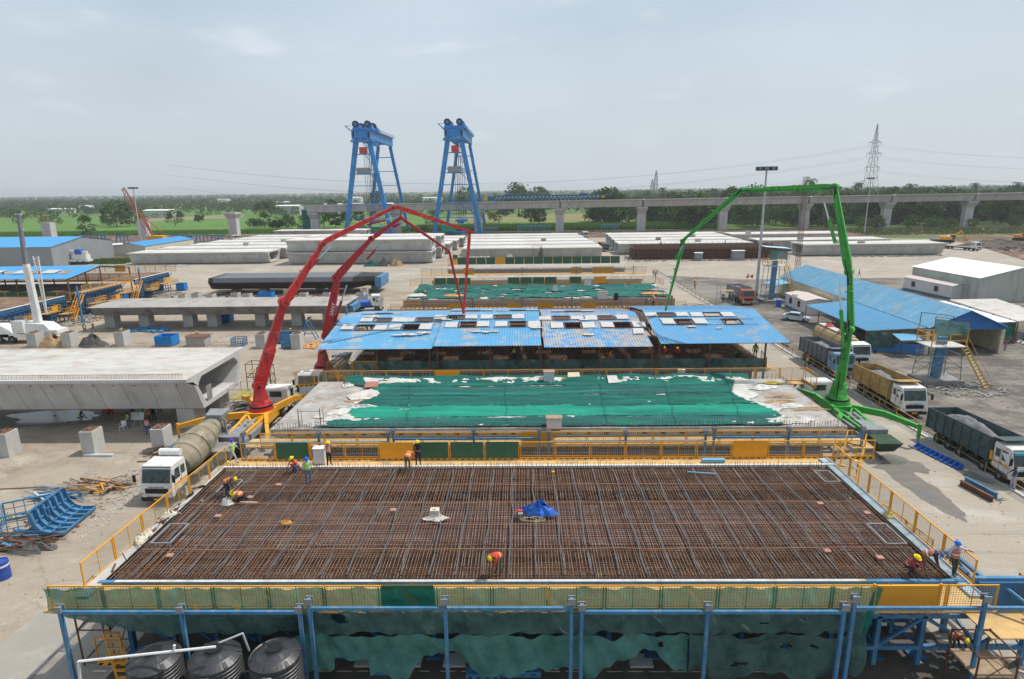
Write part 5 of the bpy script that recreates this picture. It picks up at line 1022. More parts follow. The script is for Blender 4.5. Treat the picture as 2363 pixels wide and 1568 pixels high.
def pump_body(label, x, y, m, arm, P, legs, rz=0.):
    # y = turret; truck faces +y (away)
    t = thing('concrete_pump_truck', label, 'pump truck', (x,y,0), rz)
    s = -1
    cb = bpy.data.objects.new('cab_mount', None); bpy.data.objects.remove(cb)
    T = Matrix.Translation((0,5.6,0)) @ Matrix.Rotation(pi,4,'Z')
    h = 1.22; prr = [(0,.55),(-.06,1.0),(0,1.75),(.30,2.85),(.45,3.0),(1.95,3.05),(2.02,2.9),(2.0,1.02),(.25,.8)]
    b = B(white); b.T = T; b.hull([(-h,yy,z) for yy,z in prr],[(h,yy,z) for yy,z in prr]); c = b.build('cab', t, world=False)
    b = B(glass); b.T = T; b.hull([(-h*.88,-.012,1.80),(h*.88,-.012,1.80),(h*.88,.265,2.78),(-h*.88,.265,2.78)],[(-h*.88,.03,1.80),(h*.88,.03,1.80),(h*.88,.30,2.78),(-h*.88,.30,2.78)]); b.build('windscreen', c, world=False)
    for sx in (-1,1):
        b = B(glass); b.T = T; X = sx*(h+.012); b.box(min(X,X-.03*sx),.4,1.85,max(X,X-.03*sx),1.15,2.65); b.build('side_window', c, world=False)
        b = B(black); b.T = T; b.bar((sx*h,.1,2.5),(sx*(h+.3),-.12,2.45),.05); b.box(sx*(h+.3)-.11,-.2,1.9,sx*(h+.3)+.11,-.1,2.5); b.build('mirror', c, world=False)
    b = B(glass); b.T = T; b.box(-.6,2.03,2.1,.6,2.045,2.7); b.build('rear_window', c, world=False)
    b = B(black); b.box(-.5,-8.2,.6,.5,5,1.0); b.build('chassis', t, world=False)
    for yy in (4.3,2.7,-4.6,-6.0):
        for sx in (-1,1): wheel(t, sx*1.05, yy)
    b = B(arm); b.box(-1.15,-1.3,1.1,1.15,1.4,2.1)
    for sx in (-1,1): b.bar((sx*.95,-1.3,1.75),(sx*.62,-6.4,1.55),.26,.6,.2,.4)
    b.bar((-.9,-3.4,1.7),(.9,-3.4,1.7),.2,.4); b.bar((-.8,-1.3,1.9),(.6,-3.4,1.8),.16,.2); b.bar((.8,-1.3,1.9),(-.6,-3.4,1.8),.16,.2); b.build('outrigger_frame', t, world=False)
    b = B(grey_m); b.box(-.5,-5.8,1.5,.5,-4.2,1.95); b.box(-1.25,-5.4,1.15,-.95,-2.2,1.7); b.box(.95,-5.4,1.15,1.25,-2.2,1.7); b.box(-1.1,-6.5,1.0,-.35,-2,1.4); b.box(.35,-6.5,1.0,1.1,-2,1.5); b.box(-.9,-7.0,1.5,.9,-6.0,2.1); b.cyl((-.3,-7.5,1.5),(-.3,-2.5,1.9),.2,8); b.cyl((.3,-7.5,1.5),(.3,-2.5,1.9),.2,8); b.build('pump_unit', t, world=False)
    b = B(MATS['weathered_concrete'] if arm is pump_y else mat('green_black_hopper',(.035,.07,.04),.7,v=.4)); b.hull([(-.6,-8.6,.8),(.6,-8.6,.8),(.5,-7.4,.8),(-.5,-7.4,.8)],[(-1.0,-9.1,1.7),(1.0,-9.1,1.7),(.9,-7.3,1.8),(-.9,-7.3,1.8)]); b.use(sand); b.add([(-.9,-9.0,1.66),(.9,-9.0,1.66),(.8,-7.4,1.7),(-.8,-7.4,1.7)],[(0,1,2,3)]); b.build('hopper', t, world=False)
    b = B(m); b.cyl((0,0,2.1),(0,0,2.45),1.15,24,1.1); b.use(black); b.cyl((0,0,2.45),(0,0,2.6),1.05,24); b.use(m); b.cyl((0,0,2.6),(0,0,2.95),.95,24,.8); b.hull([(-.5,-.7,2.9),(.5,-.7,2.9),(.5,.7,2.9),(-.5,.7,2.9)],[(-.4,-.25,4.3),(.4,-.25,4.3),(.4,.35,4.3),(-.4,.35,4.3)]); b.build('turret', t, world=False)
    for (bx,by,bz),(tx,ty,tz),foot in legs:
        b = B(arm); p = Vector((bx,by,bz)); q = Vector((tx,ty,tz)); mid = p.lerp(q,.5)+Vector((0,0,.28)); b.bar(p, mid, .38, .62, .34, .55); b.bar(mid, q, .34, .55, .26, .34); o = b.build('outrigger', t, world=False)
        if foot: b = B(arm); b.bar((tx,ty,tz+.3),(tx,ty,.9),.22); b.use(grey_m); b.bar((tx,ty,.9),(tx,ty,.1),.14); b.box(tx-.5,ty-.4,.01,tx+.5,ty+.4,.1); b.build('outrigger_foot', o, world=False)
    return t
tipR = (-6.9,43.2)
tA = pump_body('nearer concrete pump with red boom and yellow outriggers beside the mixer', -25.3, 30.3, red_m, pump_y, None, [((-1,-1,1.9),(-6.4,-3.4,1.7),True),((1,1,1.9),(3.4,4.2,2.1),True),((1,-1.4,1.9),(2.6,-5.2,.9),False),((-1,1.2,1.9),(-2.8,2.2,2.6),False)])
bt = B(white); 
boom(tA, [(596,892),(655,697),(741,562),(911,478),(1084,536),(1070,721)], [(1.3,1.1),(1.0,.6),(.62,.55),(.55,.42),(.40,.30)], red_m, (-25.3,30.3), tipR, .5, cyls=[((607,905),(655,735),.22),((700,640),(765,570),.12),((850,520),(925,500),.1)])
tB = pump_body('second concrete pump with red boom, its truck half under the left roof edge', -23.6, 44.2, red_m, pump_y, None, [((-1,3,1.9),(-3.9,5.2,2.6),True)], pi)
boom(tB, [(753,775),(779,640),(860,550),(926,502),(1036,578),(1069,722)], [(1.25,1.1),(1.1,.7),(.62,.5),(.42,.36),(.34,.26)], mat('red_paint_dark', (.42,.02,.03), .35, v=.1), (-23.6,43.2), tipR, .5, cyls=[((770,745),(798,660),.16),((845,600),(880,560),.13),((905,525),(932,512),.15)])
tG = pump_body('concrete pump with bright green boom and outriggers at the right', 30.4, 31.2, green_m, green_m, None, [((1,-1,1.9),(4.2,-6.0,1.9),True),((-1,-1.2,1.9),(-3.2,1.6,2.9),False),((1,1,1.9),(2.4,3.2,2.6),True),((-1,-2.8,1.8),(-2.2,-4.6,.9),False)])
boom(tG, [(1938,888),(1961,762),(1959,628),(1926,432),(1711,439),(1575,556),(1533,716)], [(1.0,.85),(.75,.72),(.9,.72),(.78,.6),(.62,.45),(.42,.28)], green_m, (30.2,31), (16.2,43.2), .35, cyls=[((1950,800),(1938,652),.17),((1930,560),(1905,468),.16),((1765,437),(1717,432),.13),((1560,600),(1580,566),.08)])
b = B(black); W_ = [atp(1954,760,(30.2,31),(16.2,43.2)), atp(1961,650,(30.2,31),(16.2,43.2))]
def textobj(s, size, m, loc, xdir, ydir, parent=None, name='lettering'):
    cu = bpy.data.curves.new(name, 'FONT'); cu.body = s; cu.size = size; cu.extrude = .003; cu.align_x = 'CENTER'; cu.align_y = 'CENTER'; tmp = bpy.data.objects.new('t', cu); COL.objects.link(tmp); bpy.context.view_layer.update()
    me = bpy.data.meshes.new_from_object(tmp); bpy.data.objects.remove(tmp); me.materials.clear(); me.materials.append(m); o = bpy.data.objects.new(name, me); COL.objects.link(o)
    x = Vector(xdir).normalized(); y = Vector(ydir).normalized(); z = x.cross(y).normalized(); M = Matrix(((x.x,y.x,z.x,loc[0]),(x.y,y.y,z.y,loc[1]),(x.z,y.z,z.z,loc[2]),(0,0,0,1)))
    if parent is not None: o.parent = parent; M = world_mat(parent).inverted() @ M
    o.matrix_local = M; return o
def boomtext(t, s, px0, px1, P, Q, m, size, flip=1):
    a = atp(*px0, P, Q); c = atp(*px1, P, Q); n = Vector((Q[1]-P[1], P[0]-Q[0], 0)).normalized(); n = -n if (n.dot(CAM-a) < 0) else n; x = (c-a).normalized(); y = n.cross(x); textobj(s, size, m, a.lerp(c,.5)+n*.45, x, y, t)
boomtext(tB, 'SANY', (766,735), (775,690), (-23.6,43.2), tipR, white, .62)
boomtext(tG, 'ZOOMLION', (1948,818), (1952,765), (30.2,31), (16.2,43.2), black, .6)
# ---------------------------------------------------------------- yellow kerb rail on the right
t = thing('guard_rail', 'long low yellow guard rail running along the kerb beside the parked trucks', 'railing', (36.75,0,0))
b = B(yellow); b.mats = [mat('dull_yellow_rail', (.45,.30,.09), .6, v=.2, sc=3)]; b.bar((36.75,-5,1.15),(36.75,78,1.15),.06); b.bar((36.75,-5,.65),(36.75,78,.65),.05); b.build('rail', t)
pb = B(MATS['dull_yellow_rail']); pb.bar((0,0,0),(0,0,1.18),.07); pm = pb.mesh('rail_post')
for i in range(28): inst(pm, t, (0,-4+i*3,0))
t = thing('guard_rail', 'continuation of the kerb guard rail far behind the green boom', 'railing', (36.75,84,0)); b = B(MATS['dull_yellow_rail']); b.bar((36.75,84,1.15),(36.75,118,1.15),.06); b.bar((36.75,84,.65),(36.75,118,.65),.05); b.build('rail', t)
for i in range(11): inst(pm, t, (0,i*3.3,0))
# ---------------------------------------------------------------- site buildings on the right
def quadprism(b, P, dz): b.hull([Vector(p) for p in P], [Vector(p)+Vector((0,0,dz)) for p in P]); return b
def corr(b, A, Bq, C, D, n, amp=.05):      # corrugated sheet A-B (eave) to D-C (ridge)
    A, Bq, C, D = map(Vector, (A, Bq, C, D)); V = []; 
    for e0, e1 in ((A,Bq),(D,C)):
        for i in range(n): 
            for q, h in ((0,0),(.4,0),(.5,amp),(.9,amp)): V.append(e0.lerp(e1,(i+q)/n)+Vector((0,0,h)))
        V.append(e1)
    k = len(V)//2; b.add(V, [(i,i+1,k+i+1,k+i) for i in range(k-1)]); return b
def windowp(t, p, d, w=1., h=1.1, m=None):
    p = Vector(p); d = Vector(d).normalized(); n = Vector((d.y,-d.x,0)); n = n if n.dot(CAM-p) > 0 else -n
    b = B(m or white); 
    for a, c in (((-w/2,0),(w/2,0)),((w/2,0),(w/2,h)),((w/2,h),(-w/2,h)),((-w/2,h),(-w/2,0))): b.bar(p+d*a[0]+Vector((0,0,a[1]))+n*.04, p+d*c[0]+Vector((0,0,c[1]))+n*.04, .08)
    f = b.build('window', t); b = B(glass); b.hull([p+d*(-w/2)+n*.01, p+d*(w/2)+n*.01, p+d*(w/2)+n*.01+Vector((0,0,h)), p+d*(-w/2)+n*.01+Vector((0,0,h))], [p+d*(-w/2)+n*.03, p+d*(w/2)+n*.03, p+d*(w/2)+n*.03+Vector((0,0,h)), p+d*(-w/2)+n*.03+Vector((0,0,h))]); b.build('pane', f)
def cabin(label, A, Bv, wdt, h, wall, roofm, base=None, wins=(), name='site_cabin', rise=.35, z=0., side=1, ac=()):
    A = Vector((A[0],A[1],z)); Bv = Vector((Bv[0],Bv[1],z)); d = (Bv-A).normalized(); n = Vector((-d.y,d.x,0))*side; L_ = (Bv-A).length
    t = thing(name, label, 'building', A); b = B(wall); U = Vector((0,0,1)); P = [A,Bv,Bv+n*wdt,A+n*wdt]
    e0 = [A+U*h, A+n*wdt/2+U*(h+rise), A+n*wdt+U*h]; 
    b.hull([A, A+n*wdt, e0[2], e0[1], e0[0]], [p+d*L_ for p in (A, A+n*wdt, e0[2], e0[1], e0[0])]); b.build('wall', t)
    rb = B(roofm); k = max(4,int(L_/.35)); oh = d*.25; q = n*.2
    corr(rb, e0[0]-q-oh+U*.04, e0[0]-q+d*L_+oh+U*.04, e0[1]+d*L_+oh+U*.08, e0[1]-oh+U*.08, k, .03); corr(rb, e0[2]+q-oh+U*.04, e0[2]+q+d*L_+oh+U*.04, e0[1]+d*L_+oh+U*.08, e0[1]-oh+U*.08, k, .03); rb.build('roof', t)
    if base: b = B(base); b.hull([A-n*.03*1, Bv-n*.03, Bv-n*.01, A-n*.01],[p+U*.4 for p in (A-n*.03, Bv-n*.03, Bv-n*.01, A-n*.01)]); b.build('base_band', t)
    for s in wins: windowp(t, A+d*L_*s+U*1.1-n*.01, d, .9, 1.0, black)
    for s in ac: b = B(white); p = A+d*L_*s-n*.3+U*(h-.1); b.box(p.x-.4,p.y-.3,p.z,p.x+.4,p.y+.3,p.z+.7); b.build('air_conditioner', t)
    return t
bb = mat('teal_base', (.05,.16,.24), .6)
def sub(p, q): return Vector(p)-Vector(q)
# canteen
zE = 3.7; A = at(1802,638,zE); C = at(2139,756,zE); E_ = at(2322,754.5,zE); E_.z = zE; Dm = C.lerp(E_,.5); D = aty(2203,716,Dm.y); D.x = Dm.x; D.z = max(D.z, zE+1.1); d = A-C
t = thing('canteen_building', 'long building with faded blue sheet roof and cream walls at the right', 'building', (C.x,C.y,0))
rb = B(roof_b2); corr(rb, C-d*.01, A+d*.01, D+d*1.01, D-d*.01, 120, .07); corr(rb, E_-d*.01, E_+d*1.01, D+d*1.01, D-d*.01, 120, .07); rb.build('roof', t)
w = B(cream); n_ = (E_-C).normalized(); U = Vector((0,0,1)); g0 = lambda p: Vector((p.x,p.y,0))
for a, c in ((C+d*.12,A),(E_,E_+d),(A,E_+d),(C+d*.12, E_+d*.12)):
    a = a+(n_*.4 if a is not E_ else -n_*.1); nn = (c-a).normalized(); s_ = Vector((-nn.y,nn.x,0))*.1; w.hull([g0(a),g0(c),g0(c)+s_,g0(a)+s_],[g0(a)+U*(zE-.05),g0(c)+U*(zE-.05),g0(c)+s_+U*(zE-.05),g0(a)+s_+U*(zE-.05)])
w.build('wall', t)
w = B(cream); 
for p in (C+n_*.3, C+n_*1.2, E_-n_*.3): w.box(p.x-.25,p.y-.1,0,p.x+.25,p.y+.3,zE-.4)
w.build('pillar', t, kind='stuff')
b = B(mat('deep_blue_fascia', (.03,.15,.42), .5, v=.2, sc=1)); b.add([C+Vector((0,0,-.35)),E_+Vector((0,0,-.35)),E_,D,C], [(0,1,2,3,4)]); b.build('gable_fascia', t)
dn = (A-C).normalized()
for s in (.45,.58,.70,.80,.88,.93,.97): windowp(t, C+d*s+Vector((0,0,-2.3))+n_*.33, dn, 1.1, 1.2)
P1 = at(1861,705,2.9); P2 = at(1999,764,2.9); P3 = C+n_*.0+Vector((.05,0,-.08)); P4 = C+d*.42+Vector((0,0,-.08))
c_ = thing('lean_to_canopy', 'bright blue sheet canopy on thin posts over a parked car', 'canopy', (P2.x,P2.y,0)); rb = B(mat('bright_blue_roof_sheet', (.13,.37,.58), .4, m=.1, v=.08, sc=.5)); corr(rb, P2, P1, P4, P3, 60, .07); rb.build('roof', c_)
b = B(rust)
for s in (0,.25,.5,.75,1): q = P2.lerp(P1,s); b.bar((q.x,q.y,0),(q.x,q.y,2.85),.1)
b.build('posts', c_, kind='stuff')
b = B(mat('blue_hoarding', (.05,.22,.50), .5, v=.15, sc=1)); q0 = P2; q1 = C; b.hull([Vector((q0.x+.6,q0.y+.2,0)),Vector((q1.x,q1.y,0)),Vector((q1.x,q1.y+.08,0)),Vector((q0.x+.6,q0.y+.28,0))],[Vector((q0.x+.6,q0.y+.2,1.3)),Vector((q1.x,q1.y,1.3)),Vector((q1.x,q1.y+.08,1.3)),Vector((q0.x+.6,q0.y+.28,1.3))]); b.build('hoarding', c_)
def curtain(label, a, c, z1, z0, m):
    a = Vector(a); c = Vector(c); b = B(m); b.grid(lambda u,v: tuple(a.lerp(c,u)+Vector((.1*sin(u*20),.15*sin(u*13+v*3), z0+(z1-z0)*v-(.0 if v > .5 else .35*sin(u*pi)))) ), 20, 6); return tag(b.build('shade_net', None, smooth=True), label, 'net')
curtain('green net curtain hanging below the blue canopy', (P2.x+.1,P2.y-.02,0), (P2.x*.5+C.x*.5,P2.y*.5+C.y*.5-.1,0), 2.8, .9, MATS['hanging_green_net'])
b = B(MATS['bright_blue_roof_sheet']); q = P2.lerp(C,.6); corr(b, (q.x-1.4,q.y-2.4,2.3),(q.x+1.6,q.y-2.2,2.3),(q.x+1.6,q.y-.2,2.75),(q.x-1.4,q.y-.2,2.75), 8, .03); o = thing('small_awning', 'small pale awning on two posts in front of the blue hoarding', 'awning', (q.x,q.y-2.2,0)); b.build('roof', o); b = B(rust); b.bar((q.x-1.2,q.y-2.2,0),(q.x-1.2,q.y-2.2,2.3),.08); b.bar((q.x+1.4,q.y-2.1,0),(q.x+1.4,q.y-2.1,2.3),.08); b.build('posts', o, kind='stuff')
b = B(MATS['bright_blue_roof_sheet']); a = C+d*.9; corr(b, a+Vector((-4.2,-1,-1.1)), a+Vector((-4.0,4,-1.1)), a+Vector((0,4,-.5)), a+Vector((0,-1,-.5)), 14, .03); tag(b.build('door_awning'), 'bright blue awning on the far wall of the canteen', 'awning')
# cabins and sheds
A_ = at(1856,728,0); B_ = at(1811,708,0); cabin('white portable cabin with grey base in front of the canteen', (A_.x,A_.y), (B_.x,B_.y), 4.2, 2.6, pale_m, mat('pale_dusty_roof', (.60,.52,.47), .8, v=.08), bb, (.3,.72), side=-1, ac=(.45,))
A_ = at(2193,692,0); B_ = at(2083,668,0); cabin('long pale portable cabin with blue base beside the white roofed store', (A_.x,A_.y), (B_.x,B_.y), 3.2, 2.7, pale_m, MATS['pale_dusty_roof'], bb, (.3,.78), side=-1)
A_ = at(2252,699,0); ze = aty(2253,643,A_.y).z; B_ = at(2107,616,ze); B_.z = 0
t = cabin('large store shed with bright white roof at the right edge', (A_.x,A_.y), (B_.x,B_.y), 17, ze, mat('dirty_pale_cladding', (.42,.44,.40), .7, v=.12, sc=1.2, dirt=[(.30,.30,.27)], dsc=.8, st=(1,1,.2)), white_roof, None, (), 'store_shed', 1.9, 0, -1)
p = at(2082,640,0); o = cabin('dark blue shipping container with brown open end behind the white roofed store', (p.x+1.5,p.y-5), (p.x+13.5,p.y-5), 2.5, 2.6, mat('container_blue', (.03,.08,.20), .6, v=.2, sc=2), mat('container_top', (.22,.22,.24), .7), None, (), 'shipping_container', 0.02)
b = B(rust); b.box(p.x+1.38,p.y-4.9,.1,p.x+1.48,p.y-2.6,2.5); b.build('end_door', o); textobj('TEXMACO', 1.0, white, (p.x+9,p.y-5.04,1.5), (1,0,0), (0,0,1), o)
b = B(MATS['dirty_pale_cladding']); z3 = 3.2
for i, (lab, q) in enumerate([('white sheet shelter roof right of the canteen, nearer one',[(2100,697),(2180,695),(2345,743),(2262,745)]),('pale dirty shelter roof at the right edge beyond the nearer white one',[(2190,692),(2300,690),(2420,730),(2350,742)])]):
    P = [at(x,y,z3+.1*i) for x,y in q]; t = thing('shelter', lab, 'shelter', (P[3].x,P[3].y,0)); rb = B(white_roof if i == 0 else mat('dirty_white_roof', (.58,.56,.53), .6, v=.1, sc=1, dirt=(.42,.30,.22), dsc=.5, dp=(.52,.7))); corr(rb, P[3], P[0], P[1], P[2], 60, .03); rb.build('roof', t)
    b = B(rust)
    for s in (0,.33,.66,1): q_ = P[3].lerp(P[0],s); b.bar((q_.x,q_.y,0),(q_.x,q_.y,z3),.12); q_ = P[2].lerp(P[1],s); b.bar((q_.x,q_.y,0),(q_.x,q_.y,z3),.12)
    b.build('posts', t, kind='stuff')
    if i == 0: curtain('dark green net hanging from the nearer white shelter', (P[3].x,P[3].y,0), (P[2].x,P[2].y,0), 3.1, 1.1, net_g)
b = B(MATS['weathered_concrete']); q = at(2345,785,0); b.box(q.x-4,q.y,0,q.x+6,q.y+.3,1.1); tag(b.build('block_wall'), 'low dark block wall at the right edge beside the rubble', 'wall')
# water towers with stair
def tower(label, x, y, s=1., h=6.2, roofc=None):
    t = thing('water_tower', label, 'tower', (x,y,0)); bx = 1.9*s
    b = B(MATS['weathered_concrete']); b.box(x-2.3*s,y-1.6*s,0,x+2.3*s,y+1.6*s,.5); b.build('plinth', t)
    b = B(grey_m)
    for sx in (-1,1):
        for sy in (-1,1): b.bar((x+sx*bx,y+sy*1.4*s,.5),(x+sx*bx*.85,y+sy*1.2*s,h-2),.09)
    for z in (2.0,3.4):
        for sy in (-1,1): b.bar((x-bx,y+sy*1.3*s,z),(x+bx,y+sy*1.3*s,z),.07); b.bar((x-bx,y+sy*1.3*s,z-1.4),(x+bx*.2,y+sy*1.3*s,z),.06); b.bar((x+bx,y+sy*1.3*s,z-1.4),(x-.2*bx,y+sy*1.3*s,z),.06)
        for sx in (-1,1): b.bar((x+sx*bx,y-1.3*s,z),(x+sx*bx,y+1.3*s,z),.07)
    b.build('scaffold', t, kind='stuff')
    b = B(blue_st); b.hull([(x-.55,y-.3,.5),(x+.35,y-.3,.5),(x+.35,y+.3,.5),(x-.55,y+.3,.5)],[(x-.35,y-.3,h-1),(x+.55,y-.3,h-1),(x+.55,y+.3,h-1),(x-.35,y+.3,h-1)]); b.build('column', t)
    b = B(cover_w); b.box(x-2*s,y-1.4*s,h-2,x+2.1*s,y+1.4*s,h-1.88); b.build('platform', t)
    b = B(yellow)
    for sx, sy in ((-1,-1),(1,-1),(1,1),(-1,1)): b.bar((x+sx*1.95*s,y+sy*1.35*s,h-1.88),(x+sx*1.95*s,y+sy*1.35*s,h+.2),.09)
    for z in (h-1.2,h-.5):
        for sy in (-1,1): b.bar((x-1.95*s,y+sy*1.35*s,z),(x+1.95*s,y+sy*1.35*s,z),.07)
        b.bar((x-1.95*s,y-1.35*s,z),(x-1.95*s,y+1.35*s,z),.07)
    b.bar((x-1.95*s,y-1.35*s,h-1.2),(x-.2,y-1.35*s,h-1.88),.07); b.build('railing', t)
    b = B(rust)
    for sx, sy in ((-1,-1),(1,-1),(1,1),(-1,1)): b.bar((x+sx*1.9*s,y+sy*1.3*s,h+.2),(x+sx*1.9*s,y+sy*1.3*s,h+1.6-(sx+1)*.25),.06)
    for sy in (-1,1): b.bar((x-1.9*s,y+sy*1.3*s,h+1.6),(x+1.9*s,y+sy*1.3*s,h+1.1),.06)
    b.build('net_frame', t)
    b = B(MATS['hanging_green_net']); b.grid(lambda u,v: (x-1.9*s+u*3.8*s, y-1.42*s, h-.3-(.5*u)+(1.7)*v-.25*sin(u*pi*2)*(1-v)), 12, 4); b.build('shade_net', t)
    if roofc: b = B(roofc); corr(b, (x-2.6,y-1.7,h+1.9),(x-2.6,y+1.7,h+1.9),(x+2.4,y+1.7,h+1.5),(x+2.4,y-1.7,h+1.5), 10, .03); b.build('roof', t)
    b = B(MATS['dull_yellow_rail']); a0 = Vector((x+1.9*s,y-1.2*s,h-1.9)); a1 = Vector((x+4.0*s,y-2.6*s,.1)); w_ = Vector((.5,.35,0))
    for s_ in (-1,1): b.bar(a0+w_*s_, a1+w_*s_, .08, .16); b.bar(a0+w_*s_+Vector((0,0,1)), a1+w_*s_+Vector((0,0,1)), .06)
    for i in range(14): q = a0.lerp(a1,i/13); b.bar(q-w_, q+w_, .18, .03)
    b.build('stair', t)
    return t
p = at(2180,885,0); tower('water tower with blue column, green net and yellow stair at the right', p.x-.6, p.y+.8, 1.0, 6.4)
p = at(1775,695,0); tower('smaller blue roofed water tower beside the tall floodlight mast', p.x, p.y-1, .95, 9.2, MATS['clean_blue_roof_sheet'])
# right side vehicles and bits
def carx(label, x, y, rz, m=white):
    t = thing('parked_car', label, 'car', (x,y,0), rz); L_, w = 4.3, .86
    pr = [(0,.35),(-.02,.75),(.9,.95),(1.6,1.42),(2.9,1.45),(3.9,1.05),(4.25,.95),(4.3,.4)]
    b = B(m); b.hull([(-w,a,z) for a,z in [(0,.3),(0,.72),(.95,.92),(4.25,.98),(4.3,.35)]],[(w,a,z) for a,z in [(0,.3),(0,.72),(.95,.92),(4.25,.98),(4.3,.35)]]); b.hull([(-w*.95,.95,.92),(w*.95,.95,.92),(w*.95,4.0,.98),(-w*.95,4.0,.98)],[(-w*.78,1.7,1.46),(w*.78,1.7,1.46),(w*.78,3.1,1.47),(-w*.78,3.1,1.47)]); b.build('body', t, world=False)
    b = B(glass); b.hull([(-w*.85,.98,.97),(w*.85,.98,.97),(w*.74,1.62,1.42),(-w*.74,1.62,1.42)],[(-w*.85,.95,.99),(w*.85,.95,.99),(w*.74,1.59,1.44),(-w*.74,1.59,1.44)]); b.build('windscreen', t, world=False)
    for s in (-1,1): b = B(glass); b.hull([(s*w*.955,1.2,1.0),(s*w*.955,3.8,1.03),(s*w*.80,3.1,1.42),(s*w*.80,1.75,1.42)],[(s*w*.93,1.2,1.0),(s*w*.93,3.8,1.03),(s*w*.78,3.1,1.42),(s*w*.78,1.75,1.42)]); b.build('side_window', t, world=False)
    for yy in (.8,3.4):
        for s in (-1,1): wheel(t, s*.8, yy, .52, .6)
p = at(1868,744,0); carx('silver white hatchback car parked under the blue canopy', p.x, p.y, .95, mat('silver_paint', (.50,.54,.60), .3))
def drum(label, x, y, m, z=0, r=.29, h=.88, cat='drum', name='drum', group=None, band=None):
    b = B(m); b.lathe([(0,0),(r,0),(r,.28*h),(r*1.05,.3*h),(r,.32*h),(r,.62*h),(r*1.05,.65*h),(r,.68*h),(r,h),(r*.93,h),(r*.93,h-.03),(0,h-.03)], 18, (x,y,z)); o = b.build(name, None); tag(o, label, cat, group); return o
p = at(1796,708,0); drum('blue plastic bin beside the white portable cabin', p.x, p.y, tarp_b, r=.5, h=1.3, cat='bin', name='plastic_bin')
p = at(2122,640,0)
for i,(px,py,lab) in enumerate([(2195,563,'white truck parked behind the low loader at the far right'),(2258,580,'white cabbed low loader truck carrying a yellow excavator at the far right')]):
    q = at(px,py,0); t = thing('far_truck', lab, 'truck', (q.x,q.y,0), .35); cab(t, white); chassis(t, 8+5*i, (1.1,5,6.4) if not i else (1.1,4,10,11.4,12.6)); b = B(grey_m); b.box(-1.25,2.4,1.0,1.25,8+5*i,1.15 if i else 1.6); b.build('flatbed', t, world=False)
def excavator(label, x, y, z=0, rz=0.):
    t = thing('excavator', label, 'excavator', (x,y,z), rz); b = B(yellow); b.box(-1.3,-.2,1.2,1.3,3.2,2.3); b.build('body', t, world=False); b = B(black); b.box(-1.5,-1,.1,-.9,3.4,1.0); b.box(.9,-1,.1,1.5,3.4,1.0); b.build('track', t, world=False)
    b = B(glass); b.box(-1.25,-1.1,1.2,-.1,.3,2.9); b.use(yellow); b.box(-1.35,-1.2,2.9,0,.5,3.1); b.build('cab', t, world=False)
    b = B(yellow); b.bar((.4,-.2,1.8),(.4,-3.2,4.3),.5,.6); b.bar((.4,-3.2,4.3),(.4,-4.8,1.6),.35,.4); b.box(-.1,-5.3,.7,.9,-4.4,1.6); b.build('boom_arm', t, world=False)
q = at(2215,572,0); excavator('yellow excavator riding on the low loader at the far right', q.x+1, q.y+7, 1.2, 1.2)
q = at(2362,556,0); excavator('yellow backhoe standing on the dark earth at the far right edge', q.x, q.y, 0, .6)
q = at(1050,600,0)
t = thing('wheel_loader', 'small yellow backhoe loader on the yard road near the stacked girders', 'loader', (-20.5,163,0)); b = B(yellow); b.box(-21.4,162,.8,-19.6,165.5,1.8); b.box(-21.7,160.6,.3,-19.3,161.5,1.2); b.build('body', t); b = B(glass); b.box(-21.2,163,1.8,-19.8,164.8,3.2); b.build('cab', t)
for yy in (162.4,165): 
    for s in (-1,1): wheel(t, s*1., yy-163)
# scooter
p = at(1729,642,0); t = thing('scooter', 'small red scooter parked on the pale yard left of the mast', 'scooter', (p.x,p.y,0)); b = B(red_m); b.hull([(p.x-.1,p.y-.15,.35),(p.x+.9,p.y-.15,.35),(p.x+.9,p.y+.15,.35),(p.x-.1,p.y+.15,.35)],[(p.x+.1,p.y-.1,.5),(p.x+.9,p.y-.12,.95),(p.x+.9,p.y+.12,.95),(p.x+.1,p.y+.1,.5)]); b.bar((p.x-.2,p.y,.4),(p.x-.45,p.y,1.1),.25); b.build('body', t); b = B(black); b.cyl((p.x-.5,p.y-.08,.25),(p.x-.5,p.y+.08,.25),.25,10); b.cyl((p.x+.7,p.y-.08,.25),(p.x+.7,p.y+.08,.25),.25,10); b.build('wheel', t)
# huts at the cage
for i,(x,y,w_,h_,lab) in enumerate([(66,168.5,3.6,3.0,'dark grey sheet hut with pale roof in front of the rebar cage'),(54.5,169,2.2,2.4,'small grey box hut left of the larger one at the rebar cage')]):
    cabin(lab, (x,y), (x+w_,y), 2.2, h_, grey_m, white_roof, None, (), 'sheet_hut', .05)
def blocks(label, x, y, n, sx, sy, m, s=.5, name='debris_pile', cat='debris'):
    b = B(m)
    for i in range(n):
        a = random.random()*6.28; r = random.random()**.6; px_, py_ = x+cos(a)*r*sx, y+sin(a)*r*sy; q = s*random.uniform(.3,1); th = random.random()*3; w_ = Vector((cos(th)*q,sin(th)*q,0)); b.bar(Vector((px_,py_,q*.15))-w_, Vector((px_,py_,q*.2+random.random()*q*.3))+w_, q*.6, q*.3)
    o = b.build(name, None, kind='stuff'); return tag(o, label, cat)
blocks('line of broken concrete and scrap along the foot of the nearest right girder', 118, 176, 150, 20, 1.6, conc_dark, .6); blocks('scrap strewn before the rusty rebar cage', 58, 169, 120, 25, 1.2, rust, .5)
blocks('white broken concrete rubble at the right edge below the shelters', 76, 64, 220, 9, 5, concrete_top, .5); blocks('dark earth and stones around the water tower foot', 49, 41.5, 200, 6, 3.2, conc_dark, .35); blocks('rubble between the store and the shelters', 90, 88, 120, 8, 4, concrete, .5)
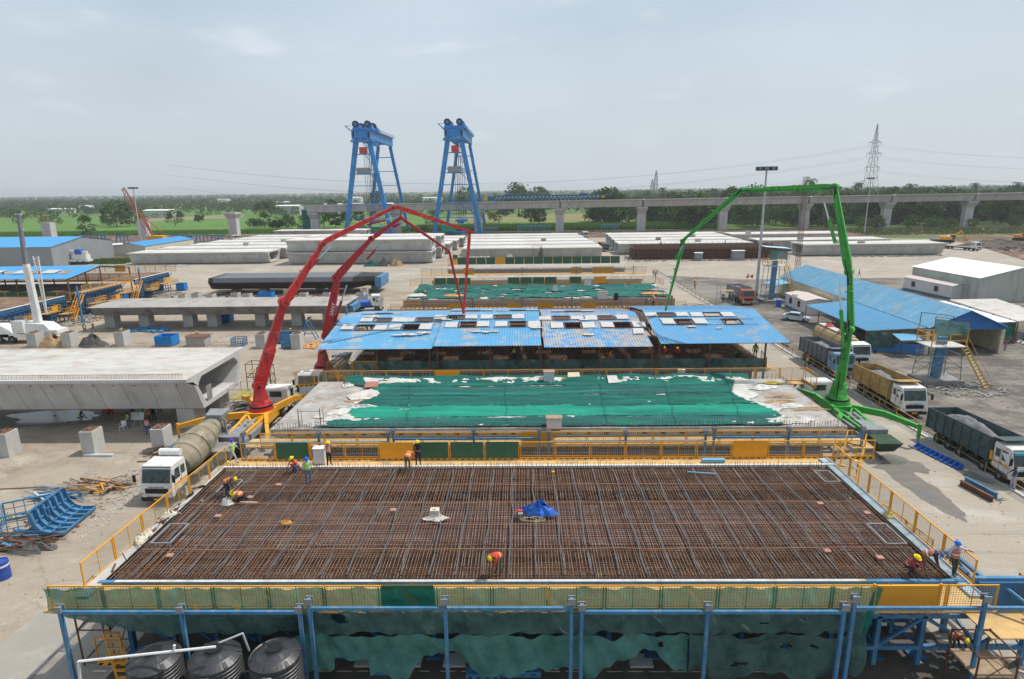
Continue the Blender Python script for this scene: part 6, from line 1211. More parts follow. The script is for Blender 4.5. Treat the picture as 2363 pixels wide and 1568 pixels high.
blocks('brown scrap and earth heaps behind the far left yard', -165, 245, 260, 36, 22, rust, 1.6); blocks('rusty scrap and earth beyond the girder stock on the left', -110, 292, 300, 50, 10, soil_m, 1.6); blocks('dark earth heaps at the far right', 190, 195, 260, 28, 20, mud, 1.4)
for k,(x,y) in enumerate([(175,205),(200,190),(215,215),(185,180)]):
    lump('earth_heap', ['low dark earth heap behind the low loader','dark earth heap at the right edge of the yard','far dark earth heap near the backhoe','long low earth heap beside the pale yard'][k], 'earth heap', x, y, 0, 14, 9, 2.2, mud, k, 24, .5)
# water tower stones etc; puddles
wet = mat('wet_ground', (.17,.155,.135), .55, v=.2, sc=1.5, world=True); pud = mat('puddle_water', (.14,.13,.115), .12, v=.1)
def blob(name, x, y, sx, sy, z, m, k):
    b = B(m); n = 40; V = [(x,y,z)]+[(x+cos(2*pi*i/n)*sx*(1+.55*nz(cos(2*pi*i/n)*1.2,sin(2*pi*i/n)*1.2,1.,k)+.25*nz(cos(2*pi*i/n)*4,sin(2*pi*i/n)*4,1.,k)), y+sin(2*pi*i/n)*sy*(1+.6*nz(cos(2*pi*i/n)*1.6,sin(2*pi*i/n)*1.6,1.,k+3)), z) for i in range(n)]
    b.add(V, [(0,i+1,(i+1) % n+1) for i in range(n)]); return struct(b.build(name))
for k,(px,py,sx,sy,m) in enumerate([(2120,1120,1.2,3.4,wet),(2080,1075,2.0,1.8,wet),(2170,1160,.9,2.4,wet),(2060,1060,1.2,.9,pud),(2130,1140,.6,1.6,pud),(745,890,2.2,1.6,wet),(700,860,1.2,1.0,wet),(125,962,4.6,1.9,pud),(125,966,6,2.6,wet)]):
    p = at(px,py,0); blob('wet_patch' if m is wet else 'puddle', p.x, p.y, sx, sy, .013+.001*(m is pud)+.0003*k, m, k)
# kerb side steel
t = thing('steel_beam', 'long blue ribbed steel form lying along the kerb by the green outrigger foot', 'steel beam', (35.2,22,0)); b = B(mat('bright_blue_steel', (.03,.13,.42), .5, v=.2, sc=2)); a = at(2115,1035,0); c = at(2215,1085,0); b.bar(a+Vector((0,0,.1)),c+Vector((0,0,.1)),.5,.06); b.bar(a+Vector((.2,0,.3)),c+Vector((.2,0,.3)),.08,.4)
for i in range(10): q = a.lerp(c,i/9); b.bar(q+Vector((-.2,0,.1)),q+Vector((.22,0,.45)),.06,.3)
b.build('ribbed_form', t)
for k,(p0,p1) in enumerate([((2215,1120),(2290,1160)),((2225,1112),(2300,1152)),((2290,1118),(2225,1095))]):
    a, c = at(*p0,0), at(*p1,0); b = B([rust,blue_st,grey_m][k]); 
    for dz in (.06,.42): b.bar(a+Vector((0,0,dz)), c+Vector((0,0,dz)), .22, .04)
    b.bar(a+Vector((0,0,.24)), c+Vector((0,0,.24)), .04, .34); tag(b.build('steel_beam'), ['rusty steel joist lying beside the kerb near the dark green truck','blue steel joist lying beside the rusty one near the kerb','grey steel joist lying below the dark green truck'][k], 'steel beam')

blocks('loose litter and chips scattered over the left service lane', -29, 30, 260, 7, 34, conc_dark, .09, 'ground_litter'); blocks('pale chips scattered over the left yard', -50, 60, 400, 28, 34, concrete, .14, 'ground_litter'); blocks('rusty scraps scattered over the left yard', -50, 70, 300, 28, 40, rust, .16, 'ground_litter'); blocks('stones scattered on the muddy ground at the right', 62, 48, 420, 26, 22, conc_dark, .16, 'ground_litter'); blocks('pale stones on the muddy ground at the right', 55, 40, 300, 18, 26, concrete, .14, 'ground_litter'); blocks('chips on the lane right of the front beds', 31, 20, 200, 5, 22, conc_dark, .08, 'ground_litter')
# ---------------------------------------------------------------- left yard
ng = thing('box_girder', 'big finished concrete girder on concrete piers at the left, nearest to the camera', 'bridge girder', (-75.5,28.1,2.15)); girder_mb(44.5, concrete_top, stock_side).build('girder_body', ng, world=False)
f = B(rebar_m)
for i in range(300):
    x = 1+43*i/300; f.bar((x,.5,3.65),(x+wob(.03),.5,4.05),.028); f.bar((x,11.9,3.65),(x,11.9,4.05),.028)
f.bar((1,.5,4.03),(44,.5,4.03),.028); f.build('starter_bars', ng, world=False, kind='stuff')
b = B(conc_dark); b.box(44.503,3.2,.5,44.52,4.2,2.0); b.build('end_recess', ng, world=False)
pb_ = B(concrete); pb_.box(-.85,-1.1,0,.85,1.1,2.1); pb_.use(concrete_top); pb_.box(-.8,-1.05,2.101,.8,1.05,2.15); pbm = pb_.mesh('support_pier')
W4 = ['first','second','third','fourth','fifth','sixth','seventh','eighth','ninth','tenth','eleventh','twelfth']
def conc(name, mesh, x, y, label, cat='concrete block', group=None, s=(1,1,1), z=0):
    o = bpy.data.objects.new(name, mesh); COL.objects.link(o); o.location = (x,y,z); o.scale = s; return tag(o, label, cat, group)
for i in range(1):
    for j, yy in enumerate((31.7,36.8)): conc('support_pier', pbm, -33.0-9.5*i, yy, f'concrete pier under the right end of the near left girder, {"nearer" if j == 0 else "farther"} one', 'pier', 'piers under the nearest left girder')
ped = B(concrete); ped.box(-.7,-.9,0,.7,.9,2.2); ped.use(rust); ped.box(-.55,-.7,2.2,.55,.7,2.26); ped.cyl((0,-.45,2.26),(0,-.45,2.42),.1,8); ped.cyl((0,.45,2.26),(0,.45,2.42),.1,8); pedm = ped.mesh('pedestal')
for (x,y,lab) in ((-45.9,24.7,'squat concrete pedestal with rusty bolts at the left frame edge'),(-38.5,25.1,'squat concrete pedestal with rusty bolts in front of the near girder'),(-32.5,25.6,'squat concrete pedestal with rusty bolts beside the mixer drum')): conc('pedestal', pedm, x, y, lab, 'pedestal', 'concrete pedestals with rusty bolts', (.82,.8,1))
for i,(px,py) in enumerate([(75,803),(155,803),(277,800),(602,806),(683,807)]): p = at(px,py,0); conc('pedestal', pedm, p.x, p.y+.9, f'concrete pedestal behind the near girder, {W4[i]} from the left', 'pedestal', 'concrete pedestals with rusty bolts')
for i,(px,py) in enumerate([(425,693),(455,690),(488,693),(545,690),(572,692),(612,677),(668,693),(702,690),(756,690),(768,672),(835,703),(842,680)]): p = at(px,py,0); conc('pedestal', pedm, p.x, p.y, f'small concrete pedestal in the middle left yard, {W4[i]} from the left', 'pedestal', 'concrete pedestals with rusty bolts', (1.1,1,.6 if i not in (6,10) else 1.1))
# mid soffit girder
mg = thing('steel_girder_form', 'long dark weathered girder form on low piers in the middle left yard', 'formwork', (-73,74.6,2.4))
b = girder_mb(43.5, mat('weathered_pale_top', (.36,.34,.32), .85, v=.15, sc=.8, dirt=(.22,.19,.17), dsc=.4, st=(1,.5,1)), conc_dark); b.v = [(x,y*.75,z*.46) for x,y,z in b.v]; b.build('form_body', mg, world=False)
b = B(blue_st); b.box(43.55,2,.2,44.3,7,1.3); b.box(43.2,1,-.5,43.5,1.2,1.2); b.build('end_frame', mg, world=False)
for i,(px) in enumerate([280,355,452,505,612,693,763]): p = at(px,748,0); conc('support_pier', pbm, p.x, 78.6, f'pier below the dark weathered girder form, {W4[i]} from the left', 'pier', 'piers under the weathered girder form', (1,.8,1.12))
# dark inner form
b = B(mat('dark_inner_form', (.035,.03,.03), .5, v=.3, sc=.6, dirt=(.06,.045,.035), dsc=.4)); x0, x1 = -70.5, -32.8; 
R = lambda x, k: [(x,110.4+k,2.9),(x,111.6+k,1.3+k*.5),(x,118.5-k,1.3+k*.5),(x,120.-k,2.9),(x,119.6-k,3.9),(x,110.8+k,3.9)]
b.hull(R(x0,.15), R(x0+1.2,0)); b.hull(R(x0+1.2,0), R(x1-5,0)); b.hull(R(x1-5,0), R(x1-2.5,.8)); b.hull(R(x1-2.5,.8), R(x1,.8)); b.use(mat('grey_form_top', (.13,.135,.15), .45, v=.15, sc=.5)); b.add([(x0+1.2,110.8,3.92),(x1-5,110.8,3.92),(x1-5,119.6,3.92),(x0+1.2,119.6,3.92)],[(0,1,2,3)]); b.add([(x0+1.2,110.35,2.95),(x1-5,110.35,2.95),(x1-5,110.76,3.93),(x0+1.2,110.76,3.93)],[(0,1,2,3)])
o = thing('inner_form', 'long black hull shaped inner form lying on pedestals behind the weathered one', 'formwork', (x0,112,0)); b.build('form_shell', o); b = B(blue_st); b.box(x1-.2,111,1.5,x1+1.2,119,3.8); b.build('end_frame', o)
for i in range(6): conc('pedestal', pedm, -67+i*6.6, 116.5, f'pedestal under the black inner form, {W4[i]} from the left', 'pedestal', 'pedestals under the black inner form', (1.2,1,.55))
p = at(868,668,0); conc('pedestal', pedm, p.x, p.y, 'tall pale pedestal at the right end of the black inner form', 'pedestal', None, (1.3,1,1.5))
# left casting beds with end faces toward the yard road
for i,(y0,y1,lab,roofed) in enumerate([(70.5,84.6,'nearest rusty topped casting bed at the left edge',0),(87.8,101,'roofed casting bed with blue end forms at the left',1),(106,118.8,'farthest open casting bed at the left with blue end forms',0)]):
    t = thing('casting_bed', lab, 'casting bed', (-84,y0,0)); b = B(rust); b.mats = [MATS['rusty_form_plate']]; b.box(-128,y0,4.1,-84.3,y1,4.42); b.build('bar_mat', t)
    b = B(form_blue); b.box(-84.28,y0-.2,3.3,-84.0,y1+.2,4.45); b.hull([(-84.4,y0+2.6,.4),(-84.1,y0+2.6,.4),(-84.1,y0+2,3.3),(-84.4,y0+2,3.3)],[(-84.4,y1-2.6,.4),(-84.1,y1-2.6,.4),(-84.1,y1-2,3.3),(-84.4,y1-2,3.3)]); b.build('end_form', t)
    b = B(white); b.box(-84.3,y0-.2,4.455,-83.9,y1+.2,4.52); b.build('edge_flange', t)
    b = B(form_blue)
    for k in range(14): y = y0+(y1-y0)*k/13; b.bar((-83.9,y,.2),(-83.9,y,3.9),.12); b.bar((-83.9,y,3.4),(-83.2,y,4.3),.1)
    for z in (.8,1.5,2.2,2.9,3.6): b.bar((-83.88,y0,z),(-83.88,y1,z),.09)
    b.build('stiffeners', t, kind='stuff')
    b = B(black); b.box(-84.05,(y0+y1)/2-2,.9,-83.99,(y0+y1)/2+2.2,3.1); b.build('end_opening', t)
    b = B(plank_y); b.box(-83.2,y0+1.5,1.7,-81.7,y0+4.4,1.8); b.build('platform', t); fence((-81.7,y0+4.4,1.8), (-81.7,y0+1.5,1.8), f'yellow platform railing beside the {["nearest","roofed","farthest"][i]} left casting bed', 1.2, toe=False)
    fence((-83.2,y0+1.5,1.8), (-81.7,y0+1.5,1.8), f'short yellow platform end rail at the {["nearest","roofed","farthest"][i]} left casting bed', 1.2, toe=False)
    if i: b = B(rust); bars_row(b,-128,-84.5,y0,4.4,80,.6); b.build('starter_bars', t, kind='stuff')
fence((-83.4,88.5,4.5), (-83.4,104,4.5), 'sloping yellow stair rail between the left casting beds', 1.3)
fence((-128,86.2,3.6), (-84,86.2,3.6), 'yellow fence in front of the roofed left casting bed', 1.4, solid=(9,10), net=(11,12,13,14,15,16))
fence((-100,104.5,4.5), (-84,104.5,4.5), 'yellow fence behind the roofed left casting bed', 1.4); fence((-110,120.5,4.4), (-83,120.5,4.4), 'yellow fence with one orange panel behind the farthest left casting bed', 1.6, solid=(5,), toe=False)
for k,(xx,yy) in enumerate([(-83,86.5),(-82.8,104.5)]):
    t = thing('access_stair', ['yellow access stair in front of the roofed left casting bed','yellow access stair beside the farthest left casting bed'][k], 'stair', (xx,yy,0)); b = B(yellow)
    for s in (0,1.): b.bar((xx+s,yy+.5,4.3),(xx+s+.3,yy-3.4,.1),.08,.2); b.bar((xx+s,yy+.5,5.3),(xx+s+.3,yy-3.4,1.1),.06)
    for j in range(13): b.bar((xx+.3*j/12,yy+.5-3.9*j/12,4.3-4.2*j/12),(xx+1+.3*j/12,yy+.5-3.9*j/12,4.3-4.2*j/12),.25,.04)
    b.build('stair_flight', t)
t = thing('roof_section', 'bright blue corrugated roof over the left casting bed', 'roof', (-84,86.4,7.4)); rb = B(roof_clean)
prof = [(86.4,7.4),(90,7.85),(92.4,8.2),(95.8,8.7),(105.2,7.3)]; p_ = .5; xs = []
for i in range(84): xs += [(-126+i*p_,0),(-126+i*p_+.3,0),(-126+i*p_+.35,.06),(-126+i*p_+.45,.06)]
V = []; F = []; n = len(xs)
for y, z in prof: V += [(x,y,z+h) for x,h in xs]
for j in range(4):
    for i in range(n-1):
        xc = xs[i][0]; 
        if j in (1,) and any(abs(xc-h) < 1.1 for h in (-88,-93.5,-99,-104.5)): continue
        F.append((j*n+i,j*n+i+1,(j+1)*n+i+1,(j+1)*n+i))
rb.add(V,F); rb.build('corrugated_sheet', t)
for hx in (-88,-93.5,-99,-104.5):
    b = B(cover_w); P_ = [(hx-4.0,90,8.0),(hx-1.3,90,8.0),(hx-1.3,92.4,8.35),(hx-4.0,92.4,8.35)]; b.hull(P_, [(a,c,d_+.04) for a,c,d_ in P_]); b.build('hatch_cover', t)
b = B(rust)
for x in (-84.3,-94,-104,-114):
    b.bar((x,86.6,0),(x,86.6,7.4),.2); b.bar((x,105,0),(x,105,7.3),.2); b.bar((x,95.8,4.4),(x,95.8,8.6),.18); b.bar((x,86.6,7.2),(x,95.8,8.5),.15); b.bar((x,95.8,8.5),(x,105,7.1),.15)
b.build('roof_frame', t, kind='stuff')
for k,(px,py) in enumerate([(192,748),(330,690)]): q = at(px,py,0); b = B(blue_st); b.box(q.x-.12,q.y-.12,0,q.x+.12,q.y+.12,6.8); tag(b.build('roof_post'), ['tall thin blue post in front of the left casting beds','tall thin blue post by the stair of the farthest left bed'][k], 'post')
# crane truck
t = thing('mobile_crane', 'white truck mounted telescopic crane at the left edge, boom raised', 'mobile crane', (-79.5,66.3,0), -.0)
b = B(white); b.box(-84,66.4,1.0,-72.4,69,1.5); b.box(-74,66.5,1.5,-72.3,68.9,2.1)
b.hull([(-86.5,66.4,.6),(-86.5,68.9,.6),(-86.5,68.9,2.0),(-86.0,68.7,2.9),(-86.0,66.6,2.9),(-86.5,66.4,2.0)],[(-80,66.4,.8),(-80,68.9,.8),(-80,68.9,1.6),(-81.5,68.7,2.9),(-81.5,66.6,2.9),(-80,66.4,1.6)]); b.build('carrier_body', t)
b = B(glass); b.box(-85.5,66.37,2.0,-83,66.42,2.7); b.build('side_window', t)
for xx in (-81.5,-79.6,-75.2,-73.4):
    w = bpy.data.objects.new('wheel', WT); COL.objects.link(w); w.parent = t; w.location = (xx+79.5,.25,.68); w.rotation_euler = (pi/2,0,0); w.scale = (1.3,1.3,1.3); r = bpy.data.objects.new('rim', WR); COL.objects.link(r); r.parent = w
b = B(white); b.hull([(-78.5,66.6,1.6),(-73,66.6,1.6),(-73,69.2,1.6),(-78.5,69.2,1.6)],[(-78,66.8,3.2),(-74.5,66.8,3.0),(-74.5,69,3.0),(-78,69,3.2)]); b.box(-79.2,66.3,1.7,-77.4,67.5,3.6); b.build('turntable', t)
a = Vector((-76.2,68,3.0)); m_ = atp(60,610,(-90,68),(0,68)); tp = atp(42,495,(-90,68),(0,68)); b = B(white); b.bar(a, m_, .85,.9,.7,.75, up=(0,1,0)); b.build('boom_base', t)
b = B(mat('grey_boom', (.20,.20,.23), .5)); b.bar(m_, tp, .55,.6,.34,.38, up=(0,1,0)); b.build('boom_extension', t); b = B(white)
for s in (.35,.7,1.): q = m_.lerp(tp,s); b.bar(q-Vector((.5,0,0)),q+Vector((.5,0,0)),.15)
b.build('boom_collar', t)
b = B(white); c0 = atp(106,722,(-90,68),(0,68)); c1 = atp(76,592,(-90,68),(0,68)); c2 = atp(88,592,(-90,68),(0,68)); c3 = atp(108,722,(-90,68),(0,68))
b.bar(c0,c1,.14); b.bar(c3,c2,.14)
for i in range(16): b.bar(c0.lerp(c1,i/16), c3.lerp(c2,(i+1)/16), .07); b.bar(c3.lerp(c2,i/16), c0.lerp(c1,i/16), .07)
b.build('lattice_jib', t)
t = thing('mobile_crane', 'second white mobile crane parked with lowered boom behind the left roof', 'mobile crane', (-150,176,0)); b = B(white); b.box(-154,176,1,-143.5,178.6,1.7); b.box(-154,176,1.7,-151,178.6,3.2); b.box(-149,176.3,1.8,-144,178.4,3.4); b.bar((-144,177,3.8),(-156,177,4.6),1.0); b.build('carrier_body', t); b = B(tarp_b); b.box(-147.5,176,3.4,-145.5,177.5,5); b.build('winch_house', t)
for xx in (-4,-2,3,5): w = bpy.data.objects.new('wheel', WT); COL.objects.link(w); w.parent = t; w.location = (xx,-.1,.6); w.rotation_euler = (pi/2,0,0); w.scale = (1.2,)*3
# far left buildings
cabin('large grey walled warehouse with bright blue roof at the left edge', (-149.5,168.7), (-215,168.7), 30, 6.5, mat('grey_cladding', (.26,.28,.29), .7, v=.1, sc=.5, st=(1,1,.3)), roof_clean, None, (), 'warehouse', 2.2, 0, -1)
p = at(262,585,0); q = at(340,588,0); r_ = at(425,572,0)
cabin('cream site office with bright blue roof left of the girder stock', (-141.5,205), (-141.5,240), 12, 3.4, mat('pale_cream_wall', (.60,.57,.46), .8), roof_clean, None, (.06,.3), 'site_office', 1.3)
cabin('long white portable cabin behind the grey warehouse corner', (-176,214), (-160,220), 4, 3, white, white_roof, None, (.3,.7), 'site_cabin', .3); cabin('small white portable hut in front of the grey warehouse', (-163,183), (-158,186), 3.5, 3.2, white, white_roof, None, (.5,), 'site_cabin', .2); cabin('brown edged white hut before the grey warehouse', (-172,180), (-166,181), 3.5, 3.0, white, mat('brown_roof',(.25,.12,.1),.8), None, (), 'site_cabin', .1)
def far_house(px, py, w_, h_, dist, lab, m=white, rm=None, d_=12):
    q = CAM+ray(px,py)*(dist/ray(px,py).y); q.z = 0; cabin(lab, (q.x,q.y), (q.x+w_,q.y), d_, h_, m, rm or white_roof, None, (.2,.4,.6,.8) if h_ > 5 else (), 'far_house', .8)
far_house(330,490,26,8,560,'ruined white house with long walls in the left fields',concrete_top); far_house(632,478,26,9,640,'unfinished grey block building left of the viaduct end',concrete); far_house(672,478,60,6,660,'blue roofed low building behind the viaduct end',white,roof_clean)
far_house(745,462,90,7,800,'long pale roofed warehouse below the left gantry',white,white_roof); far_house(800,455,20,14,900,'white multi storey house near the left gantry',white); far_house(975,453,22,12,950,'white house between the two gantries'); far_house(1003,452,10,12,940,'pale block beside the white house between the gantries'); far_house(620,462,34,6,1100,'low white roofs among the far trees on the left'); far_house(500,455,22,10,1300,'white building among far left trees'); far_house(110,478,26,6,760,'low white roof in the far left fields',white); far_house(180,468,14,7,900,'tiny white house among far left palms')
b = B(mat('compound_wall', (.50,.44,.32), .9)); w1 = aty(265,495,470); w2 = aty(560,484,560); b.hull([(w1.x,470,0),(w2.x,560,0),(w2.x,560.4,0),(w1.x,470.4,0)],[(w1.x,470,3),(w2.x,560,3),(w2.x,560.4,3),(w1.x,470.4,3)]); tag(b.build('compound_wall'), 'long cream compound wall crossing the left fields', 'wall')
# blue trestles at the back
def trestle(label, x, y, n=5, h=4., sp=3.2, z=0):
    t = thing('steel_trestle', label, 'steel frame', (x,y,z)); 
    for i in range(n):
        b = B(blue_st); b.bar((x+i*sp,y,z),(x+i*sp+.4,y,z+h),.4); b.bar((x+i*sp+sp*.8,y,z),(x+i*sp+sp*.5,y,z+h),.4); b.bar((x+i*sp,y,z+h),(x+i*sp+sp,y,z+h),.45); b.build('trestle_frame', t)
trestle('row of blue steel frames behind the middle girders', -2, 290, 5, 4.6, 3.4); trestle('small blue steel frames right of the right gantry foot', -20, 292, 3, 3.6, 2.6); trestle('blue steel frame group behind the truck near the middle pier', 40, 290, 3, 4.6, 3.2)
for k,(px,n) in enumerate([(398,3),(436,5),(185,4),(270,2)]): q = at(px,566,0); trestle(['blue trestles left of the far office','dense blue trestles behind the leftmost girder row','low blue trestles behind the mobile crane','two upright blue frames near the unfinished pier'][k], q.x, q.y, n, 4.2, 3.4)
q = at(1395,560,0); cab_t = thing('far_truck', 'grey dump truck standing between the middle and right girder rows', 'truck', (29.5,262,0)); cab(cab_t, white); chassis(cab_t, 8, (1.1,5.4,6.8)); b = B(conc_dark); b.box(-1.3,2.3,1,1.3,8,3); b.build('tipper_body', cab_t, world=False)
t2 = thing('far_truck', 'rusty loaded truck at the corner of the middle girder row', 'truck', (30.6,200,0), .1); cab(t2, MATS['grey_tipper']); chassis(t2, 8, (1.1,5.4,6.8)); b = B(rust); b.box(-1.3,2.3,1,1.3,8,3); b.build('tipper_body', t2, world=False)
q = at(455,575,0); t3 = thing('far_truck', 'white truck by the capped pier on the left', 'truck', (-136,268,0), .8); cab(t3, white); chassis(t3, 7, (1.1,5.)); b = B(grey_m); b.box(-1.2,2.2,1,1.2,7,1.3); b.build('flatbed', t3, world=False)
# bins, huts, crates
def bin_(label, px, py, w_, d_, h_, m=None, y=None):
    p = at(px,py,0); x, y = p.x, p.y; t = thing('skip_bin', label, 'bin', (x,y,0)); b = B(m or blue_st); e = .06
    b.box(x-w_/2,y,.15,x+w_/2,y+e,h_); b.box(x-w_/2,y+d_-e,.15,x+w_/2,y+d_,h_); b.box(x-w_/2,y+e,.15,x-w_/2+e,y+d_-e,h_); b.box(x+w_/2-e,y+e,.15,x+w_/2,y+d_-e,h_); b.box(x-w_/2+e,y+e,.15,x+w_/2-e,y+d_-e,.25); b.build('bin_body', t)
    b = B(m or blue_st)
    for s in (-.8,.8): b.box(x+s*w_/2-.08,y+.1,0,x+s*w_/2+.08,y+d_-.1,.15)
    b.build('skids', t)
bb_ = mat('bright_blue_bin', (.015,.20,.55), .5, v=.12, sc=1.5)
bin_('bright blue open steel bin behind the near girder', 378, 801, 2.6, 2.2, 1.6, bb_); bin_('bright blue bin between the weathered form and black form', 612, 693, 2.9, 2, 1.6, bb_); bin_('blue bin on legs below the weathered form', 514, 745, 2.7, 1.6, 1.9, bb_); bin_('blue bin in front of the left beds', 265, 699, 3.2, 2.4, 1.5, bb_); bin_('wide dark blue bin with brown lid by the red boom', 655, 794, 3.9, 2.2, 1.5, blue_st); bin_('small blue bin beside the fifth pedestal', 660, 806, 1.4, 1, .9, blue_st); bin_('blue chute bin at the farthest left bed', 417, 672, 2, 1.5, 1.8, bb_)
p = at(455,803,0); cabin('small grey tool hut with rusty roof behind the near girder', (p.x-1.6,p.y), (p.x+1.2,p.y), 2, 1.6, mat('dirty_grey_hut', (.36,.34,.32), .8, v=.2, sc=2), rust, None, (), 'tool_hut', .05)
def crate(label, x, y, w_, d_, h_, m=None, th=.07, z=0, n=5, fill=None):
    t = thing('steel_cage', label, 'cage frame', (x,y,z)); m = m or blue_st; C8 = [(x-w_/2,y),(x+w_/2,y),(x+w_/2,y+d_),(x-w_/2,y+d_)]; b = B(m)
    for a in C8: b.bar((a[0],a[1],z),(a[0],a[1],z+h_),th*1.4)
    for i in range(4):
        a, c = C8[i], C8[(i+1) % 4]
        for zz in (z+.1,z+h_): b.bar((a[0],a[1],zz),(c[0],c[1],zz),th*1.4)
    b.build('frame', t); b = B(m)
    for i in range(4):
        a, c = Vector((*C8[i],z)), Vector((*C8[(i+1) % 4],z))
        for j in range(1,n): q = a.lerp(c,j/n); b.bar(q, q+Vector((0,0,h_)), th*.6)
        for zz in (.33,.66): b.bar(a+Vector((0,0,h_*zz)), c+Vector((0,0,h_*zz)), th*.6)
    b.build('grille_bars', t, kind='stuff')
    return t
crate('small blue wire cage left of the pedestals', *at(548,800,0)[:2], 1.8, 1.4, 1.2)
c = crate('big blue steel cage frame on the ground at the left', 0, 0, 3.0, 2.4, 1.4, n=5); p = at(58,1228,0); c.rotation_euler = (0,0,.5); c.location = (p.x,p.y,0)
p = at(412,1050,0); crate('low blue basket of steel scrap beside the mixer cab', p.x, p.y, 1.8, 1.3, .6, n=8); blocks('steel offcuts piled in the blue basket beside the mixer', p.x, p.y+.6, 40, .7, .5, rust, .35)
def blue_shell():
    t = thing('curved_form', 'blue curved steel form with ribs lying on the ground at the left', 'formwork', (0,0,0)); a = at(148,1240,0); c = at(222,1178,0); d = (c-a); d.z = 0; L_ = d.length; d.normalize(); n = Vector((-d.y,d.x,0)); o = a; t.location = (o.x,o.y,0)
    pr = [(0,.12),(.9,.14),(1.6,.35),(2.0,.9),(2.15,1.75)]
    def P(s, k, off=0): w_, z = pr[k]; return o+d*s+n*w_+Vector((0,0,z+off))
    b = B(blue_st)
    for k in range(4): b.hull([P(0,k),P(L_,k),P(L_,k+1),P(0,k+1)],[P(0,k,.04),P(L_,k,.04),P(L_,k+1,.04),P(0,k+1,.04)])
    b.build('shell_plate', t)
    for i in range(7):
        s = L_*i/6; b = B(blue_st)
        for k in range(4): b.bar(P(s,k,.12)-n*(.0 if k<2 else .15), P(s,k+1,.12)-n*(.0 if k<1 else .15), .06, .26)
        b.build('rib', t)
    b = B(blue_st)
    for k in range(5): b.bar(P(0,k,.15)-n*(.1 if k>1 else 0), P(L_,k,.15)-n*(.1 if k>1 else 0), .07,.14)
    b.build('long_stiffener', t, kind='stuff')
blue_shell()
def plank(label, p0, p1, w_, h_, m, z=.0, name='plank', cat='plank', r=None, z2=None):
    a, c = at(*p0,0), at(*p1,0); a.z = z+h_/2; c.z = (z if z2 is None else z2)+h_/2; b = B(m)
    if r: b.cyl(a+Vector((0,0,r)), c+Vector((0,0,r)), r, 10)
    else: b.bar(a, c, w_, h_)
    return tag(b.build(name), label, cat)
plank('long grey steel pipe lying in front of the yellow plates', (82,1130), (222,1134), .2, .2, MATS['grey_steel'], r=.13, name='steel_pipe', cat='pipe'); plank('brown timber beam lying behind the grey pipe', (190,1112), (255,1122), .3, .25, wood, .2); plank('second thin timber crossing the yellow plates', (172,1126), (225,1140), .25, .08, wood, .3)
plank('yellow steel plate on the ground by the road edge', (215,1134), (262,1128), .9, .06, MATS['safety_yellow_paint'], .1, 'steel_plate', 'plate'); plank('pale blue steel bar on the ground, upper one', (125,1146), (175,1152), .1, .1, blue_st, .1); plank('pale blue steel bar on the ground, lower one', (92,1160), (165,1158), .12, .1, blue_st); plank('thin blue bar crossing near the blue cage', (150,1143), (195,1160), .08, .08, blue_st, .15)
plank('rusty bar bundle in front of the blue form, upper', (0,1232), (72,1240), .3, .1, rust); plank('rusty angle frame lying near the drum', (0,1252), (60,1262), .4, .06, rust); plank('weathered timber beam in front of the blue form', (95,1236), (132,1238), .3, .2, wood); plank('grey channel lying in front of the blue form', (35,1225), (100,1234), .25, .12, blue_st)
plank('stack of pale steel channels beside the second pedestal', (196,1053), (262,1053), .4, .18, mat('pale_steel', (.45,.47,.50), .5), name='steel_channels', cat='steel channels'); plank('rusty flat bar behind the mixer cab', (317,1067), (345,1066), .15, .08, rust); plank('dark timber in the shade at the left', (0,1130), (90,1126), .12, .06, rust)
p = at(78,1268,0); lump('dark_cloth', 'crumpled dark grey cloth heap near the blue drum', 'cloth', p.x, p.y, 0, 1.5, .7, .4, mat('dark_cloth', (.10,.10,.095), .9, v=.3, sc=3), 2, 20, .8)
p = at(22,1196,0); lump('yellow_sack', 'pale yellow sack beside the blue cage', 'sack', p.x, p.y, 0, .5, .35, .3, mat('yellow_sack', (.55,.45,.16), .9), 3, 12, .7)
blocks('scattered scrap and rubble along the left road edge', -31.5, 18.5, 160, 2.6, 4.2, conc_dark, .16); blocks('small wood and steel scrap around the blue cage', -34, 12.5, 90, 4, 3, rust, .3); blocks('stone rubble strip between scrap and road at the left', -29.9, 15.5, 160, .9, 5, concrete, .12)
p = at(8,1334,0); t = thing('steel_drum', 'blue steel drum with white band at the left frame edge', 'drum', (p.x,p.y,0)); b = B(tarp_b); b.mats = [mat('blue_drum', (.02,.07,.36), .4)]; b.lathe([(0,0),(.42,0),(.42,.35),(.44,.38),(.42,.41),(.42,.75),(.44,.78),(.42,.81),(.42,1.15),(.38,1.15),(.38,1.1),(0,1.1)],24,(p.x,p.y,0)); b.build('drum_shell', t); b = B(white); b.lathe([(.425,.84),(.425,.96)],24,(p.x,p.y,0)); b.build('white_band', t)
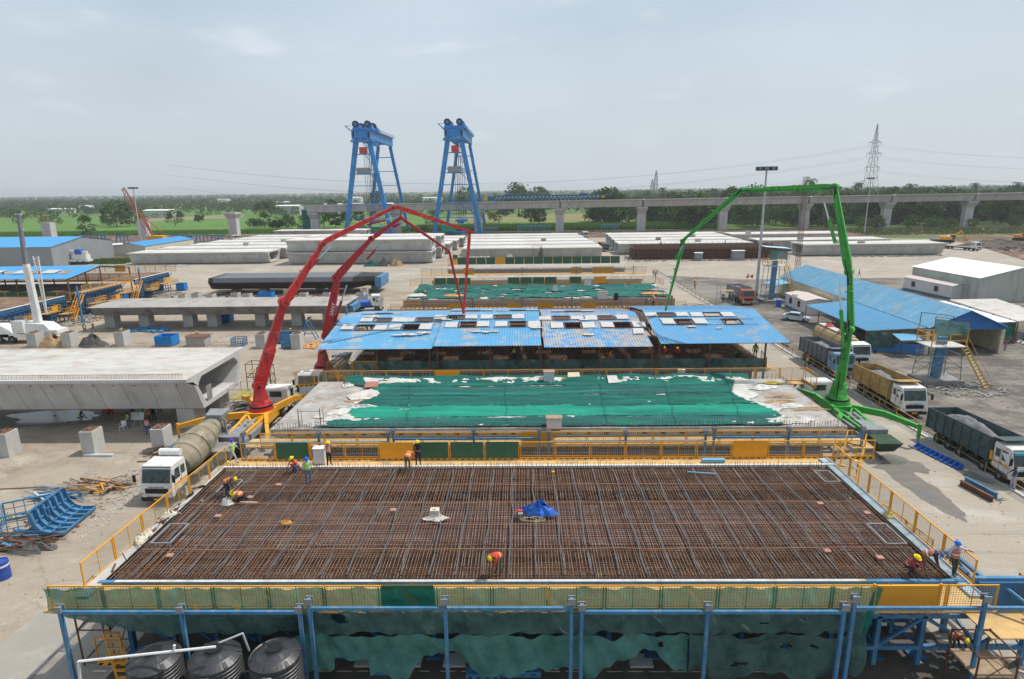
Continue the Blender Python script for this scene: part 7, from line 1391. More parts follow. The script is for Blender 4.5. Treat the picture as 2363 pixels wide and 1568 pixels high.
# scaffolds at the near girder end
def scaff(label, x, y, w_, d_, h_, lv=3, m=rust, z=0, plankm=None):
    t = thing('scaffold_tower', label, 'scaffold', (x,y,z)); b = B(m)
    for sx in (0,w_):
        for sy in (0,d_): b.bar((x+sx,y+sy,z),(x+sx,y+sy,z+h_),.06)
    for i in range(lv+1):
        zz = z+.2+(h_-.25)*i/lv; b.bar((x,y,zz),(x+w_,y,zz),.05); b.bar((x,y+d_,zz),(x+w_,y+d_,zz),.05); b.bar((x,y,zz),(x,y+d_,zz),.05); b.bar((x+w_,y,zz),(x+w_,y+d_,zz),.05)
    for i in range(lv): za = z+.2+(h_-.25)*i/lv; zb = z+.2+(h_-.25)*(i+1)/lv; b.bar((x,y,za),(x+w_,y,zb),.035); b.bar((x+w_,y,za),(x+w_,y+d_,zb),.035)
    b.build('scaffold_frame', t, kind='stuff'); b = B(plankm or wood); b.box(x,y,z+h_-1.1,x+w_,y+d_,z+h_-1.04); b.build('deck_board', t)
scaff('rusty scaffold tower at the far end of the near girder', -29.8, 37.5, 1.9, 1.6, 4.6); scaff('low scaffold with blue edged deck by the near girder end', -29.8, 33.2, 2.2, 2.8, 3.2, 2, MATS['pale_steel'], plankm=mat('yellow_blue_deck', (.35,.30,.08), .7)); scaff('small scaffold behind the near girder end', -30.2, 41, 1.4, 1.4, 3.2)
scaff('rusty mobile scaffold under the front right corner', 19.3, -3.2, 1.7, 1.7, 3.0, 2, rust); scaff('grey frame scaffold standing beside the kerb rail behind the roof', 36.2, 86, 2.6, 2.2, 5.0, 3, MATS['grey_steel']); scaff('thin pipe scaffold standing by the middle girder row', 3.4, 174, 3.2, 1, 4.8, 1, rust); scaff('rusty scaffold legs below the left front corner', -21.6, -.4, 1.6, 1.6, 3.9, 2, rust)
# front right platform truss
t = thing('platform_truss', 'blue steel truss platform at the front right corner of the rebar bed', 'steel frame', (15.5,.3,0)); b = B(blue_st)
for y in (-.2,2.0,5.):
    b.bar((15.5,y,2.7),(24,y,2.7),.22); b.bar((15.5,y,.95),(24,y,.95),.2)
    for x in (16.8,18.9,21.6,23.8): b.bar((x,y,0),(x,y,2.7),.22)
    for x0_,x1_ in ((16.8,18.9),(21.6,18.9),(21.6,23.8)): b.bar((x0_,y,.95),(x1_,y,2.6),.14)
for x in (16.8,21.6,23.8): b.bar((x,-.2,2.6),(x,5,2.6),.18); b.bar((x,-.2,.95),(x,5,2.5),.12)
b.build('truss', t); b = B(plank_y); b.box(20.7,-2,2.84,24,1.0,2.9); b.use(form_blue); b.box(21.3,-.1,2.9,24,.05,4.35); b.box(21.2,.7,2.9,21.4,1.2,4.35); b.build('platform_plate', t)
b = B(blue_st); b.box(21.0,.05,2.9,23.9,.25,4.5); b.bar((23.8,-.5,4.4),(24.6,-2.4,2.9),.16); b.bar((22.4,.2,4.2),(24.2,-2.3,2.9),.12); b.build('wing_panel', t)
fence((24.0,1.0,2.9), (24.0,-1.8,2.9), 'outer yellow fence on the lower platform at the right corner', 1.3); fence((22.4,9.6,2.0), (22.9,5.4,2.0), 'small yellow fence outside the right edge above the brown waffle panel', 1.2, toe=False); fence((18.4,-2.0,Z-.1), (20.6,-2.0,Z-.1), 'short yellow fence with open mesh beside the orange gate', 1.22)
b = B(MATS['orange_paint']); b.mats = [mat('orange_gate_paint', (.66,.30,.03), .5, v=.06, sc=1)]; b.box(15.35,-2.09,Z-.15,17.95,-2.03,Z+1.12); o = thing('gate_panel', 'solid orange yellow gate panel on the front walkway at the right', 'gate', (15.35,-2.06,Z-.1)); b.build('gate_sheet', o); b = B(yellow); b.bar((15.2,-2.06,Z-.2),(15.2,-2.06,Z+1.2),.09); b.bar((18.05,-2.06,Z-.2),(18.05,-2.06,Z+1.2),.09); b.build('gate_post', o)
# stair at the back right
t = thing('access_stair', 'yellow access stair at the back right corner of the rebar bed', 'stair', (22,14,0)); b = B(yellow); a = Vector((24.2,16.4,4.1)); c = Vector((21.7,12.9,1.2)); w_ = Vector((.35,-.3,0))*1.3
for s in (-1,1): b.bar(a+w_*s, c+w_*s, .07, .22); b.bar(a+w_*s+Vector((0,0,1)), c+w_*s+Vector((0,0,1)), .06); b.bar(a+w_*s, a+w_*s+Vector((0,0,1)), .06); b.bar(c+w_*s, c+w_*s+Vector((0,0,1)), .06)
for i in range(9): q = a.lerp(c,i/8); b.use(plank_y); b.bar(q-w_, q+w_, .28, .04)
b.build('stair_flight', t); b = B(plank_y); b.box(23.7,15.8,4.05,25.3,17.2,4.12); b.build('landing', t)
# brown waffle panel and steel bits on the right platform
b = B(rust); b.box(22.9,5.2,.1,23.0,8.2,2.6); o = thing('waffle_form', 'brown waffle pattern form panel leaning beside the right fence', 'formwork', (22.9,5.2,0)); b.build('panel', o)
b = B(rebar_m)
for i in range(9): b.box(22.82,5.2+i*.37,.1,22.9,5.26+i*.37,2.6)
for i in range(8): b.box(22.83,5.2,.15+i*.34,22.9,8.2,.2+i*.34)
b.build('panel_ribs', o, kind='stuff')
# black water tanks and pvc pipe
def tank(label, x, y, h=3.0, r=1.05):
    t = thing('water_tank', label, 'water tank', (x,y,0)); b = B(plastic_b); prof = [(0,.05),(r,.05)]; z = .15
    while z < h-.35: prof += [(r,z),(r,z+.06),(r*.955,z+.09),(r*.955,z+.13),(r,z+.16)]; z += .17
    prof += [(r,h-.3),(r*.99,h-.24),(r*.7,h-.05),(r*.36,h+.05),(r*.33,h+.12),(0,h+.12)]; b.lathe(prof, 36, (x,y,0)); b.build('tank_shell', t, smooth=False)
    b = B(black); b.lathe([(r*.30,h+.125),(r*.30,h+.19),(0,h+.20)], 24, (x,y,0)); b.build('lid', t)
    for a_ in (.3,1.35,2.4,3.5,4.5,5.6): b = B(plastic_b); b.bar((x+cos(a_)*r*.38,y+sin(a_)*r*.38,h+.04),(x+cos(a_)*r*.98,y+sin(a_)*r*.98,h-.22),.14,.07); b.build('roof_rib', t)
    b = B(cover_w); b.box(x-.13,y-r-.03,h-.52,x+.22,y-r+.03,h-.40); b.build('name_plate', t)
tank('black ribbed water tank, leftmost of three at the bottom left', -15.5, -4.0, 3.8); tank('black ribbed water tank, middle one of three at the bottom left', -12.95, -3.95, 3.85); tank('black ribbed water tank, rightmost of three with dusty top', -10.4, -3.95, 3.9)
b = B(white); P = [Vector((-18.6,-4.6,.0)), aty(181,1527,-4.6), aty(497,1493,-4.6)]; b.path(P, .055, 8); b.cyl(P[1].lerp(P[2],.7), P[1].lerp(P[2],.71)+Vector((0,0,.28)), .05, 8); tag(b.build('pvc_pipe'), 'white plastic water pipe crossing in front of the black tanks', 'pipe')
b = B(MATS['pale_steel']); P = [aty(497,1488,-3.6), aty(560,1462,-3.4), aty(575,1502,-3.2)]; b.path(P, .045, 8); tag(b.build('pvc_pipe'), 'grey bent water pipe between the middle and right tank', 'pipe')
# blue steel pieces on the pit floor
for k,(px,py,w_,d_,h_,lab) in enumerate([(893,1548,1.3,.8,.45,'pale blue slotted steel box on the pit floor'),(1115,1562,1.6,.5,.4,'blue steel channel lying on the pit floor left of centre'),(1190,1553,2.4,.35,.3,'long blue steel channel at the bottom centre')]):
    p = at(px,py,0); t = thing('steel_box', lab, 'steel piece', (p.x,p.y,0)); b = B(blue_st); b.box(p.x-w_/2,p.y-.3,0,p.x+w_/2,p.y-.3+d_,h_); b.build('steel_body', t)
    for i in range(4): b = B(black); b.box(p.x-w_/2+.12+i*w_/4,p.y-.31,h_*.4,p.x-w_/2+.12+i*w_/4+w_/9,p.y-.302,h_*.6); b.build('slot', t)
padm = B(concrete); padm.box(-.4,-.3,0,.4,.35,.1); padmm = padm.mesh('footing_pad')
for i,(px,py) in enumerate([(847,1527),(947,1527),(1050,1527),(1155,1531),(1262,1531),(1373,1528),(1478,1528)]): p = at(px,py,0); conc('footing_pad', padmm, p.x, p.y, f'small square concrete footing on the pit floor, {W4[i]} from the left', 'footing', 'footings on the pit floor', (1.4,1.3,1))
blocks('litter and offcuts on the pit floor at the right corner', 21, -2, 90, 3.5, 3, concrete, .22); blocks('dark litter on the pit floor below the nets', 2, -3.5, 60, 12, 1.5, conc_dark, .12)
for k,(x,y,lab) in enumerate([(20.5,-4.2,'long dark timber lying on the pit floor at the right'),(21.6,-3.9,'second dark timber beside it at the right corner'),(23.4,-5.4,'pale square slab at the bottom right corner')]):
    b = B(wood if k < 2 else concrete); b.box(x-.2 if k<2 else x-1,y-1.4 if k < 2 else y-.8,.02,x+.15 if k<2 else x+1.2,y+1.3 if k<2 else y+.7,.16); tag(b.build('timber' if k<2 else 'concrete_slab'), lab, 'timber' if k < 2 else 'slab')
# things on the rebar mat
lump('blue_tarpaulin', 'crumpled bright blue tarpaulin over tools on the rebar mat', 'tarpaulin', .85, 6.2, Z+.02, .95, .55, .55, tarp_b, 4, 22, .7); b = B(red_m); b.box(-.35,5.75,Z+.02,-.05,6.0,Z+.35); b.use(MATS['grey_steel']); b.box(-.3,5.5,Z+.02,-.02,5.74,Z+.3); tag(b.build('tool_box'), 'small red and grey tool box at the edge of the blue tarpaulin', 'tool box')
b = B(wire_m)
for i in range(7): th = i*.9; b.path([Vector((.2+.4*cos(th+q*.6)+i*.1, 5.35+.25*sin(th+q*.6), Z+.05+.01*q)) for q in range(8)], .012, 4)
tag(b.build('coiled_cable'), 'tangled grey cable lying below the blue tarpaulin', 'cable')
t = thing('white_canister', 'cream plastic canister on a white sack on the rebar mat', 'canister', (-5.0,5.7,Z)); b = B(mat('cream_plastic', (.62,.58,.46), .5)); b.box(-5.25,5.55,Z+.1,-4.75,5.95,Z+.5); b.box(-5.1,5.65,Z+.5,-4.9,5.85,Z+.56); b.build('canister_body', t); lump('white_sack', 'white torn sack under the cream canister on the rebar mat', 'sack', -4.95, 5.6, Z+.01, .62, .38, .16, tarp_w, 1, 16, .9)
lump('orange_cloth', 'small orange cloth on the left part of the rebar mat', 'cloth', -13.3, 5.2, Z+.02, .35, .25, .12, mat('orange_cloth', (.50,.26,.06), .9), 2, 12, .9); lump('white_sack', 'white and red sack beside the crouching men on the left', 'sack', -17.6, 7.3, Z+.02, .4, .3, .35, tarp_w, 3, 12, .6); lump('yellow_cloth', 'pale yellow cloth hung on the right platform edge', 'cloth', 20.4, 5.7, Z+.0, .35, .3, .3, MATS['yellow_sack'], 4, 12, .6)
b = B(tarp_w); 
for k,(x,y,s) in enumerate([(-20.35,6.0,.4),(-20.4,3.9,.28),(-20.45,3.3,.3)]): lump('white_sack', ['cream folded sack on the left walkway of the rebar bed','small white sack on the left walkway','white cloth bundle on the left walkway, nearest'][k], 'sack', x, y, Z, s, s*1.3, .3, MATS['cream_plastic'], k, 12, .6)
b = B(MATS['cyan_visor']); b.mats=[mat('pale_blue_pipe', (.16,.40,.60), .5)]; b.cyl((10.6,11.1,Z+.12),(12.4,10.8,Z+.12),.045,8); tag(b.build('blue_pipe'), 'thin pale blue pipe lying at the back of the rebar mat', 'pipe')
b = B(yellow); b.box(1.85,11.0,Z+.02,2.05,11.15,Z+.2); tag(b.build('yellow_can'), 'tiny yellow can near the back of the rebar mat', 'can')
t = thing('blue_steel_tray', 'pale blue slotted steel tray on the back walkway at the right', 'steel piece', (13,13.1,Z)); b = B(MATS['pale_blue_pipe']); b.box(12.1,12.9,Z-.1,13.6,13.2,Z+.12); b.build('tray', t)
b = B(wood); b.bar((-16.9,7.5,Z+.05),(-15.8,7.4,Z+.05),.2,.04); tag(b.build('plank'), 'short grey plank beside the crouching workers on the mat', 'plank')
# sacks and drums near the middle girders
for k in range(6): drum(f'white plastic drum in front of the middle girder row, {W4[k]} from the left', -16.5+k*1.15, 170+(k%2)*.6, white, r=.5, h=1.9, cat='drum', name='plastic_drum', group='white drums before the middle girders')
lump('white_tarp_heap', 'white tarpaulin heap in front of the middle girder row', 'tarpaulin', -4, 170.5, 0, 1.6, 1, 2.2, tarp_w, 2, 16, .8); lump('grey_tarp_heap', 'tall grey wrapped heap in front of the middle girder row', 'tarpaulin', 6, 170.5, 0, 1.3, 1, 3.4, MATS['dark_cloth'], 5, 16, .8); lump('white_tarp_heap', 'low white sheeting heap between drums and grey heap', 'tarpaulin', 1.5, 170, 0, 2.6, 1, .9, tarp_w, 6, 16, .8)
lump('green_net_heap', 'green net heap at the foot of the stacked girders', 'net', -46.5, 163.5, 0, 2.6, 1.2, 1.2, net_g, 7, 18, .6); lump('sack_heap', 'heap of sacks with tan cover by the stacked girders', 'sacks', -38.5, 163.5, 0, 2.2, 1.4, 2.0, sack, 8, 18, .6); lump('sack_heap', 'dark heap of bundles beside the tan covered one', 'sacks', -42.5, 163.5, 0, 1.3, 1.1, 2.2, MATS['dark_cloth'], 9, 18, .6)
blocks('white litter at the foot of the leftmost girder', -112, 169.5, 90, 5, 1.2, concrete_top, .6); blocks('litter and stones between the middle left pedestals', -55, 108, 160, 18, 7, rust, .6); blocks('steel bits before the weathered form end', -30, 76, 60, 4, 3, grey_m if False else rust, .5)
for k,(px,py,m_,lab) in enumerate([(125,800,sack,'cloth covered brown skip behind the near girder at the left'),(215,800,MATS['dark_cloth'],'dark covered heap behind the near girder')]):
    p = at(px,py,0); lump('covered_heap', lab, 'heap', p.x, p.y, 0, 2.2, 1.2, 1.7, m_, k, 16, .4)
t = thing('pickup_truck', 'blue and white tipper pickup parked behind the left roof corner', 'truck', (-27.2,92,0), pi/2+.25); cab(t, white); chassis(t, 6, (1.1,4.6)); b = B(tarp_b); b.box(-1.2,2.2,1.,1.2,6,1.9); b.build('tipper_body', t, world=False); b = B(blue_st); b.bar((-.9,5.6,1.9),(-.9,6.4,3),.1); b.bar((.9,5.6,1.9),(.9,6.4,3),.1); b.bar((-.9,6.4,3),(.9,6.4,3),.1); b.build('hoop', t, world=False)
for k,(px,py) in enumerate([(855,705),(800,712)]): q = at(px,py,0); crate(['blue steel frame beside the weathered form end','blue steel rack behind the second red boom'][k], q.x, q.y, 2, 1.5, 2, n=4)
q = at(710,785,0); t = thing('a_frame', 'blue steel a frame standing by the fifth pedestal', 'steel frame', (q.x,q.y,0)); b = B(blue_st)
for s in (0,1.2): b.bar((q.x-1.1,q.y+s,0),(q.x,q.y+s,2.9),.12); b.bar((q.x+1.4,q.y+s,0),(q.x,q.y+s,2.9),.12)
b.bar((q.x,q.y,2.9),(q.x,q.y+1.2,2.9),.12); b.bar((q.x-.7,q.y,1),(q.x+.9,q.y,1),.1); b.build('frame', t)

b = B(MATS['green_shade_net']); b.hull([(-117.5,309,0),(-113.8,309,0),(-113.8,315,0),(-117.5,315,0)],[(-118,309,13.5),(-114.2,309,12.8),(-114.2,315,12.8),(-118,315,13.5)]); tag(b.build('netted_scaffold'), 'dark green netted scaffold wrapped beside the first viaduct pier', 'scaffold')
fence((-19.9,-1.6,1.3), (-18.6,-1.6,1.3), 'small yellow stair basket rail under the left front corner', 1.3); t = thing('access_stair', 'steep yellow ladder stair below the left front corner', 'stair', (-19.5,-1.2,0)); b = B(yellow)
for s in (0,.7): b.bar((-19.6+s,-1.3,2.6),(-18.6+s,-2.2,.1),.08,.14)
for i in range(8): b.bar((-19.6+i*.125,-1.3-i*.11,2.6-i*.31),(-18.9+i*.125,-1.3-i*.11,2.6-i*.31),.16,.04)
b.build('stair_flight', t)

# formwork joints, form tie holes and stains on the near girder
b = B(mat('joint_grey', (.26,.255,.25), .9))  # one even grey for the thin formwork joint lines
for i in range(17): b.bar((1.2+i*2.6,1.06,3.02),(1.2+i*2.6,2.37,.03),.018,.012)
b.build('form_joint', ng, world=False, kind='stuff')
b = B(black)
for i in range(22): b.cyl((.8+i*2.0,1.17,2.72),(.8+i*2.0,1.30,2.72),.05,8)
b.build('tie_hole', ng, world=False, kind='stuff')
# yellow work baskets, ladders and pipes along the left beds
for i,(y,z,ln) in enumerate([(72.5,1.9,3),(77.5,2.4,3.4),(82,1.5,2.6),(90,2.0,3.2),(95,1.6,3),(99,2.5,3),(108.5,1.9,3),(113.5,2.3,3),(117,1.6,2.4)]):
    t = thing('work_basket', f'yellow work basket hung on the blue end forms at the left, {W4[i]} from the camera', 'platform', (-82.9,y,z), 0, 'yellow baskets on the left beds'); b = B(plank_y); b.box(-83.8,y,z,-82.2,y+ln,z+.07); b.build('deck', t)
    b = B(yellow)
    for zz in (.6,1.15): b.bar((-82.2,y,z+zz),(-82.2,y+ln,z+zz),.07); b.bar((-83.8,y,z+zz),(-82.2,y,z+zz),.07); b.bar((-83.8,y+ln,z+zz),(-82.2,y+ln,z+zz),.07)
    for q in range(6): b.bar((-82.2,y+ln*q/5,z),(-82.2,y+ln*q/5,z+1.15),.07)
    b.build('railing', t)
    if i % 3 == 1: b = B(yellow); b.box(-82.24,y+ln*.4,z+.1,-82.17,y+ln*.8,z+1.1); b.build('side_sheet', t)
blocks('scattered pipes and scaffold parts at the foot of the left blue end forms', -80.5, 92, 220, 2.6, 24, grey_m, .8, 'scaffold_parts'); blocks('yellow and brown debris beside the left blue end forms', -79.5, 84, 90, 3, 14, MATS['safety_yellow_paint'], .35)
for k,(x,y) in enumerate([(-78.5,89),(-77,100.5)]): scaff(['grey scaffold bundle before the roofed left bed','scaffold bundle beside the farthest left bed'][k], x, y, 2.6, 2, 2.4, 3, MATS['grey_steel'])
q = at(320,765,0)
blocks('blue steel truss pieces under the weathered form', q.x+1.5, q.y, 60, 3.5, .8, blue_st, 1.1, 'steel_pieces'); q = at(735,690,0); blocks('rusty frames and scrap near the red booms in the middle left yard', q.x, q.y, 60, 4, 2, rust, .9, 'steel_pieces'); q = at(725,800,0); blocks('timber and yellow scrap beside the blue a frame', q.x, q.y, 70, 2, 1.6, MATS['orange_plywood'], .6, 'timber_scrap')
def sticks(label, x, y, n, sx, sy, ms, L_, th0, name='timber_pile', sp=.5, lift=.35):
    b = MB()
    for i in range(n):
        b.use(random.choice(ms)); th = th0+random.gauss(0,sp); l = L_*random.uniform(.3,1); d = Vector((cos(th)*l/2, sin(th)*l/2, random.uniform(-.05,.08)*l)); c = Vector((x+random.gauss(0,sx*.5), y+random.gauss(0,sy*.5), .06+random.random()*lift)); w = random.choice((.03,.05,.08,.16)); b.bar(c-d, c+d, w, min(w,.06))
    o = b.build(name, None, kind='stuff'); return tag(o, label, 'debris')
q = at(215,1128,0); sticks('timber planks, bars and yellow plates piled at the left road edge', q.x, q.y, 110, 3.0, 1.0, [wood, rust, wood, MATS['grey_steel'], MATS['safety_yellow_paint']], 2.6, 0); q = at(130,1150,0); sticks('pale blue steel bars piled near the cage', q.x, q.y, 46, 1.6, .5, [blue_st, MATS['pale_steel'], blue_st], 2.4, -.1, 'steel_pieces', .25); q = at(35,1262,0); sticks('rusty bars and mesh heaped before the blue form', q.x, q.y, 90, 2.0, .9, [rust, rust, blue_st, MATS['dark_cloth']], 2.8, .1, 'steel_pieces', .3)
q = at(385,1050,0); sticks('bent bars and timber offcuts behind the blue basket', q.x, q.y, 50, 1.2, .6, [wood, rust, rust], 1.8, .5, 'steel_pieces', .7, .6)
sticks('thin bars and hoses lying on the left concrete ledge of the rebar bed', -20.4, 5.5, 50, .2, 3.6, [rust, black, MATS['pale_steel']], 1.0, 1.57, 'steel_pieces', .5, .05).location = (0,0,Z-.02)
q = at(540,985,0); sticks('scaffold pipes and frames between the near girder and the red pump', -28.8, 34.5, 90, 1.6, 3.5, [MATS['grey_steel'], rust, MATS['pale_steel']], 2.6, 1.3, 'scaffold_parts', .5, 1.2)
# ---------------------------------------------------------------- people
def skel(pose):
    # joints (x right, y forward = -Y world front, z up); returns dict and fractions
    J = dict(pel=(0,0,.92), ch=(0,0,1.22), nk=(0,0,1.45), hd=(0,-.02,1.62), hl=(-.10,0,.90), hr=(.10,0,.90), kl=(-.12,-.02,.50), kr=(.12,-.02,.50), al=(-.13,.02,.09), ar=(.13,.02,.09), tl=(-.15,-.14,.04), tr=(.15,-.14,.04),
             sl=(-.20,0,1.40), sr=(.20,0,1.40), el=(-.27,.02,1.12), er=(.27,.02,1.12), wl=(-.27,-.08,.88), wr=(.27,-.08,.88))
    U = {'stand': {}, 
     'walk': dict(kl=(-.10,-.22,.53), al=(-.11,-.28,.12), tl=(-.11,-.42,.07), kr=(.11,.10,.50), ar=(.11,.36,.14), tr=(.11,.28,.05), el=(-.27,.12,1.14), wl=(-.26,.22,.93), er=(.27,-.10,1.13), wr=(.25,-.28,.98)),
     'reach': dict(er=(.40,-.18,1.28), wr=(.52,-.42,1.22), el=(-.30,-.12,1.16), wl=(-.20,-.36,1.10)),
     'arms': dict(er=(.26,-.16,1.14), wr=(.10,-.34,1.12), el=(-.26,-.16,1.14), wl=(-.08,-.34,1.14)),
     'rail': dict(er=(.45,.05,1.27), wr=(.70,-.02,1.20), el=(-.30,.02,1.13), wl=(-.28,-.10,.90), kl=(-.06,-.10,.50), al=(-.02,-.06,.09), tl=(-.02,-.22,.04)),
     'bend': dict(pel=(0,.10,.90), hl=(-.10,.10,.88), hr=(.10,.10,.88), ch=(0,-.14,1.06), nk=(0,-.38,1.12), hd=(0,-.54,1.10), sl=(-.20,-.33,1.10), sr=(.20,-.33,1.10), el=(-.20,-.42,.82), er=(.20,-.42,.82), wl=(-.10,-.52,.58), wr=(.12,-.52,.56)),
     'squat': dict(pel=(0,.16,.36), hl=(-.11,.14,.34), hr=(.11,.14,.34), kl=(-.22,-.24,.50), kr=(.22,-.24,.50), al=(-.16,-.02,.09), ar=(.16,-.02,.09), tl=(-.18,-.18,.04), tr=(.18,-.18,.04), ch=(0,-.02,.62), nk=(0,-.14,.82), hd=(0,-.22,.98), sl=(-.20,-.12,.80), sr=(.20,-.12,.80), el=(-.26,-.30,.60), er=(.26,-.30,.60), wl=(-.12,-.48,.42), wr=(.10,-.50,.38)),
     'kneel': dict(pel=(0,.20,.34), hl=(-.11,.18,.32), hr=(.11,.18,.32), kl=(-.14,-.16,.10), kr=(.14,-.16,.10), al=(-.13,.28,.08), ar=(.13,.28,.08), tl=(-.13,.42,.05), tr=(.13,.42,.05), ch=(0,-.04,.46), nk=(0,-.24,.52), hd=(0,-.40,.50), sl=(-.20,-.20,.50), sr=(.20,-.20,.50), el=(-.24,-.34,.28), er=(.24,-.34,.28), wl=(-.12,-.46,.10), wr=(.12,-.46,.10)),
     'sit': dict(pel=(0,.1,.45), hl=(-.10,.08,.44), hr=(.10,.08,.44), kl=(-.13,-.34,.48), kr=(.13,-.34,.48), al=(-.13,-.34,.09), ar=(.13,-.34,.09), tl=(-.13,-.5,.04), tr=(.13,-.5,.04), ch=(0,.06,.74), nk=(0,.02,.97), hd=(0,-.02,1.14), sl=(-.2,.02,.92), sr=(.2,.02,.92), el=(-.25,-.05,.66), er=(.25,-.05,.66), wl=(-.12,-.28,.56), wr=(.12,-.28,.56))}
    J.update(U[pose]); return {k: Vector(v) for k, v in J.items()}
BONES = [('pel','ch'),('ch','nk'),('nk','hd'),('pel','hl'),('pel','hr'),('hl','kl'),('hr','kr'),('kl','al'),('kr','ar'),('al','tl'),('ar','tr'),('nk','sl'),('nk','sr'),('sl','el'),('sr','er'),('el','wl'),('er','wr'),('wl','fl'),('wr','fr')]
RAD = dict(pel=.145, ch=.155, nk=.065, hd=.098, hl=.10, hr=.10, kl=.066, kr=.066, al=.046, ar=.046, tl=.040, tr=.040, sl=.068, sr=.068, el=.046, er=.046, wl=.032, wr=.032, fl=.026, fr=.026)
BODY = {}
def body_mesh(pose):
    if pose in BODY: return BODY[pose]
    J = skel(pose)
    for s in 'lr': d = (J['w'+s]-J['e'+s]).normalized(); J['f'+s] = J['w'+s]+d*.075
    keys = list(J); idx = {k: i for i, k in enumerate(keys)}
    me = bpy.data.meshes.new('body'); me.from_pydata([J[k] for k in keys], [(idx[a], idx[c]) for a, c in BONES], [])
    o = bpy.data.objects.new('body', me); COL.objects.link(o); mo = o.modifiers.new('s', 'SKIN'); mo.use_smooth_shade = True
    for k in keys: v = me.skin_vertices[0].data[idx[k]]; r = RAD[k]; v.radius = (r*(1.15 if k in ('ch','pel') else 1), r*(.85 if k in ('ch','pel') else 1)); v.use_root = k == 'pel'
    o.modifiers.new('d', 'SUBSURF').levels = 1
    dg = bpy.context.evaluated_depsgraph_get(); m2 = bpy.data.meshes.new_from_object(o.evaluated_get(dg)); bpy.data.objects.remove(o); bpy.data.meshes.remove(me)
    # nose, ears and five separate fingers per hand grow out of the same mesh
    V = [v.co.copy() for v in m2.vertices]; F = [tuple(p.vertices) for p in m2.polygons]; b = B(skin); b.v = [tuple(v) for v in V]; b.f = F; b.m = [0]*len(F)
    fwd = Vector((0,-1,0)) if pose not in ('bend','kneel') else Vector((0,-.55,-.83)); hd = J['hd']
    b.bar(hd+fwd*.085, hd+fwd*.125-Vector((0,0,.01)), .03, .05)
    for s in (-1,1): b.bar(hd+Vector((s*.09,0,0)), hd+Vector((s*.108,0,0)), .03, .06)
    for s in 'lr':
        w = J['f'+s]; d = (J['w'+s]-J['e'+s]).normalized(); side = d.cross(Vector((0,0,1))); side = side.normalized() if side.length > .1 else Vector((1,0,0))
        for i, L_ in enumerate((.065,.078,.082,.07)):
            q = w+side*(.026*(1.5-i)*.8)-d*.01; m_ = q+d*L_*.55; b.bar(q, m_, .019); b.bar(m_, m_+(d+Vector((0,0,-.5))).normalized()*L_*.5, .017)
        b.bar(w-d*.04+side*.02, w+side*.055+d*.015, .02)
    def seg(p):
        best = None
        for a, c in BONES:
            A, C = J[a], J[c]; t = max(0, min(1, (p-A).dot(C-A)/max(1e-6,(C-A).length_squared))); dd = (p-A.lerp(C,t)).length/(RAD[a]+RAD[c])
            if best is None or dd < best[0]: best = (dd, a, c, t)
        return best
    mi = []
    for f in b.f:
        cpt = sum((Vector(b.v[i]) for i in f), Vector())/len(f); _, a, c, t = seg(cpt)
        if c in ('hd','fl','fr') and not (c == 'hd' and t < .25): k = 0
        elif c in ('wl','wr'): k = 0 if t > .55 else 1
        elif c in ('ch','nk','sl','sr','el','er','hd'): k = 1 if not (c == 'ch' and t < .15) else 2
        elif c in ('tl','tr'): k = 3
        else: k = 2
        mi.append(k)
    BODY[pose] = (b.v, b.f, mi, J); return BODY[pose]
PM = {}
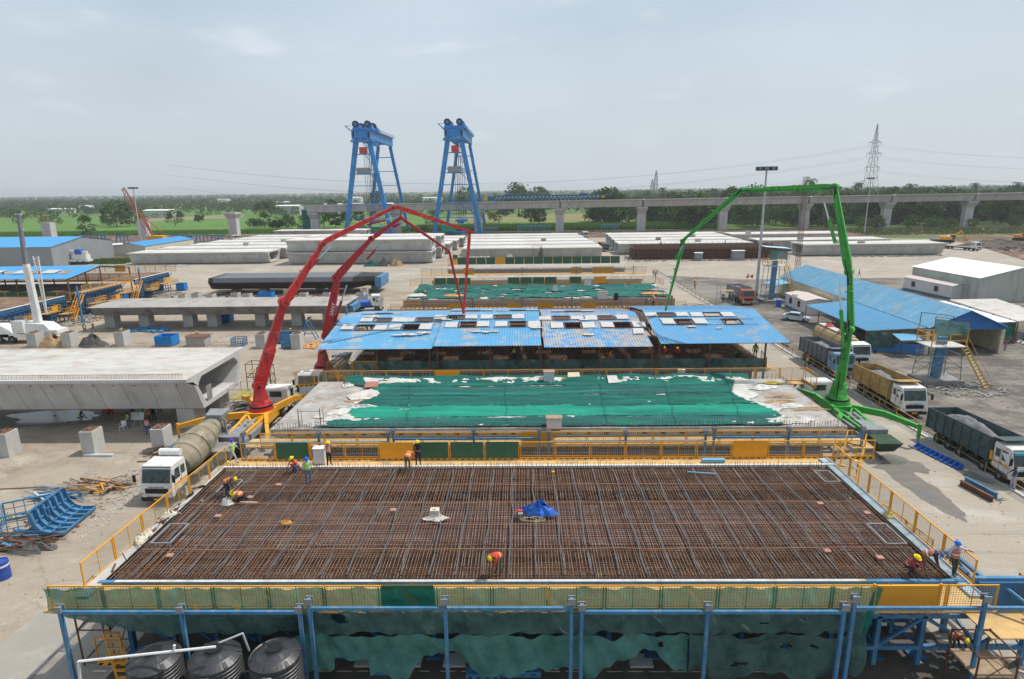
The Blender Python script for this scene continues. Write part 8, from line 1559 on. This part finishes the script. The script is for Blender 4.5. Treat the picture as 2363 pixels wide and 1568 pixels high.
def person(label, pose, pos, rz=0., shirt=(.3,.3,.35), trousers=(.06,.08,.15), vest=None, helmet=None, s=1., group=None):
    v, f, mi, J = body_mesh(pose); key = (pose, shirt, trousers)
    if key not in PM:
        me = bpy.data.meshes.new('body'); me.from_pydata(v, [], f)
        for m in (skin, cloth('%.2f%.2f%.2f'%shirt, shirt), cloth('%.2f%.2f%.2f'%trousers, trousers), black): me.materials.append(m)
        me.polygons.foreach_set('material_index', mi); me.polygons.foreach_set('use_smooth', [True]*len(f)); PM[key] = me
    t = thing('person', label, 'person', pos, rz, group); t.scale = (s,s,s); o = bpy.data.objects.new('body', PM[key]); COL.objects.link(o); o.parent = t
    up = (J['nk']-J['pel']).normalized(); side = Vector((1,0,0)); fr = side.cross(up)
    if vest:
        b = B(cloth('vest%.2f%.2f%.2f'%vest, vest)); n = 14; rings = []
        for q, r1, r2 in ((.02,.185,.145),(.35,.190,.150),(.7,.205,.150),(.93,.16,.10)):
            c = J['pel'].lerp(J['nk'], q); rings.append([c+side*(r1*cos(2*pi*i/n))+fr*(r2*sin(2*pi*i/n)) for i in range(n)])
        for a, c in zip(rings, rings[1:]): b.add(a+c, [(i,(i+1) % n,n+(i+1) % n,n+i) for i in range(n)])
        b.build('safety_vest', t, world=False, smooth=True)
        b = B(mat('reflective_strip', (.75,.75,.65), .4)); c = J['pel'].lerp(J['nk'], .33); c2 = J['pel'].lerp(J['nk'], .42); b.add([c+side*(.196*cos(2*pi*i/n))+fr*(.156*sin(2*pi*i/n)) for i in range(n)]+[c2+side*(.199*cos(2*pi*i/n))+fr*(.157*sin(2*pi*i/n)) for i in range(n)], [(i,(i+1) % n,n+(i+1) % n,n+i) for i in range(n)]); b.build('reflective_strip', t, world=False)
    hu = (J['hd']-J['nk']).normalized(); hs = side; hf = hs.cross(hu); b = B(cloth('helmet%.2f%.2f%.2f'%helmet, helmet) if helmet else black); n = 14; rings = []
    R_ = .125 if helmet else .108
    for z, r in ((.02,1.0),(.07,.93),(.11,.70),(.135,.35),(.142,.02)) if helmet else ((-.02,1.),(.05,.98),(.09,.72),(.112,.02)):
        c = J['hd']+hu*z; rings.append([c+hs*(R_*r*cos(2*pi*i/n))+hf*(R_*1.1*r*sin(2*pi*i/n)) for i in range(n)])
    for a, c in zip(rings, rings[1:]): b.add(a+c, [(i,(i+1) % n,n+(i+1) % n,n+i) for i in range(n)])
    if helmet: c = J['hd']+hu*.022; b.add([c+hs*(R_*k*cos(2*pi*i/n))+hf*(R_*k*1.2*sin(2*pi*i/n)) for k in (.95,1.22) for i in range(n)], [(i,(i+1) % n,n+(i+1) % n,n+i) for i in range(n)])
    b.build('helmet' if helmet else 'hair', t, world=False, smooth=True)
    return t
Yh, Bh, Wh, Ph, Oh = (.80,.62,.02), (.02,.14,.55), (.75,.75,.75), (.13,.04,.45), (.75,.3,.03); Og, Gr, Rd, Pk = (.62,.17,.06), (.38,.60,.10), (.55,.06,.04), (.45,.24,.20)
jean, dark, brn, lt = (.09,.16,.30), (.03,.03,.04), (.14,.11,.09), (.45,.43,.40)
ZB = Z+.03
def pz(px, py, z): p = at(px, py, z); return (p.x, p.y, z)
for a in [('man in green vest and blue helmet standing on the back of the rebar mat','stand',(-13.6,9.9,ZB),.5,(.6,.6,.62),jean,Gr,Bh),
 ('man in orange vest and yellow helmet squatting at the back left of the rebar mat','squat',(-15.0,11.6,ZB),-.8,Rd,(.05,.08,.2),Og,Yh),
 ('man in pink checked shirt and yellow helmet beside the white box','bend' if 0 else 'reach',(-13.15,12.75,Z-.1),.9,Pk,dark,None,Yh),
 ('man in orange vest and grey trousers bending at the back edge of the mat','bend',(-7.6,11.7,ZB),2.9,Og,brn,Og,Yh),
 ('man in black shirt and yellow helmet before the orange panel','arms',(-7.1,12.8,Z-.1),.2,dark,dark,None,Yh),
 ('man in orange vest bending over the opening frame on the left','bend',(-18.0,8.3,ZB),1.5,(.04,.05,.10),(.04,.05,.10),Og,Yh),
 ('man in orange vest crouching low beside the bending one on the left','kneel',(-17.0,7.7,ZB),-1.5,(.5,.42,.1),dark,Og,Yh),
 ('man in red orange vest and yellow helmet bending at the front edge of the mat','bend',(-1.2,.45,ZB),-.7,Rd,(.08,.10,.09),Rd,Yh),
 ('man in yellow helmet squatting at the front right corner','squat',(18.3,.35,ZB),.5,(.28,.05,.05),dark,(.34,.07,.05),Yh),
 ('man in blue helmet and brown vest bending at the front right corner','bend',(19.05,.55,ZB),.9,dark,brn,(.36,.15,.11),Bh),
 ('man in blue helmet leaning one hand on the right fence','rail',(20.25,.3,Z),.1,(.45,.45,.55),(.05,.07,.05),(.40,.17,.14),Bh),
 ('man in purple helmet walking on the back left stair platform','walk',(-19.9,13.2,Z-.1),1.5,(.5,.55,.65),lt,Gr,Ph),
 ('worker in orange vest below the front right platform','bend',(19.9,-.9,1.2),.3,dark,brn,Og,Yh)]:
    person(a[0], a[1], a[2], a[3], a[4], a[5], a[6], a[7], 1.03)
for lab, px, py, z, pose, sh, tr, ve, he in [
 ('worker in orange vest on the walkway behind the roof, left of the orange panel',1401,699,3.45,'stand',brn,dark,(.3,.1,.07),Yh),('worker squatting behind the roof beside the orange panel',1425,704,3.45,'squat',dark,dark,None,Yh),('worker bending behind the roof left of the box',1490,706,3.9,'bend',dark,dark,None,Yh),('worker in bright orange vest behind the roof below the large box',1507,707,3.9,'stand',Og,dark,Og,Yh),
 ('worker standing on the fifth slab at its right end',1603,668,4.6,'walk',Og,brn,Og,Yh),('worker at the right end of the walkway behind the roof',1668,700,3.4,'stand',brn,dark,(.3,.12,.05),Yh),('worker in white shirt walking behind the roof at the left',1112,695,3.45,'walk',lt,dark,Gr,Bh),('worker in red at the far left end of the walkway behind the roof',982,694,3.45,'stand',Rd,dark,None,Yh)]:
    person(lab, pose, pz(px, py, z), random.uniform(-1.5,1.5), sh, tr, ve, he)
for lab, x, y, z, pose, sh, tr, ve, he in [('worker in green vest in the shade under the second roof section',-.9,38.2,4.5,'stand',dark,dark,Gr,Yh),('worker in blue helmet behind the dark net under the roof',4.4,36.1,4.2,'stand',Pk,dark,Og,Bh),('worker in red under the right roof section, left one',15.6,40,4.5,'squat',Rd,dark,Og,Yh),('worker in red under the right roof section, right one',17.0,39.6,4.5,'squat',Rd,dark,Og,Yh),('worker in green vest at the right end under the roof',23.2,39,4.5,'squat',dark,dark,Gr,Yh),('worker in green vest standing by the right roof post',25.0,38.6,4.5,'stand',dark,dark,Gr,Yh),('worker in orange vest under the left roof sections',9.0,37.8,4.5,'bend',Og,dark,Og,Yh)]:
    person(lab, pose, (x,y,z), random.uniform(-1,1), sh, tr, ve, he)
for lab, px, py, pose, sh, tr, ve, he, r in [
 ('man in green vest and jeans standing in the shade by the white chair',297,988,'arms',dark,jean,Gr,None,1.2),('man in blue shirt and green vest facing the white board',330,975,'stand',(.05,.08,.2),lt,Gr,None,-.3),('man in white helmet and orange vest in the shade',347,978,'stand',(.4,.12,.1),dark,Og,Wh,-.6),('man bending in red behind the near pedestal',343,1003,'stand',Rd,(.05,.08,.3),(.4,.35,.3),None,.4),('man in white shirt behind the easel in the shade',308,962,'arms',lt,dark,Gr,None,.8),('seated man in green vest alone in the shade near the puddle',186,972,'squat',dark,(.1,.12,.16),Gr,None,1.7),('man in red sitting in the shade by an orange tarpaulin',255,958,'squat',Rd,dark,None,None,.8),('pair of dark trousered legs man standing far in the shade',370,955,'stand',dark,dark,None,None,.1),('man in jeans standing far in the shade near the pier',402,950,'stand',dark,jean,None,None,.4),('dark clothed man standing behind the white helmeted one',356,972,'stand',dark,dark,None,None,1.),
 ('man in green vest and purple helmet walking by the left beds',197,770,'walk',(.05,.08,.2),dark,Gr,Bh,.4),('man in brown with orange helmet walking by the left beds',217,768,'walk',brn,brn,None,Oh,-.2),('man in green vest in front of the weathered form pier',282,790-12,'stand',lt,dark,Gr,None,.3),('man standing at the left bed end with orange helmet',400,700,'stand',(.3,.1,.08),dark,None,Yh,0),('man in green vest standing behind the white crane',64,762,'stand',(.3,.32,.3),jean,Gr,None,0),
 ('man in orange vest at a pier below the weathered form',701,748,'stand',Og,dark,Og,None,.3),('man in dark red leaning toward the same pier',713,746,'bend',(.2,.03,.03),dark,None,None,1.2),('man with yellow helmet behind the wide dark blue bin',672,783,'stand',Rd,dark,(.4,.3,.25),Yh,0),('worker in orange bending by the small grey hut',441,798,'bend',Og,dark,Og,Yh,-1.3),('worker with yellow helmet standing behind the grey hut',457,790,'stand',brn,dark,Og,Yh,0),
 ('man in purple shirt walking across the pale yard on the right',1982,638,'walk',(.16,.14,.32),(.03,.05,.1),None,None,1.4),('man in red with yellow helmet far right on the pale yard',2332,630,'stand',Rd,(.15,.03,.03),None,Yh,0),('man in red checked shirt and jeans near the rubble at the right',2318,810,'stand',(.38,.08,.08),jean,None,None,.6),('man in yellow vest and red helmet walking beside the kerb rail',1862,850,'walk',(.2,.15,.12),(.03,.04,.08),(.45,.42,.12),(.6,.05,.04),-1.2),
 ('driver in red shirt climbing down from the dark green truck',2335,1128,'reach',(.06,.08,.12),(.35,.40,.55),None,None,-1.5)]:
    person(lab, pose, pz(px, py, .02 if px != 2335 else .75), r, sh, tr, ve, he)
for lab, px, py, k in [('three workers group on the yard road before the middle row, left one',1508,637,0),('three workers group on the yard road before the middle row, right one',1516,636,1),('three workers group on the yard road before the middle row, front one',1512,641,2),('small figure on the road left of the middle girder row, leftmost',1128,592,3),('small figure on the road left of the middle girder row, second',1136,592,4),('small figure on the road left of the middle girder row, third',1142,594,5),('small figure on the road left of the middle girder row, last',1145,594,6)]:
    person(lab, 'walk' if k % 2 else 'stand', pz(px, py, .02), k, Og if k < 3 else dark, dark, Og if k < 3 else None, Yh if k < 3 else None)
for k,(x,y) in enumerate([(45,176),(67,180),(80,174)]): person(['worker on the left part of the rusty rebar cage','worker standing on top of the rusty rebar cage','worker inside the right end of the rebar cage'][k], 'stand', (x,y,4.0), k, Og, dark, Og, Yh)
# chair, easel and tables in the shade
p = at(285,993,0); t = thing('plastic_chair', 'white plastic armchair standing in the shade of the near girder', 'chair', (p.x,p.y,0)); b = B(white); b.box(p.x-.24,p.y-.24,.42,p.x+.24,p.y+.24,.46); b.build('seat', t); b = B(white); b.box(p.x-.24,p.y+.2,.46,p.x+.24,p.y+.25,.9); b.build('backrest', t)
for sx in (-1,1):
    b = B(white); b.bar((p.x+sx*.26,p.y-.2,.66),(p.x+sx*.26,p.y+.2,.66),.05); b.build('armrest', t)
    for sy in (-1,1): b = B(white); b.bar((p.x+sx*.23,p.y+sy*.2,.43),(p.x+sx*.26,p.y+sy*.24,0),.05); b.build('leg', t)
p = at(322,985,0); t = thing('easel', 'white drawing board on a tripod easel in the shade', 'easel', (p.x,p.y,0)); b = B(cover_w); b.add([(p.x-.75,p.y-.1,.75),(p.x+.6,p.y-.15,.75),(p.x+.6,p.y+.15,1.45),(p.x-.75,p.y+.2,1.45),(p.x-.75,p.y-.06,.75),(p.x+.6,p.y-.11,.75),(p.x+.6,p.y+.19,1.45),(p.x-.75,p.y+.24,1.45)], [(0,3,2,1),(4,5,6,7),(0,1,5,4),(1,2,6,5),(2,3,7,6),(3,0,4,7)]); b.build('board', t)
for dx, dy in ((-.5,-.35),(.5,-.35),(0,.6)): b = B(MATS['pale_steel']); b.bar((p.x,p.y+.1,1.5),(p.x+dx,p.y+dy,0),.035); b.build('leg', t)
p = at(300,950,0); t = thing('work_table', 'low table with red side panel in the shade of the near girder', 'table', (p.x-1.4,p.y,0)); b = B(cover_w); b.box(p.x-3,p.y,.7,p.x+.6,p.y+1.2,.76); b.build('table_top', t); b = B(MATS['orange_paint']); b.box(p.x-3,p.y,.02,p.x-2.6,p.y+1.1,.69); b.build('side_panel', t)
